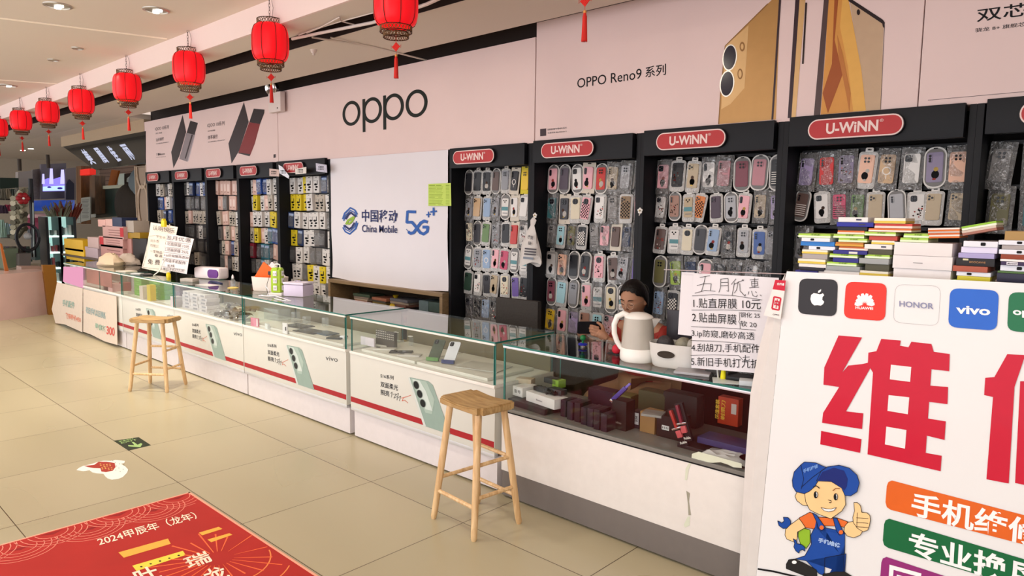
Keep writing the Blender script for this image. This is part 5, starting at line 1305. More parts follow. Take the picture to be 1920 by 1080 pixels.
    for s in (-1, 1):
        c = Mh @ Vector((s*.031, -.101, .002)); X_ = (Mh.to_3x3() @ Vector((1, 0, 0))); Z_ = (Mh.to_3x3() @ Vector((0, .12, 1))).normalized()
        g.tube([c + X_*.024*math.cos(t) + Z_*.020*math.sin(t) for t in [2*PI*k/24 for k in range(25)]], .0011, FR, 5)
        g.tube([Mh @ Vector((s*.055, -.099, .006)), Mh @ Vector((s*.079, -.05, .008)), Mh @ Vector((s*.081, .012, .004))], .0012, FR, 5)
    g.tube([Mh @ Vector((-.008, -.104, .006)), Mh @ Vector((0, -.107, .009)), Mh @ Vector((.008, -.104, .006))], .0011, FR, 5)
    tag(g.build('eyeglasses'), 'thin round metal glasses on the seated woman', 'glasses')
    b = MB(); b.rrprism(.076, .155, .010, .009, mat('#1b1a1e', .25), Matrix.Identity(4), 5); b.rrprism(.068, .147, .007, .0005, mat('#2c3444', .1, coat=.5), Matrix.Translation((0, .0008, 0)), 4)
    o = b.build('mobile_phone'); o.location = PH; o.rotation_euler = (-.9, PI/2, 0.0); tag(o, 'dark phone held sideways in both hands of the seated woman', 'phone')
    o = empty('low_stool', (bx, by+.06, 0), 'low round stool under the seated woman', 'stool')
    b = MB(); b.lathe([(.001, .335), (.17, .335), (.18, .325), (.17, .30), (.001, .30)], mat('#5b5048', .6), 20); lpart(b, 'seat', o)
    for k in range(4): t = PI/4+PI/2*k; b = MB(); b.cyl((.11*math.cos(t), .11*math.sin(t), .30), (.16*math.cos(t), .16*math.sin(t), 0), .012, BLACKM); lpart(b, 'leg', o)
person()

# ================================================================== THINGS ON THE COUNTERS
def put(b, name, loc, rz, label, cat, group=None, rx=0.):
    o = b.build(name); o.location = loc; o.rotation_euler = (rx, 0, rz); tag(o, label, cat, group); return o
def kettle():
    p = onZ(1187, 678, ZT); o = empty('electric_kettle', (p.x-.005, 2.955, ZT), 'white and grey electric kettle on the near glass counter', 'kettle', rz=.0)
    WK = mat('#ece8e2', .2, name='kettle_white', coat=.4); GK = mat('#b5aea4', .3, name='kettle_grey', coat=.3)
    b = MB(); b.lathe([(.001, 0), (.082, 0), (.088, .008), (.089, .03), (.085, .064), (.083, .066)], WK, 40); lpart(b, 'base', o)
    b = MB(); b.lathe([(.0825, .066), (.080, .10), (.072, .20), (.0705, .214), (.066, .214)], GK, 40); lpart(b, 'kettle_body', o)
    b = MB(); b.lathe([(.071, .214), (.0715, .219), (.066, .226), (.04, .238), (.001, .243)], WK, 40); lpart(b, 'lid', o)
    sd = Vector((math.cos(.55), math.sin(.55), 0))   # spout towards image right
    b = MB(); q = Vector((-sd.y, sd.x, 0)); T0 = sd*.060
    b.add([T0+q*.030+Vector((0, 0, .213)), T0-q*.030+Vector((0, 0, .213)), sd*.108+Vector((0, 0, .212)), sd*.066+Vector((0, 0, .15)), T0+q*.02+Vector((0, 0, .17)), T0-q*.02+Vector((0, 0, .17))], [(0, 2, 4), (2, 3, 4), (1, 5, 2), (2, 5, 3), (0, 1, 2)], WK); lpart(b, 'spout', o)
    b = MB(); pts = [(-.045, .222), (-.075, .232), (-.105, .215), (-.120, .175), (-.118, .13), (-.104, .09), (-.086, .062), (-.078, .052)]
    b.tube([sd*r + Vector((0, 0, z)) for r, z in pts], [.012, .016, .015, .014, .0135, .013, .012, .010], WK, 12); lpart(b, 'handle', o)
kettle()
def basket():
    p = onZ(1255, 690, ZT); b = MB(); WB = mat('#d2cfca', .35, name='basket_plastic', coat=.2)
    w, d, h = .26, .15, .115; n = 40
    def ringp(s, z): 
        P = []
        for k in range(n):
            t = 2*PI*k/n; c, s_ = math.cos(t), math.sin(t); P.append((abs(c)**.6*math.copysign(1, c)*w/2*s, abs(s_)**.6*math.copysign(1, s_)*d/2*s, z))
        return P
    rings = [ringp(.80, 0), ringp(.86, .006), ringp(.95, h*.5), ringp(1.0, h), ringp(.97, h), ringp(.92, h*.5), ringp(.80, .008)]
    vs = [q for r in rings for q in r]; fs = [list(range(n))[::-1], [6*n+k for k in range(n)]]
    for j in range(6):
        for k in range(n): fs.append((j*n+k, j*n+(k+1) % n, (j+1)*n+(k+1) % n, (j+1)*n+k))
    b.add(vs, fs, WB); o = put(b, 'storage_basket', (-1.66, 2.965, ZT), .22, 'white plastic basket with an eye-shaped handle hole beside the kettle', 'basket')
    b = MB(); b.lathe([(.0001, 0), (.034, 0)], mat('#4e443c', .7), 20, Matrix.Translation((-.03, -.0765, h*.58)) @ Matrix.Rotation(PI/2-.12, 4, 'X') @ Matrix.Diagonal((1.25, .5, 1, 1))); q = b.build('handle_hole'); q.parent = o
    for i, (dx, c, l) in enumerate(((-.06, '#3a3638', 'dark cloth sticking out of the white basket'), (.03, '#8f8a78', 'crumpled clear packet in the white basket'), (.08, '#b7b1a6', 'pale packet at the sheet side of the white basket'))):
        b = MB(); b.sphere((0, 0, 0), .045, mat(c, .4, bump=.8, scale=30), 10, 8, (1, .9, 1.0)); o = put(b, 'packet', (-1.66+dx, 2.97+dx*.2, ZT+.1), .3*i, l, 'packet')
    b = MB(); b.box((0, 0, .13), (.16, .02, .24), mat('#3b383d', .3, vary=.1), .01); put(b, 'dark_pouch', (-1.72, 3.12, ZT+.0), .25, 'dark shiny pouch standing behind the white basket', 'pouch')
basket()
def price_sheet():
    o = empty('price_sheet_stand', (-1.36, 2.90, ZT), 'handwritten paper price sheet clipped to a wire stand on the near counter', 'price sign')
    PAP = mat('#dcd8dc', .7, name='sheet_paper', vary=.02, scale=5); Y = 2.86
    a_pts = [(1300, 512), (1460, 521), (1462, 703), (1296, 690)]
    L = Matrix.Translation(-Vector(o.location))
    b = MB(); b.M = L; cs = [onY(x, y, Y) for x, y in a_pts]
    nx, ny = 8, 10; vs = []; fs = []
    for j in range(ny+1):
        for i in range(nx+1):
            u, v = i/nx, j/ny; p = (cs[0]*(1-u)+cs[1]*u)*(1-v) + (cs[3]*(1-u)+cs[2]*u)*v; vs.append(p + Vector((0, .0012*math.sin(u*7)*v + .0012, 0)))
    for j in range(ny):
        for i in range(nx): k = j*(nx+1)+i; fs.append((k, k+nx+1, k+nx+2, k+1))
    b.add(vs, fs, PAP)
    a = Art(b, (0, Y, 0), NY, .0010); zp = lambda L_: [(1100 + x/5.047, 480 + y/5.047) for x, y in L_]
    PEN = mat('#1d1a1c', .6, name='marker_ink')
    def T(s, x0, y0, x1, y1, h, bold=.0): a.text(s, *zp([(x0, y0), (x1, y1), (x0-h*.02, y0-h)]), PEN, 2, bold)
    for q in ([(1072, 203), (1168, 186)], [(1124, 195), (1110, 262), (1088, 334)], [(1045, 280), (1110, 262), (1180, 262), (1172, 325)], [(1025, 352), (1120, 326), (1220, 333)], [(1272, 215), (1268, 300), (1252, 345)], [(1272, 218), (1340, 212), (1343, 335), (1325, 328)], [(1275, 250), (1338, 248)], [(1273, 282), (1338, 280)],
              [(1415, 215), (1370, 270)], [(1400, 250), (1378, 375)], [(1395, 268), (1490, 225)], [(1437, 240), (1420, 320), (1398, 352)], [(1450, 260), (1454, 330), (1500, 380), (1506, 362)], [(1470, 222), (1488, 234)], [(1545, 226), (1628, 218)], [(1560, 240), (1565, 286), (1620, 280), (1617, 238), (1560, 240)], [(1562, 262), (1618, 258)], [(1590, 206), (1592, 300)], [(1540, 302), (1632, 295)], [(1537, 335), (1528, 366)], [(1560, 330), (1575, 376), (1610, 385), (1616, 368)], [(1598, 335), (1610, 348)], [(1640, 368), (1656, 376)]):
        a.line(zp(q), .95, PEN, 2)
    T('1.贴直屏膜 10元', 1012, 490, 1650, 505, 92); T('2.贴曲屏膜', 1000, 622, 1420, 650, 92); T('钢化 25', 1455, 580, 1640, 590, 50); T('软 20', 1455, 665, 1610, 680, 55)
    T('3.ip防窥,磨砂高透', 995, 770, 1590, 805, 78); T('4.刮胡刀,手机配件', 992, 905, 1640, 920, 78); T('5.新旧手机打九折', 990, 1035, 1640, 1065, 82); T('七', 1480, 985, 1545, 990, 50)
    for q in ([(1000, 377), (1200, 365), (1400, 375), (1660, 415)], [(995, 512), (1300, 510), (1650, 520)], [(990, 668), (1300, 680), (1600, 700)], [(985, 800), (1200, 805), (1590, 835)], [(985, 940), (1200, 935), (1440, 942), (1480, 985), (1560, 1000)], [(1445, 530), (1450, 600), (1440, 620), (1452, 640), (1455, 690)]): a.line(zp(q), .8, PEN, 2)
    lpart(b, 'paper_sheet', o)
    b = MB(); b.M = L; b.prism([onY(x, y, Y+.012) for x, y in ((1278, 510), (1302, 511), (1298, 630), (1271, 627))][::-1], (0, .001, 0), PAP); lpart(b, 'folded_sheet', o)
    b = MB(); b.M = L; b.tube([onY(1245, 505.5, Y-.004), onY(1480, 514, Y-.004)], .0022, ALU, 6); b.tube([onY(1345, 512, Y+.02), onY(1345, 690, Y+.02), onY(1347, 716, Y+.02)], .004, ALU, 6); lpart(b, 'wire_rail', o)
    for x in (1312, 1416):
        b = MB(); b.M = L; c = onY(x, 507, Y-.006); b.box(c + Vector((0, 0, .003)), (.016, .012, .034), ACRYL, .002); b.cyl(c + Vector((-.009, -.004, 0)), c + Vector((.009, -.004, 0)), .003, CHROME); lpart(b, 'clip', o)
    b = MB(); b.M = L; c = onZ(1347, 714, ZT); c.y = 2.88; c.z = ZT; b.lathe([(.012, .0), (.012, .01), (.0085, .05), (.0085, .055), (.001, .055)], mat('#dcd21c', .4), 16, Matrix.Translation(c)); lpart(b, 'yellow_foot', o)
price_sheet()
b = MB(); b.sphere((0, 0, .052), .016, mat('#1d6b3a', .4), 14, 10); b.cyl((0, 0, .02), (0, 0, .04), .006, mat('#1d6b3a', .4)); b.lathe([(.001, .012), (.024, .012), (.026, .018), (.02, .022), (.001, .024)], mat('#23289c', .35), 20); b.cyl((0, 0, 0), (0, 0, .014), .013, ACRYL)
put(b, 'bottle_toy', (-2.27, 3.03, ZT), 0, 'small green ball on a blue disc standing on the near counter', 'trinket')
b = MB(); b.sphere((0, 0, .026), .024, mat('#c22436', .4, bump=.5), 12, 10, (1, .8, 1.1)); b.box((0, 0, .003), (.09, .04, .006), mat('#1e1a1a', .4), .002); put(b, 'red_trinket', (-2.03, 3.0, ZT), .2, 'small red strawberry-like trinket on a black tray by the kettle handle', 'trinket')
for i, (px, py, d, c, rz, lb) in enumerate(((1300, 700, (.16, .10, .012), '#a7a4a8', .3, 'flat clear packet lying between basket and price sheet'), (1345, 722, (.13, .11, .002), '#c3c8c4', .5, 'loose pale paper under the yellow foot'), (1352, 702, (.12, .08, .022), '#4a4643', -.1, 'grey cased gadget behind the price sheet foot'), (1392, 712, (.12, .10, .018), '#17181a', .2, 'black gadget at the banner side of the near counter'), (1400, 722, (.07, .06, .022), '#c9cdd0', .4, 'clear plastic packet at the banner side edge'))):
    p = onZ(px, py, ZT); b = MB(); b.box((0, 0, d[2]/2), d, mat(c, .35, coat=.2, vary=.08), min(.004, d[2]*.4)); put(b, 'counter_packet', (p.x, max(p.y, 2.86), ZT+.0002 + (.004 if i == 2 else 0)), rz, lb, 'packet')

# far counter tops
def basket2():
    p = onZ(505, 549, ZT); o = empty('storage_basket', (p.x-.17, p.y+.1, ZT), 'white oblong basket holding orange folders on the printed counter', 'basket', rz=.45)
    b = MB(); WB = mat('#e3d6d0', .35); w, d, h = .33, .17, .125; n = 32
    def ringp(s, z): return [(abs(math.cos(t))**.5*math.copysign(1, math.cos(t))*w/2*s, abs(math.sin(t))**.5*math.copysign(1, math.sin(t))*d/2*s, z) for t in [2*PI*k/n+.01 for k in range(n)]]
    rings = [ringp(.88, 0), ringp(.93, .008), ringp(1, h), ringp(.97, h), ringp(.88, .01)]; vs = [q for r in rings for q in r]; fs = [list(range(n))[::-1], [4*n+k for k in range(n)]]
    for j in range(4):
        for k in range(n): fs.append((j*n+k, j*n+(k+1) % n, (j+1)*n+(k+1) % n, (j+1)*n+k))
    b.add(vs, fs, WB); lpart(b, 'basket_body', o)
    x, y = o.location.x, o.location.y
    for i, (dx, dy, a_, c, lb) in enumerate(((-.02, -.02, .62, '#e2601c', 'orange folder tilted in the oblong white basket'), (.03, .02, .75, '#d9ccd0', 'pale folder leaning behind the orange folder'))):
        b = MB(); b.box((0, 0, 0), (.19, .012, .17), mat(c, .45), .003); q = b.build('folder'); q.location = (x+dx, y+dy, ZT+.135); q.rotation_euler = (0, a_, .45); tag(q, lb, 'folder')
basket2()
def spray():
    p = onZ(498, 545, ZT); o = empty('spray_bottle', (p.x-.22, p.y+.22, ZT), 'clear spray bottle with white trigger behind the oblong basket', 'bottle')
    b = MB(); b.lathe([(.001, 0), (.032, 0), (.035, .01), (.035, .10), (.014, .135), (.014, .15)], ACRYL, 16); lpart(b, 'bottle_body', o)
    b = MB(); b.lathe([(.016, .148), (.016, .165), (.010, .17), (.01, .185)], WHITE, 12); b.box((-.008, 0, .198), (.065, .022, .026), WHITE, .005); b.box((-.028, 0, .17), (.008, .012, .04), WHITE, .002); lpart(b, 'trigger_head', o)
spray()
def tower():
    p = onZ(519, 556, ZT); p.x -= .11; o = empty('socket_tower', (p.x+.02, p.y+.06, ZT), 'lime green tower power socket with looped top handle', 'power socket', rz=.6)
    G = mat('#a8c83a', .35, name='socket_green'); WS = mat('#e6e2e4', .35)
    b = MB(); b.box((0, 0, .012), (.13, .13, .024), WS, .01); lpart(b, 'base', o)
    b = MB(); b.box((0, 0, .125), (.085, .085, .20), G, .014); b.box((0, 0, .135), (.09, .04, .205), G, .01); b.box((0, 0, .135), (.04, .09, .205), G, .01); lpart(b, 'tower_body', o)
    for k in range(3):
        for (ax, sx) in (((0, -.0475), 0), ((-.0475, 0), 1), ((.0475, 0), 1)):
            b = MB(); d = (.034, .006, .042) if not sx else (.006, .034, .042); b.box((ax[0], ax[1], .065+.062*k), d, WS, .002)
            for q in (-.007, .007): b.box((ax[0] + (q if not sx else math.copysign(.0035, ax[0])), ax[1] + (q if sx else -.0035), .065+.062*k), (.003 if not sx else .0012, .003 if sx else .0012, .012), INK)
            lpart(b, 'socket', o)
    b = MB(); b.tube([(-.025, 0, .236), (-.022, 0, .262), (0, 0, .268), (.022, 0, .262), (.025, 0, .236)], .006, WS, 8); lpart(b, 'handle', o)
    x, y = p.x+.02, p.y+.06
    b = MB(); b.box((0, 0, 0), (.05, .05, .032), mat('#1c1c20', .4), .004); q = b.build('plug_adapter'); q.location = (x-.075, y-.01, ZT+.185); tag(q, 'black plug adapter in the side of the green socket tower', 'plug')
    b = MB(); b.tube([(x-.075, y-.03, ZT+.17), (x-.05, y-.07, ZT+.10), (x+.0, y-.10, ZT+.05), (x+.06, y-.12, ZT+.01), (x+.14, y-.10, ZT+.004)], .002, INK, 6); tag(b.build('cable'), 'thin black cable running down from the black plug adapter', 'cable')
    WC = mat('#e4e0ea', .4); b = MB()
    b.tube([(x-.05, y-.08, ZT+.06), (x-.02, y-.1, ZT+.085), (x+.03, y-.1, ZT+.05), (x+.05, y-.12, ZT+.006), (x-.03, y-.16, ZT+.005), (x-.06, y-.12, ZT+.005), (x+.02, y-.14, ZT+.006), (x+.2, y-.13, ZT+.02), (x+.34, y-.12, ZT+.006), (x+.46, y-.14, ZT+.005), (x+.44, y-.17, ZT+.005), (x+.25, y-.17, ZT+.005)], .0035, WC, 6)
    tag(b.build('cable'), 'white charging cable looped on the glass beside the lavender box', 'cable')
tower()
def lavbox():
    p = onZ(560, 560, ZT); o = empty('power_box', (p.x-.17, p.y+.10, ZT), 'lavender white lidded box next to the green socket tower', 'box', rz=.4)
    LV = mat('#cfc4dc', .35); b = MB(); b.box((0, 0, .052), (.20, .15, .10), LV, .015); lpart(b, 'box_body', o)
    b = MB(); b.box((0, 0, .112), (.205, .155, .018), mat('#dad2e4', .3), .008); lpart(b, 'lid', o); b = MB(); b.tube([(-.03, 0, .121), (-.02, 0, .13), (.02, 0, .13), (.03, 0, .121)], .004, mat('#a79cb4', .4), 6); lpart(b, 'handle', o)
lavbox()
def handheld():
    p = onZ(395, 524, ZT); o = empty('label_printer', (p.x-.09, p.y+.05, ZT), 'white and purple rounded handheld device lying beside the paper notices', 'handheld device', rz=.30)
    b = MB(); b.box((0, 0, .062), (.37, .14, .12), mat('#e3d8dc', .3, coat=.3), .04, seg=4); lpart(b, 'device_body', o)
    b = MB(); b.rrprism(.15, .088, .036, .014, mat('#5c1d78', .3, coat=.3), Matrix.Translation((.10, -.060, .06)), 6); lpart(b, 'purple_panel', o)
    b = MB(); b.box((-.08, -.066, .022), (.12, .003, .003), mat('#3c3050', .5)); lpart(b, 'seam_line', o)
handheld()
p = onZ(437, 540, ZT)
b = MB(); b.lathe([(.001, .012), (.022, .012), (.022, .07), (.010, .085), (.010, .09)], ACRYL, 14); b.lathe([(.011, .09), (.011, .105), (.004, .125), (.001, .126)], mat('#e4dada', .4), 12); b.lathe([(.001, 0), (.05, 0), (.05, .004), (.022, .012), (.001, .012)], mat('#c6b065', .4), 14)
put(b, 'dropper_bottle', (p.x, p.y, ZT), 0, 'small clear dropper bottle on a yellowish dish before the white basket', 'bottle')
for i, (px, py, d, c, rz, lb) in enumerate(((400, 531, (.28, .03, .012), '#232c52', -.1, 'dark blue comb-like tool beside the purple device'), (385, 535, (.22, .13, .002), '#cfc9c8', .2, 'pale sheet lying on the glass before the purple device'), (350, 528, (.16, .09, .03), '#a89f98', .4, 'crumpled clear wrap beside the yellow peg'), (232, 510, (.20, .14, .012), '#c9c1b4', .2, 'white notebook lying on the far counter'), (270, 516, (.18, .10, .012), '#26262a', -.2, 'black phone on the far counter before the notices'), (252, 514, (.12, .07, .01), '#c2c2c4', .5, 'silver phone on the far counter before the notices'))):
    p = onZ(px, py, ZT); b = MB(); b.box((0, 0, d[2]/2), d, mat(c, .4, vary=.1, bump=.3 if i == 2 else 0), min(.004, d[2]*.4)); put(b, 'counter_oddment', (p.x, p.y+.03, ZT+.0003), rz, lb, 'oddment')
# two handwritten notices with yellow clips
def notice():
    o = empty('notice_stand', (-7.62, 3.03, ZT), 'overlapping handwritten paper notices held by yellow clips on the far counter', 'notice')
    L = Matrix.Translation(-Vector(o.location)); PN = mat('#e8d9cc', .7, vary=.03); PN2 = mat('#e6dbdc', .7); PEN = mat('#3a2a2c', .6)
    zn = lambda L_: [(265 + x/7.71, 400 + y/7.71) for x, y in L_]
    def sheet(Y, c, mt, name, lines, rules):
        b = MB(); b.M = L; P = [onY(x, y, Y) for x, y in zn(c)]; k = 8; vs = []; fs = []
        for j in range(k+1):
            for i in range(k+1):
                u, v = i/k, j/k; q = (P[0]*(1-u)+P[1]*u)*(1-v) + (P[3]*(1-u)+P[2]*u)*v; vs.append(q + Vector((0, .006*math.sin(u*3+v*4)+.008, 0)))
        for j in range(k):
            for i in range(k): q = j*(k+1)+i; fs.append((q, q+k+1, q+k+2, q+1))
        b.add(vs, fs, mt); a = Art(b, (0, Y, 0), NY, .001)
        for s, x0, y0, x1, y1, h in lines: a.text(s, *zn([(x0, y0), (x1, y1), (x0+h*.1, y0-h)]), PEN, 2, 0.)
        for r in rules: a.line(zn(r), .45, PEN, 2)
        lpart(b, name, o)
    sheet(3.06, [(125, 128), (515, 198), (400, 880), (0, 790)], PN, 'paper_sheet', [('认明快乐', 165, 240, 480, 290, 70), ('学生卡', 215, 350, 345, 375, 40), ('刘小杰', 130, 415, 250, 425, 40), ('刘佳三', 125, 480, 250, 500, 40), ('一定物品', 125, 560, 300, 590, 40), ('看清', 190, 625, 300, 640, 40), ('免 费', 90, 730, 265, 750, 75)], [[(210, 320), (105, 330), (60, 640), (20, 780), (260, 805)]])
    sheet(3.035, [(365, 290), (748, 370), (640, 880), (270, 800)], PN2, 'second_sheet', [('五月优惠', 360, 375, 715, 425, 60), ('1.贴直屏膜 10元', 350, 455, 690, 510, 48), ('2.贴曲屏膜 25元', 340, 540, 680, 590, 48), ('3.ip防窥膜高透30', 325, 625, 680, 670, 45), ('4.充值手机配件', 305, 690, 640, 745, 45), ('无线', 370, 775, 480, 780, 40), ('5.新旧手机打九折', 285, 820, 620, 855, 42)], [[(350, 400), (715, 450)], [(335, 485), (700, 525)], [(320, 560), (690, 610)], [(305, 640), (670, 695)], [(280, 765), (640, 820)]])
    YC_ = mat('#d9c21c', .4)
    for (x, y, s) in ((325, 150, 1.), (392, 905, .7)):
        b = MB(); b.M = L; c = onY(*zn([(x, y)])[0], 3.02); b.box(c, (.09*s, .03, .07*s), YC_, .01); b.box(c + Vector((0, 0, .04*s)), (.04*s, .03, .03*s), YC_, .006); lpart(b, 'yellow_clip', o)
    b = MB(); b.M = L; b.tube([onY(287, 517, 2.95), onY(299, 508, 3.0), onY(315, 470, 3.07)], .006, WHITE, 6); b.tube([onY(318, 522, 3.05), onY(318, 420, 3.08)], .006, WHITE, 6); lpart(b, 'wire_stand', o)
notice()

# ================================================================== THINGS INSIDE THE COUNTERS
def inbox(u, px, py, d, c, rz, label, name='small_box', cat='box', group=None, z=None, extra=None, bev=.002, rx=0., metal=0., dy=0.):
    zs = .52 if u == 0 else .63
    z = zs if z is None else z
    p = onZ(px, py, z); p.y = max(2.815 + d[1]/2, min(p.y + dy, 3.29 - d[1]/2))
    b = MB(); b.box((0, 0, d[2]/2), d, c if not isinstance(c, str) else mat(c, .4, metal, vary=.05), bev)
    if extra: extra(b, d)
    return put(b, name, (p.x, p.y, z+.0003), rz, label, cat, group, rx)
def labelpatch(x, z, w, h, c='#d8d4d0', txt=None):
    def f(b, d):
        b.box((x, -d[1]/2-.0004, z), (w, .001, h), mat(c, .5))
        if txt: b.text(txt, (x-w*.4, -d[1]/2-.0012, z-h*.25), (x+w*.4, -d[1]/2-.0012, z-h*.25), (x-w*.4, -d[1]/2-.0012, z+h*.25), INK, .01)
    return f
def txton(t, x, z, w, h, c):
    return lambda b, d: b.text(t, (x, -d[1]/2-.0008, z), (x+w, -d[1]/2-.0008, z), (x, -d[1]/2-.0008, z+h), mat(c, .5), .02)
# near counter : chargers, dark boxes, shavers
inbox(0, 985, 740, (.085, .12, .055), '#dcd8d4', -.12, 'white carton with a printed label at the end of the near case', 'charger_box', extra=labelpatch(0, .028, .07, .04, '#e6e4e2', '型号'), z=.56)
inbox(0, 1025, 757, (.24, .10, .055), '#dedad8', -.16, 'long white carton beside the labelled white carton', 'charger_box', extra=txton('Booocs', -.03, .02, .05, .01, '#6b6b70'), z=.555)
inbox(0, 1003, 764, (.30, .14, .034), '#2b2426', -.1, 'flat dark tray under the white cartons', 'tray')
b = MB(); cc = mat('#1d1b1e', .5)
for k in range(5): b.tube([(-.10+.03*k, .03*math.sin(k), .0), (-.06+.03*k, .02, .02), (0.0+.02*k, -.02, .012), (.08, -.01+.01*k, .004)], .006, cc, 6)
b.box((.06, .03, .015), (.10, .05, .03), mat('#2d3032', .4), .006); b.box((-.04, .0, .012), (.09, .04, .024), cc, .006)
put(b, 'cable_bundle', (-2.44, 2.93, .615), -.1, 'tangle of black chargers lying on the white cartons', 'cable')
inbox(0, 1048, 726, (.05, .06, .045), '#86a83c', -.1, 'black and lime charger box behind the white cartons', 'charger_box', z=.62, extra=lambda b, d: b.box((-.045, .0, .03), (.10, .06, .03), mat('#2e3134', .4), .004))
inbox(0, 985, 718, (.10, .06, .03), '#c7b49c', .3, 'patterned packet at the back of the white cartons', 'packet', z=.61)
xs = [(1060, 780), (1072, 786), (1086, 790), (1098, 795), (1110, 799), (1122, 804), (1136, 808)]
for k, (px, py) in enumerate(xs):
    inbox(0, px, py, (.036, .10, .09+.006*(k % 3)), ['#2a1a26', '#2f1c2c', '#241820'][k % 3], 0.02*(k % 2), f'dark purple upright box, {ORD[k]} in the row from the white cartons', 'dark_box', group='dark upright boxes', dy=.03)
inbox(0, 1168, 803, (.085, .08, .15), '#1d1512', .0, 'tall black box with a faint printed word', 'tall_box', extra=txton('Qidiou', -.03, .03, .045, .014, '#8d8178'))
inbox(0, 1196, 800, (.05, .06, .085), '#26262e', .0, 'small navy box with a white label face', 'small_box', extra=labelpatch(0, .05, .045, .06, '#c9c6c8', '标签'))
inbox(0, 1222, 808, (.085, .09, .105), '#9a7448', .0, 'plain brown kraft box in the near case', 'kraft_box')
inbox(0, 1262, 818, (.13, .10, .11), '#241713', .0, 'wide dark brown box with a small barcode', 'dark_box', extra=labelpatch(-.015, .05, .04, .022, '#dcd8d4', '||||'))
inbox(0, 1225, 778, (.10, .09, .012), '#8d8a86', .3, 'crumpled clear packet on the kraft box', 'packet', z=.628)
def shaver(px, py, z, rz, tilt, lb, c2):
    p = onZ(px, py, z); p.y = 2.88
    o = empty('razor_pack', (p.x, p.y, z), lb, 'shaver'); o.rotation_euler = (0, tilt, rz)
    b = MB(); b.box((0, 0, .09), (.045, .018, .18), mat('#1c1416', .4), .004); b.text('Ruble', (-.018, -.0098, .012), (.018, -.0098, .012), (-.018, -.0098, .024), mat('#d9d0c8', .4), .03); lpart(b, 'pack_card', o)
    b = MB(); b.box((0, -.018, .13), (.014, .018, .09), mat(c2, .3, coat=.4), .005); lpart(b, 'razor_handle', o)
    b = MB(); b.box((0, -.016, .06), (.028, .014, .034), mat('#c4555a', .3, coat=.4), .004); lpart(b, 'razor_head', o)
    b = MB(); b.box((0, -.022, .088), (.05, .01, .008), CHROME, .002); lpart(b, 'razor_clip', o)
shaver(1315, 822, .535, .0, -.45, 'red and black razor pack leaning by the wide brown box', '#a8322c')
shaver(1345, 803, .56, .0, -.35, 'second razor pack leaning before the orange box', '#7e2838')
b = MB(); b.box((0, 0, 0), (.022, .02, .11), mat('#4a3f8c', .25, coat=.5), .006); b.box((0, 0, .07), (.012, .012, .04), mat('#7a6cc0', .2, coat=.5), .004); b.box((0, 0, -.062), (.02, .018, .014), CHROME, .003)
o = put(b, 'lipstick_pen', (-1.95, 2.92, .70), 0, 'violet lipstick-like stick leaning on the tall black box', 'stick'); o.rotation_euler = (0, .78, 0)
o = inbox(0, 1368, 795, (.105, .05, .135), '#b53a1c', .0, 'orange-red box with yellow writing and barcode', 'orange_box', z=.585)
b = MB(); d = (.105, .05, .135); b.box((.03, -.0258, .085), (.026, .001, .05), mat('#c9b9b0', .5))
for k, (t, zz_) in enumerate((('超值套装', -.044), ('剃须刀', -.014))):
    b.text(t, (zz_, -.0262, .02), (zz_, -.0262, .118), (zz_-.022, -.0262, .02), mat('#e3b23a', .5), .02)
q = b.build('box_label'); q.parent = o
inbox(0, 1358, 838, (.24, .12, .028), '#3b3560', .0, 'violet flat box under the orange-red box', 'flat_box', z=.555, dy=.03); inbox(0, 1378, 836, (.20, .12, .018), '#c9b98e', .0, 'cream flat box edge under the orange-red box', 'flat_box', z=.5375, dy=.0)
inbox(0, 1340, 850, (.34, .2, .016), '#2a1d1c', .0, 'dark board lying under the flat boxes', 'board', z=.521, dy=.06)
for i, (px, py, w, h, c, lb) in enumerate(((1290, 760, .18, .15, '#4a4a30', 'olive cloth bundle at the back of the near case'), (1240, 745, .14, .1, '#6d6838', 'yellowish plastic packet at the back of the near case'), (1340, 770, .20, .17, '#2b2623', 'dark carton at the back of the near case beside the orange box'), (1130, 765, .22, .10, '#35202e', 'dark purple cloth heap behind the upright boxes'))):
    p = onZ(px, py, .52); b = MB(); b.box((0, 0, h/2), (w, .09, h), mat(c, .6, bump=.5, scale=20), .02); put(b, 'back_carton', (p.x, 3.22, .5203), .0, lb, 'bundle')
b = MB(); rnd = random.Random(3); n = 9; vs = []; fs = []
for j in range(n):
    for i in range(n): vs.append((.30*i/(n-1)-.15, .12*j/(n-1), .012 + rnd.uniform(0, .028)*(1 if 0 < i < n-1 and 0 < j < n-1 else .3)))
for j in range(n-1):
    for i in range(n-1): k = j*n+i; fs.append((k, k+1, k+n+1, k+n))
b.add(vs, fs, mat('#cfcaca', .3, coat=.3)); b.lathe([(.0001, 0), (.05, 0)], mat('#d3a8a4', .4), 16, Matrix.Translation((.08, .03, .047))); b.lathe([(.0001, 0), (.008, 0)], mat('#5b3a3a', .5), 10, Matrix.Translation((.075, .02, .0485)))
put(b, 'plastic_bag', (-1.30, 2.82, .521), -.05, 'crumpled white plastic bag with a pink print low in the near case', 'bag')
for px, py, lb in ((1013, 763, 'tiny white price tag under the white cartons'), (1020, 768, 'second tiny white tag on the case floor')):
    inbox(0, px, py, (.04, .012, .016), '#e4e0da', .1, lb, 'price_tag', 'tag')

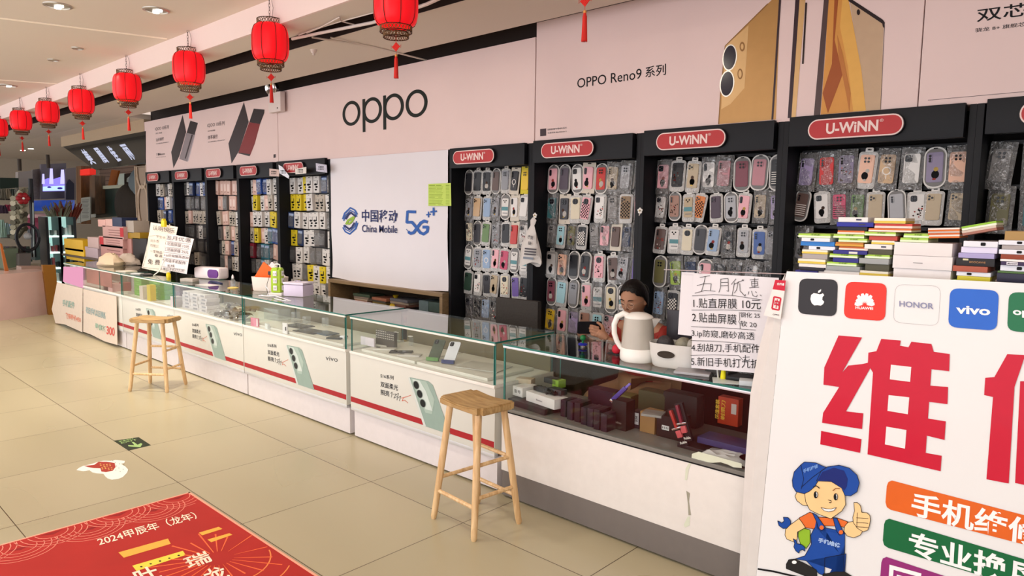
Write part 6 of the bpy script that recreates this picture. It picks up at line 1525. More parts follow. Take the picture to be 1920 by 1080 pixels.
# printed counter with phones
MATW = mat('#d6d2c6', .4, name='display_mat')
def tray(u, x0, x1, z=.6302, h=.02, y0=2.83, y1=3.24, lb=''):
    b = MB(); b.bb(x0, x1, y0, y1, z, z+h, MATW, .006); tag(b.build('display_tray'), lb, 'display tray'); return z+h
zt = tray(1, -4.04, -3.46, lb='white display tray at the dark-box end of the phone case'); tray(1, -3.44, -2.80, lb='white display tray carrying the green phone')
def lying(px, py, c, rz, lb, z=.6504, d=(.155, .074, .009), cam_=True):
    p = onZ(px, py, z); b = MB(); M = Matrix.Rotation(-PI/2, 4, 'X')
    b.box((0, 0, d[2]/2), d, mat(c, .25, coat=.4), .004, seg=3)
    b.box((0, 0, d[2]+.0002), (d[0]-.008, d[1]-.008, .0006), mat(c, .15, coat=.6), .0002)
    if cam_: b.box((-d[0]/2+.022, .018, d[2]+.001), (.03, .028, .002), mat('#333338', .2), .0008)
    o = b.build('mobile_phone'); o.location = (p.x, min(max(p.y, 2.9), 3.2), z+.0003); o.rotation_euler.z = rz; tag(o, lb, 'phone', 'phones lying in the glass cases'); return o
lying(752, 661, '#2c2624', .75, 'black phone lying in the case beside pale phones'); lying(722, 655, '#d9d4cb', .6, 'pale phone lying on the black phone side nearer the dark box'); lying(768, 667, '#cfcac2', .6, 'pale phone lying between the black phone and green phone'); lying(710, 648, '#cbc6bc', .5, 'pale thin phone lying closest to the dark patterned box')
def standing(px, py, c, base, lb, rz):
    p = onZ(px, py, .6504); o = empty('mobile_phone', (p.x, min(max(p.y, 2.9), 3.1), .651), lb, 'phone', 'phones standing in the glass case', rz=rz)
    b = MB(); M = Matrix.Rotation(-.85, 4, 'X'); b.rrprism(.076, .165, .012, .009, mat(c, .3, coat=.4), M @ Matrix.Translation((0, 0, .088)), 5); lpart(b, 'phone_body', o)
    b = MB(); b.rrprism(.026, .034, .008, .0025, mat('#26262a', .2), M @ Matrix.Translation((-.018, -.009, .148)), 4)
    for q in (-.008, .008): b.lathe([(.0001, .0), (.006, 0)], mat('#5a5a60', .2), 10, M @ Matrix.Translation((-.018, -.0118, .148+q)) @ Matrix.Rotation(PI/2, 4, 'X'))
    lpart(b, 'camera_bump', o)
    b = MB(); b.box((0, -.012, .012), (.084, .02, .024), mat(base, .4), .003, M=Matrix.Rotation(-.2, 4, 'X')); lpart(b, 'stand_foot', o)
    b = MB(); b.tube([(.0, .01, .02), (.0, .09, .01), (0.0, .105, .06)], .003, ACRYL, 6); lpart(b, 'acrylic_stand', o)
standing(812, 677, '#4d5648', '#5f8a48', 'dark green phone standing tilted in the glass case', .45)
standing(841, 682, '#d9dae0', '#343a6a', 'white phone standing tilted beside the green phone', .45)
inbox(1, 690, 648, (.16, .012, .06), '#d9cfd6', .0, 'white phone box leaning at the end of the phone case', 'phone_box', z=.652)
b = MB(); b.box((0, 0, .055), (.20, .03, .11), mat('#4a423c', .5), .004); 
for k in range(36): b.box((-.09+.02*(k % 10), -.0158, .06+.016*(k//10)), (.011, .001, .006), mat('#b9b2a4', .5), rz=0)
put(b, 'patterned_box', (-3.98, 3.0, .6505), .05, 'dark box with a pale chain pattern in the phone case', 'box')
for px, py, lb in ((744, 640, 'small price card on a clear stand, the one nearer the patterned box'), (771, 648, 'small price card on a clear stand behind the black phone')):
    p = onZ(px, py, .651); o = empty('price_card_stand', (p.x, min(p.y, 3.18), .651), lb, 'price card', 'price cards on clear stands')
    b = MB(); b.box((0, 0, .03), (.03, .02, .06), ACRYL, .002); lpart(b, 'stand', o); b = MB(); b.box((0, -.006, .068), (.036, .022, .006), mat('#e4e0da', .4), .002, M=Matrix.Rotation(0, 4, 'X')); lpart(b, 'card', o)
b = MB(); b.box((0, 0, .0), (.30, .20, .006), mat('#bdb9ae', .35), .002); put(b, 'display_card', (-3.02, 3.02, .6545), .25, 'flat grey display card on the tray near the case end', 'card')
# tablets case
tray(2, -5.62, -4.26, lb='long white display tray under the dark tablets')
lying(560, 612, '#37312e', .1, 'dark tablet lying farther along the tray', d=(.24, .15, .008), cam_=False); lying(582, 622, '#332d2c', .1, 'dark tablet lying beside the blue-grey gadget', d=(.26, .15, .008), cam_=False)
lying(612, 626, '#4d5a68', .0, 'blue-grey gadget lying at the end of the tablet tray', d=(.18, .12, .010), cam_=False); lying(632, 634, '#262a2a', .5, 'black gadget at the very end of the tablet tray', d=(.12, .12, .012), cam_=False)
inbox(2, 475, 612, (.11, .012, .07), '#e08fa6', .1, 'pink price card standing in the tablet case', 'price_card', 'card', extra=labelpatch(.04, .035, .02, .06, '#efe4e6'))
inbox(2, 492, 618, (.07, .02, .045), '#dfe3e0', -.2, 'pale round-cornered clip lying beside the pink card', 'clip', 'clip'); inbox(2, 530, 626, (.07, .01, .085), '#e4e0e0', .0, 'white printed tag standing before the dark tablets', 'price_card', 'card', extra=labelpatch(.015, .04, .02, .03, '#2a2226'))
inbox(2, 644, 640, (.05, .04, .045), '#e4e4e4', .2, 'small white rounded gadget in the corner of the tablet case', 'gadget', 'gadget', bev=.015)
for i, (px, d, lb) in enumerate(((510, (.22, .12, .10), 'clear acrylic box in the tablet case'), (545, (.05, .06, .09), 'clear acrylic riser before the acrylic box'), (565, (.05, .05, .06), 'smaller clear acrylic riser in the tablet case'), (600, (.04, .04, .07), 'clear upright price holder near the tablets'))):
    p = onZ(px, 600+i*5, .651); b = MB(); b.box((0, 0, d[2]/2), d, ACRYL, .006); put(b, 'acrylic_stand', (p.x, min(p.y+.05, 3.2), .6508 + (.012 if i > 1 else 0)), .1, lb, 'stand', 'acrylic stands')
# white boxes / silver bags case
FOIL = mat('#b5b2ae', .12, 1., bump=1., scale=25, name='foil')
for r in range(5):
    for c_ in range(3):
        b = MB(); b.box((0, 0, .017), (.17, .13, .033), mat('#cdc6c8', .5, vary=.05), .003); b.box((.02, -.0655, .018), (.08, .001, .016), mat('#8f8c92', .5))
        put(b, 'white_carton', (-7.02 + c_*.185 + random.uniform(-.01, .01), 2.92, .6303 + r*.034), random.gauss(0, .04), f"white carton, {ORD[r]} up, {['column touching the far glass', 'middle column', 'column beside the bags'][c_]} of the carton pile", 'box', 'white cartons piled in the far case')
rnd = random.Random(5)
for k in range(14):
    b = MB(); vs = []; fs = []; n = 5
    for j in range(n):
        for i in range(n): vs.append((.13*(i/(n-1)-.5), .10*(j/(n-1)-.5), rnd.uniform(0, .04)))
    for j in range(n-1):
        for i in range(n-1): q = j*n+i; fs.append((q, q+1, q+n+1, q+n))
    b.add(vs, fs, FOIL if k % 3 else BAG)
    x = -6.38 + .10*(k % 6) + rnd.uniform(-.02, .02); o = put(b, 'foil_bag', (x, 2.88 + .06*(k//6), .633 + .035*(k//5)), rnd.uniform(0, 3), f"crinkled {'silver' if k % 3 else 'clear'} bag, {ORD[k] if k < 12 else ['thirteenth', 'fourteenth'][k-12]} in the heap from the white cartons", 'bag', 'silver bags heaped in the far case', rx=rnd.uniform(-.5, .5))
inbox(3, 378, 576, (.10, .08, .07), '#7fa598', .1, 'pale teal box beside the white cartons', 'small_box'); inbox(3, 398, 578, (.09, .08, .11), '#c2502c', .1, 'orange paper box beside the silver bags', 'small_box'); inbox(3, 420, 560, (.13, .10, .15), '#b5b2b6', .1, 'grey carton standing behind the silver bags', 'small_box', dy=.1)
# green boxes case
for k, (x, y, h, c, lb) in enumerate(((-8.42, 2.98, .20, '#5aa52c', 'tall green box block, the one next to the yellow carton'), (-7.98, 3.0, .20, '#4f9a2a', 'wide green box block behind the yellow carton'))):
    for r in range(4): b = MB(); b.box((0, 0, h/8), (.30 if k else .22, .16, h/4-.001), mat(c, .4), .002); b.box((.02, -.081, h/8), (.10, .001, .008), mat('#8cc46a', .5)); put(b, 'green_carton', (x, y, .6303+r*h/4), 0, f"{lb.split(',')[0] if k == 0 else 'wide green carton'}, {ORD[r]} up" if k else f"narrow green carton, {ORD[r]} up, by the yellow carton", 'box', 'green cartons in the far case')
inbox(4, 272, 560, (.10, .08, .14), '#dcd0c4', 0, 'white slim carton before the green boxes', 'small_box', dy=-.02, z=.6303); inbox(4, 279, 564, (.09, .06, .17), '#d9c42a', 0, 'yellow slim carton before the green boxes', 'small_box', dy=-.03)
inbox(4, 325, 575, (.13, .08, .10), '#dcc8cc', 0, 'white and red small box near the case joint', 'small_box', extra=lambda b, d: b.box((.045, -.041, .05), (.035, .002, .098), mat('#b8452c', .5)))
inbox(4, 315, 570, (.16, .12, .18), '#5c3e52', 0, 'purple carton behind the white and red box', 'small_box', dy=.15); inbox(4, 248, 548, (.14, .12, .19), '#b5b0ac', 0, 'pale grey carton at the far side of the green boxes', 'small_box', dy=.08)
for i, (px, c, d, lb) in enumerate(((210, '#d3a8a4', (.30, .10, .09), 'pink and red flat carton in the farthest case'), (235, '#9c3436', (.10, .1, .1), 'dark red carton end in the farthest case'), (180, '#8f8a74', (.14, .1, .09), 'spotted beige carton in the farthest case'), (195, '#3e3a34', (.14, .1, .08), 'dark carton in the farthest case'), (225, '#6d625a', (.5, .1, .20), 'long dull carton at the back of the farthest case'))):
    inbox(5, px, 545, d, c, 0, lb, 'small_box', dy=(.22 if i == 4 else 0))
# pink glowing screen and posters on the farthest unit
b = MB(); q = [onY(x, y, 2.782) for x, y in ((119, 500), (155, 501), (155, 540), (118, 528))]; b.prism(q[::-1], (0, .006, 0), emis('pink_screen', '#f2a6c4', .75))
tag(b.build('lit_panel', smooth=False), 'small glowing pink panel at the very end of the counter row', 'panel')
b = MB(); b.bb(-9.85, -8.95, 2.80, 2.806, .68, .86, mat('#b5766c', .2, coat=.5, vary=.3, scale=3)); tag(b.build('pink_print_panel', smooth=False), 'blurry pinkish print behind the farthest case glass', 'panel')
def poster2(q, lb, art):
    Y = 2.765; b = MB(); P = [onY(x, y, Y) for x, y in q]; n = len(P); b.prism(P[::-1], (0, .003, 0), mat('#d6c6b6', .6, name='poster_paper', vary=.03)); a = Art(b, (0, Y, 0), NY, .001)
    zq = lambda L: [(90 + x/6, 480 + y/6) for x, y in L]
    for s, x0, y0, x1, y1, h, c in art: a.text(s, *zq([(x0, y0), (x1, y1), (x0, y0-h)]), mat(c, .6), 2, .03)
    tag(b.build('paper_poster', smooth=False), lb, 'poster')
poster2([(107, 529), (155, 541), (154, 623), (121, 608), (104, 606), (97, 580)], 'curling white paper poster on the farthest counter end', [('手机配件', 165, 560, 300, 595, 75, '#8fa89c'), ('数码特价450', 200, 700, 370, 755, 65, '#d98a74')])
poster2([(156, 542), (218, 556), (220, 647), (196, 640), (170, 627), (156, 622)], 'white paper poster ending in a red three hundred figure', [('老旧手机以旧换新', 425, 640, 655, 715, 75, '#93a8a6'), ('最高抵', 530, 820, 655, 860, 70, '#9ab09c'), ('300', 660, 880, 752, 905, 95, '#c8524a')])
# ================================================================== FAR END OF THE MALL
def slabY(q, Y, t, mt, name, lb, cat, mtop=None, group=None):
    b = MB(); P = [onY(x, y, Y) for x, y in q]; b.prism(P[::-1], (0, t, 0), mt); o = b.build(name, smooth=False); tag(o, lb, cat, group); return o
def slabX(q, X, t, mt, name, lb, cat, group=None):
    b = MB(); P = [onX(x, y, X) for x, y in q]; b.prism(P[::-1], (-t, 0, 0), mt); o = b.build(name, smooth=False); tag(o, lb, cat, group); return o
b = MB(); b.bb(-24, -11.62, 3.94, 7.7, 2.979, 3.05, CEIL); structure(b.build('ceiling_4', smooth=False))
b = MB(); b.bb(-15.9, -11.63, 4.2, 4.5, 2.79, 2.98, mat('#b09a80', .7)); structure(b.build('trim_5', smooth=False))
# slanted black sign
b = MB(); q = [onY(x, y, 4.19) for x, y in ((118, 275), (272, 246), (272, 305), (178, 318))]; b.prism(q[::-1], (0, .05, 0), mat('#17191a', .15, coat=.6, name='gloss_black'))
a = Art(b, (0, 4.19, 0), NY, .002); zs_ = lambda L: [(130 + x/12, 240 + y/12) for x, y in L]; WL = emis('sign_letters', '#cfd2ea', .75)
for s, x0, y0, w in (('美', 505, 830, 120), ('眉', 800, 800, 110), ('佳', 1090, 760, 100), ('丽', 1400, 720, 130)):
    a.text(s, *zs_([(x0, y0), (x0+w, y0-20), (x0-270, y0-340)]), WL, 2, .03)
tag(b.build('shop_sign', smooth=False), 'glossy black slanted shop sign with four white characters', 'sign')
# lattice screen
def lattice():
    o = empty('lattice_screen', (-11.85, 4.22, 0), 'beige screen with curved lattice beside the far black cabinet', 'screen'); L = Matrix.Translation(-Vector(o.location)); BE = mat('#8f7d6c', .6); B2 = mat('#b5a28e', .5)
    b = MB(); b.M = L; b.bb(-12.12, -11.64, 4.24, 4.27, .88, 2.28, BE); lpart(b, 'panel', o)
    b = MB(); b.M = L
    for x in (-12.12, -11.66): b.bb(x, x+.02, 4.20, 4.24, .88, 2.28, B2)
    lpart(b, 'frame', o)
    b = MB(); b.M = L
    for z0 in (.95, 1.55, 2.15):
        for s in (-1, 1):
            for k, r in ((0, .26), (1, .20)):
                b.tube([(-11.88 + s*r*math.sin(t), 4.225, min(2.27, z0 + .3*math.cos(t)*(1+.1*k) + .1)) for t in [PI*i/12 for i in range(13)]], .012, B2, 6)
    lpart(b, 'lattice', o)
lattice()
# nail-shop interior (seen under the sign)
slabY([(175, 312), (252, 306), (252, 350), (175, 352)], 7.3, .05, mat('#8c7468', .6, vary=.1), 'slat_wall_panel', 'pinkish slatted board wall inside the shop under the black sign', 'wall panel')
b = MB(); a = Art(b, (0, 7.29, 0), NY, .004)
for k in range(5): a.line([(175, 319+k*7), (252, 314+k*7.5)], .8, mat('#4a3a34', .6), 1)
o = b.build('slat_gap', smooth=False); q = [x for x in COL.objects if x.name == 'slat_wall_panel'][0]; o.parent = q
slabY([(209, 318), (222, 320), (214, 350), (202, 349)], 6.0, .04, mat('#9c5520', .5), 'orange_board', 'orange-brown leaning board under the black sign', 'board')
slabY([(178, 354), (232, 350), (232, 404), (178, 409)], 5.2, .05, mat('#1f3330', .3, coat=.4, vary=.3, scale=2), 'dark_green_screen', 'dark green glossy screen in the shop under the black sign', 'screen')
slabY([(186, 349), (232, 346), (232, 352), (184, 355)], 5.15, .1, mat('#b5b8a4', .5), 'pale_ledge', 'pale rim above the dark green glossy screen', 'ledge')
slabY([(221, 326), (233, 325), (233, 347), (221, 347)], 6.4, .03, mat('#c2cfc6', .5), 'pale_mint_board', 'pale mint panel beside the orange board', 'panel')
slabY([(233, 326), (252, 323), (252, 352), (233, 352)], 5.6, .03, mat('#161c1a', .4), 'black_poster', 'black poster with a small white figure beside the lattice', 'poster')
slabY([(238, 334), (244, 330), (247, 336), (244, 342), (237, 341)], 5.59, .005, mat('#a9b5b0', .5), 'white_figure_print', 'small white horse-like print on the black poster', 'print')
slabY([(143, 312), (152, 311), (152, 420), (144, 420)], 5.0, .2, wood('#5a3a1e', '#7d4f26', 'pillar_wood', (4, 4, .6)), 'brown_post', 'brown wooden post at the dark side of the shop front', 'post')
slabY([(168, 330), (178, 329), (178, 400), (168, 402)], 5.0, .2, wood('#4a3420', '#6e4a2a', 'pillar_wood2', (4, 4, .6)), 'brown_post', 'brown wooden post between the red box and green screen', 'post')
slabY([(150, 318), (168, 316), (168, 327), (150, 329)], 4.95, .12, mat('#d8281e', .5, emit=.5), 'red_light_box', 'small red light box hanging under the black sign', 'light box')
slabY([(151, 330), (167, 328), (167, 366), (151, 368)], 5.3, .05, mat('#4e1f1e', .35, coat=.3), 'maroon_door_panel', 'maroon glass panel below the red light box', 'panel')
for i, q in enumerate(([(152, 371), (169, 369), (169, 412), (152, 416)], [(144, 382), (151, 381), (151, 418), (144, 419)], [(170, 402), (178, 401), (178, 407), (170, 408)])):
    Y = 4.85; b = MB(); P = [onY(x, y, Y) for x, y in q]; b.prism(P[::-1], (0, .02, 0), mat('#8f9088', .6)); a = Art(b, (0, Y, 0), NY, .002)
    x0, x1 = q[0][0], q[1][0]
    for k in range(int((q[2][1]-q[0][1])/2.6)-1): a.line([(x0+2, q[0][1]+4+k*2.6), (x1-2-(k % 3), q[0][1]+3.8+k*2.6)], .8, mat('#4a4b48', .6), 1)
    tag(b.build('price_board', smooth=False), ['large grey printed price list below the maroon panel', 'narrow grey price list on the brown post', 'tiny square notice beside the large price list'][i], 'price list')
# dark plant-like hair heap
b = MB(); p = onY(243, 385, 4.6); b.sphere(p, .35, mat('#2c2620', .8, bump=1, scale=12), 20, 14, (1.2, .6, 1.1)); b.sphere(p + Vector((.25, .1, .35)), .28, mat('#5b6468', .7, bump=.6, scale=6), 16, 12, (1, .6, 1.1)); tag(b.build('wig_display'), 'dark bushy heap with a grey puff beside the lattice screen', 'wig')
# cartons on the side table
def side_table():
    o = empty('side_table', (-11.3, 3.5, 0), 'low side table behind the farthest counter carrying pink cartons', 'table')
    b = MB(); b.bb(-1.6, 1.45, -.17, .35, .85, .88, mat('#4a3d33', .5), .004); lpart(b, 'tabletop', o)
    for sx in (-1.5, 1.35):
        for sy in (-.12, .3): b = MB(); b.box((sx, sy, .425), (.05, .05, .85), BLACKM); lpart(b, 'leg', o)
side_table()
def cart(q, Y, t, c, lb, lab=None, tab=None):
    b = MB(); P = [onY(x, y, Y) for x, y in q]; x0 = min(p.x for p in P); x1 = max(p.x for p in P); z0 = min(p.z for p in P); z1 = max(p.z for p in P)
    b.bb(x0, x1, Y, Y+t, z0, z1, mat(c, .5, vary=.03), .003)
    if lab: w = x1-x0; h = z1-z0; [b.bb(x0+w*.3, x1-w*.12, Y-.002, Y, z0+h*(.25+.2*k), z0+h*(.30+.2*k), mat('#7d5450', .6)) for k in range(3)]
    if tab: w = x1-x0; b.bb(x0+w*tab[0], x0+w*tab[1], Y-.003, Y, z0+.2*(z1-z0), z1-.1*(z1-z0), mat('#b01c26', .5))
    tag(b.build('carton'), lb, 'box', 'cartons on the far side table')
cart([(121, 451), (155, 451), (155, 468), (121, 468)], 3.36, .25, '#c9a01e', 'upper yellow carton on the far side table'); cart([(123, 468.5), (157, 468.5), (157, 485), (123, 485)], 3.36, .25, '#d3aa1e', 'lower yellow carton on the far side table')
cart([(165, 446), (184, 446), (184, 464), (165, 464)], 3.38, .2, '#b59c98', 'upper pale carton between yellow and pink stacks'); cart([(160, 465), (183, 465), (183, 484), (160, 484)], 3.38, .2, '#a59298', 'lower pale carton between yellow and pink stacks')
cart([(190, 462), (230, 462), (230, 486), (190, 486)], 3.40, .25, '#ad7e78', 'lowest wide pink carton in the tall stack', True); cart([(186, 446), (230, 446), (230, 461.5), (186, 461.5)], 3.40, .25, '#b88c86', 'second pink carton with a red tab in the tall stack', True, (.04, .2)); cart([(193, 425), (231, 425), (231, 445.5), (193, 445.5)], 3.40, .25, '#b8908a', 'upper pink carton with a red corner in the tall stack', True, (.85, 1.)); 
cart([(184, 412), (197, 412), (197, 424.5), (184, 424.5)], 3.40, .2, '#c99c94', 'small pink carton on top, farther one'); cart([(198, 411), (210, 411), (210, 424.5), (198, 424.5)], 3.40, .2, '#c9a098', 'small pink carton on top, nearer the blue one'); cart([(211, 408), (228, 408), (228, 424.5), (211, 424.5)], 3.40, .2, '#2a3350', 'dark blue carton topping the pink stack')
cart([(232, 414), (250, 414), (250, 436), (232, 436)], 3.45, .2, '#a89c90', 'grey-white carton beside the pink stack'); cart([(240, 436.5), (262, 436.5), (262, 447), (240, 447)], 3.45, .2, '#9c7a1e', 'mustard carton under the grey-white carton'); cart([(234, 448), (246, 448), (246, 486), (234, 486)], 3.45, .2, '#a87870', 'narrow upright pink carton beside the stack'); cart([(250, 448), (275, 448), (275, 487), (250, 487)], 3.45, .2, '#1d1918', 'black appliance on the far side table')
# crumpled paper bags on the far counter
for i, (px, py, s, c, lb) in enumerate(((188, 498, 1.0, '#cfb89c', 'crumpled cream paper bag on the far counter'), (222, 496, .9, '#c2b3a8', 'crumpled white and purple bag beside the cream one'))):
    p = onZ(px, py, ZT); b = MB(); rnd = random.Random(i+4); n = 12; vs = []; fs = []
    for j in range(7):
        for k in range(n): t = 2*PI*k/n; r = [.17, .18, .16, .13, .10, .06, .001][j]*s*(1+rnd.uniform(-.2, .2)); vs.append((r*1.5*math.cos(t), r*.7*math.sin(t), [0, .02, .05, .09, .12, .145, .15][j]*s*(1 + (rnd.uniform(-.1, .1) if j else 0))))
    for j in range(6):
        for k in range(n): fs.append((j*n+k, j*n+(k+1) % n, (j+1)*n+(k+1) % n, (j+1)*n+k))
    b.add(vs, fs, mat(c, .6, bump=.5, scale=12)); put(b, 'paper_bag', (p.x, p.y+.12, ZT+.0003), .1, lb, 'bag')
# curved pink counter and brown partition at the aisle end
b = MB(); n = 20; pr = []
for i in range(n+1):
    t = i/n; pr.append((-12.05 - .35*(2*t-1)**2 + .1*t, .9 + 2.05*t))
vs = []; fs = []
for x, y in pr: vs += [(x, y, 0), (x, y, .66)]
for i in range(n): fs.append((2*i, 2*i+2, 2*i+3, 2*i+1))
vs2 = vs + [(-12.8, pr[-1][1], .66), (-12.8, pr[0][1], .66)]; fs.append([2*i+1 for i in range(n+1)] + [len(vs), len(vs)+1])
b.add(vs2, fs, mat('#cfaea6', .2, coat=.4, name='glossy_pink', vary=.1, scale=2)); tag(b.build('curved_counter', ang=30), 'glossy pinkish curved counter closing the aisle at the far end', 'counter')
slabX([(40, 500), (80, 500), (80, 590), (40, 600)], -12.9, .3, mat('#a08478', .5), 'grey_bin_cabinet', 'greyish pink cabinet with a curved top behind the curved counter', 'cabinet')
slabX([(80, 497), (104, 497), (112, 590), (92, 592)], -12.2, .08, mat('#8f5f24', .5), 'brown_partition', 'orange-brown wooden partition at the far counter end', 'partition')
slabX([(0, 455), (4, 458), (22, 530), (14, 533)], -12.6, .05, mat('#a8602c', .5), 'easel_leg_board', 'slanting orange wooden easel board at the frame edge', 'easel')
# clothes shop, far away
slabX([(34, 322), (60, 320), (60, 350), (34, 350)], -16, .2, mat('#8d8684', .5), 'white_display_case', 'greyish white display top with lights beyond the last lantern', 'display'); slabX([(62, 318), (78, 316), (78, 374), (62, 374)], -16.2, .15, mat('#6d6668', .7, vary=.2, scale=30), 'grey_curtain', 'grey pleated curtain beside the purple light box', 'curtain')
# purple light box with plain abstract glow
o = slabX([(77, 308), (124, 306), (124, 372), (77, 374)], -16.1, .1, mat('#5f5a66', .4), 'light_box', 'purple and white glowing light box with soft vertical shapes', 'light box')
b = MB(); a = Art(b, (-16.1, 0, 0), (1, 0, 0), .004)
a.poly([(80, 338), (90, 334), (100, 336), (112, 332), (122, 336), (122, 358), (80, 359)][::-1], emis('glow_violet', '#8a7cf0', 1.1), 1)
for x, w, y0 in ((81, 3.5, 326), (96, 5, 316), (117, 5.5, 318)): a.poly([(x-w*.5, y0), (x+w*.5, y0), (x+w*.8, 345), (x-w*.8, 345)][::-1], emis('glow_white', '#b9b4f8', 1.2), 2)
a.poly([(80, 350), (122, 348), (122, 357), (80, 358)][::-1], emis('glow_cyan', '#b4d2f6', 1.1), 3); a.ell(92, 351, 4, 1.6, emis('glow_deep', '#3a2ca0', .6), 4); a.ell(112, 353, 5, 2, emis('glow_deep', '#3a2ca0', .6), 4)
q = b.build('glowing_panel', smooth=False); q.parent = o
slabX([(64, 376), (140, 374), (140, 393), (64, 396)], -15.9, .1, mat('#2348a8', .25, coat=.5, vary=.5, scale=3, emit=.25), 'blue_banner', 'shiny blue banner strip under the purple light box', 'banner')
slabX([(124, 316), (142, 314), (142, 375), (124, 376)], -15.8, .1, mat('#6c6468', .6), 'grey_display_board', 'grey panel with dark shape next to the light box', 'panel'); slabX([(124, 345), (130, 336), (139, 344), (139, 374), (124, 374)], -15.75, .03, mat('#15132a', .5), 'dark_cutout', 'navy dark cutout in front of the grey panel', 'cutout')
slabX([(0, 333), (35, 334), (35, 352), (0, 354)], -15, .5, mat('#1f2c26', .7), 'dark_canopy', 'dark green canopy over the hanging clothes', 'canopy')
b = MB(); b.cyl(onX(36, 298, -14.5), onX(37, 320, -14.5), .03, mat('#3c342e', .6)); tag(b.build('hanging_rod'), 'short dark rod hanging over the clothes shop, nearer the frame edge', 'rod'); b = MB(); b.cyl(onX(89, 290, -14.5), onX(91, 315, -14.5), .03, mat('#3c342e', .6)); tag(b.build('hanging_rod'), 'short dark rod hanging above the purple light box', 'rod')
b = MB(); b.cyl(onX(57, 335, -14.2), onX(64, 482, -14.2), .035, BLACKM); b.cyl(onX(62, 380, -14.15), onX(63.5, 482, -14.15), .012, mat('#8f9a98', .4)); tag(b.build('black_pole'), 'tall black pole with a pale edge in the clothes shop', 'pole')
def garment(px, py, w, h, X, c, lb):
    b = MB(); p = onX(px, py, X); s = (onX(px+1, py, X)-p).length; W, H = w*s*1.7, h*s; k = 5
    b.M = Matrix.Translation(p) @ Matrix.Rotation(.3, 4, 'Z'); mt = mat(c, .8, vary=.1, scale=20)
    for i in range(k): x = (i/(k-1)-.5)*W*.8; b.tube([(0.02*(i % 2), x*.5, 0), (.02*(i % 2), x*.9, -H*.3), (.02, x*1.1, -H)], [W*.10, W*.13, W*.15], mt, 6)
    tag(b.build('hanging_garment'), lb, 'clothes', 'clothes hanging in the far shop')
for i, (px, py, w, h, c) in enumerate(((4, 354, 8, 22, '#5d5a50'), (13, 354, 9, 22, '#857a68'), (24, 354, 8, 24, '#4f5750'), (32, 352, 7, 22, '#6b6d66'), (42, 352, 7, 16, '#8d8a86'), (52, 352, 7, 16, '#77827c'), (3, 412, 8, 40, '#93b0a4'), (11, 418, 8, 26, '#8da3a6'), (18, 420, 7, 22, '#9aaac0'), (5, 385, 10, 18, '#3a2a3a'), (14, 384, 10, 14, '#8a3048'))):
    garment(px, py, w, h, -14.8 - .3*(i % 3), c, f"{['olive grey', 'tan grey', 'dark green', 'grey', 'pale grey', 'grey green', 'mint', 'pale teal', 'pale blue', 'dark plum', 'crimson'][i]} garment hanging in the clothes shop at the aisle end")
b = MB(); RB = ['#8f8c78', '#b5b09a', '#5c5a4c']
for k in range(9):
    pts = [onX(24 + 24*j/6, 372 + k*9 + (-14*j/6) + 4*math.sin(j), -14.3 - .05*(j % 2)) for j in range(7)]; b.tube(pts, .05, mat(RB[k % 3], .6), 6)
tag(b.build('ribbon_garland'), 'olive and cream striped spiral garland beside the black pole', 'garland')
b = MB(); p = onX(43, 372, -14.1); [b.sphere(p + Vector((0, (.055*math.cos(t)), .055*math.sin(t))), .05, mat('#8c1c22', .5), 10, 8) for t in [2*PI*k/6 for k in range(6)]]; b.sphere(p + Vector((.04, 0, 0)), .02, WHITE, 8, 6); tag(b.build('red_flower'), 'big dark red paper flower on the striped garland', 'flower decoration')
b = MB(); p = onX(52, 445, -14.0); b.tube([p + Vector((0, .16*math.cos(t), .22*math.sin(t))) for t in [2*PI*k/24 for k in range(25)]], .025, BLACKM, 6); b.sphere(p + Vector((0, 0, .02)), .06, mat('#8f8f8f', .4), 8, 6); tag(b.build('round_rack'), 'black ring-shaped rack at the foot of the garland', 'rack')
b = MB(); p = onX(80, 398, -15.2); b.lathe([(.001, 0), (.36, 0), (.38, .12), (.3, .2), (.001, .2)], mat('#8a3a50', .6), 20, Matrix.Translation(p - Vector((0, 0, .3)))); b.lathe([(.001, .2), (.3, .2), (.26, .26), (.001, .28)], mat('#c9a4aa', .5), 20, Matrix.Translation(p - Vector((0, 0, .3)))); tag(b.build('pink_round_stand'), 'crimson round stand with a pale top under the blue banner', 'stand')
for i, (px, c, lb) in enumerate(((107, '#6e6a58', 'tan bushy plant in front of the blue banner'), (128, '#6e3226', 'rust red bushy plant beside the tan one'))):
    b = MB(); p = onX(px, 405, -14.6); rnd = random.Random(i)
    for k in range(40): d = Vector((rnd.uniform(-.25, .25), rnd.uniform(-.3, .3), rnd.uniform(.05, .35))); b.tube([p - Vector((0, 0, .25)), p - Vector((0, 0, .1)) + d*.5, p + d*.8], [.012, .02, .008], mat(c, .7), 5)
    tag(b.build('bushy_plant'), lb, 'plant')
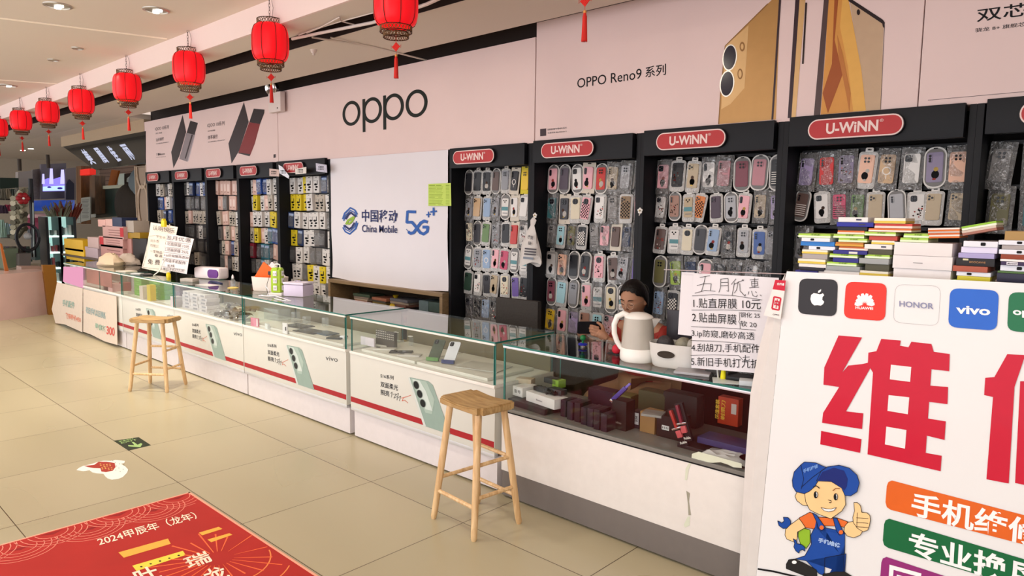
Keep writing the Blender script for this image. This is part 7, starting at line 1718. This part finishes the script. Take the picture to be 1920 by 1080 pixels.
# lit glass display racks
def glass_rack(x0, x1, lb):
    A = onX(x0, 420, -14.0); B = onX(x1, 420, -14.0); W = B.y - A.y; o = empty('glass_rack', (-14.0, (A.y+B.y)/2, 0), lb, 'display rack', 'lit glass racks at the aisle end')
    CY = mat('#9cc4bc', .3, emit=.8, name='lit_glass_back')
    b = MB(); b.bb(-.45, -.42, -W/2, W/2, .3, 1.45, CY); lpart(b, 'back_panel', o)
    for s in (-1, 1): b = MB(); b.bb(-.45, 0, s*W/2-.02, s*W/2+.02, 0, 1.45, BLACKM); lpart(b, 'side_post', o)
    for k, z in enumerate((.3, .55, .82, 1.1)): b = MB(); b.bb(-.45, 0, -W/2+.02, W/2-.02, z, z+.03, mat('#d3e6e0', .3, emit=.8)); lpart(b, 'glass_shelf', o)
    rnd = random.Random(int(x0)); 
    for k, z in enumerate((.33, .58, .85, 1.13)):
        for j in range(3):
            b = MB(); h = rnd.uniform(.08, .18); b.box((0, 0, h/2), (.1, W/5, h), mat(rnd.choice(['#2f3836', '#c9d6d2', '#5d6a66', '#8f4a4c', '#e0e6e2']), .4), .01)
            q = b.build('shelf_trinket'); q.location = (-14.15, (A.y+B.y)/2 + (j-1)*W/3.6, z); tag(q, f"small trinket, {ORD[j]} on shelf {['one', 'two', 'three', 'four'][k]} counted upward, {'rack near the pole' if x0 < 100 else 'rack near the yellow cartons'}", 'trinket', 'trinkets in the lit racks')
glass_rack(88, 112, 'lit glass rack of trinkets, the one nearer the black pole'); glass_rack(113, 140, 'lit glass rack of trinkets, the one nearer the yellow cartons')

# more hanging clothes and low clutter in the far shop
gc = ['#4c4a44', '#7a7264', '#3c4640', '#8f8a80', '#5d5560', '#9aa39c', '#37302e', '#6b5f50', '#8a8f94', '#4a2c34']
gn = ['charcoal', 'sand', 'dark green', 'light grey', 'mauve', 'sage', 'black-brown', 'tan brown', 'blue grey', 'wine']
rows_ = [(355, 24, 'upper rail under the green canopy'), (420, 32, 'middle rail'), (462, 34, 'lowest rail by the floor')]
for r, (py, h, rn) in enumerate(rows_):
    for k in range(9):
        px = 1 + k*6.4 + (r % 2)*3
        if r == 1 and 22 < px < 50: continue
        garment(px, py, 6.5, h, -15.6 - .15*(k % 2), gc[(k*3+r*4) % 10], f"{gn[(k*3+r*4) % 10]} garment, {ORD[k]} counting toward the black pole, {rn}")
slabX([(8, 468), (34, 466), (34, 500), (8, 504)], -14.2, .4, mat('#5f6a56', .6), 'display_plinth', 'grey-green display plinth below the striped garland', 'plinth')
slabX([(36, 476), (58, 475), (58, 500), (36, 502)], -14.0, .3, mat('#57504c', .6), 'display_plinth', 'grey display plinth beside the foot of the black pole', 'plinth')
slabX([(66, 405), (88, 404), (88, 455), (66, 457)], -15.4, .3, mat('#5b3c46', .7, vary=.5, scale=25), 'patterned_curtain', 'dark crimson patterned cloth beside the lit racks', 'cloth')
slabX([(66, 457), (90, 456), (90, 486), (66, 488)], -15.0, .3, mat('#3c4442', .6, vary=.4, scale=18), 'covered_stand', 'dark covered stand under the crimson cloth', 'stand')
# ================================================================== LIGHT (kept last)
def lighting():
    w = bpy.data.worlds.new('world'); S.world = w; w.use_nodes = True
    bg = w.node_tree.nodes['Background']; bg.inputs[0].default_value = (.965, .965, 1.0, 1); bg.inputs[1].default_value = 2.2
    S.view_settings.view_transform = 'Standard'; S.view_settings.look = 'None'; S.view_settings.gamma = 1; S.view_settings.use_curve_mapping = False
    S.view_settings.exposure = 0.37
    S.cycles.transparent_max_bounces = 16; S.cycles.max_bounces = 8; S.cycles.sample_clamp_indirect = 4
lighting()
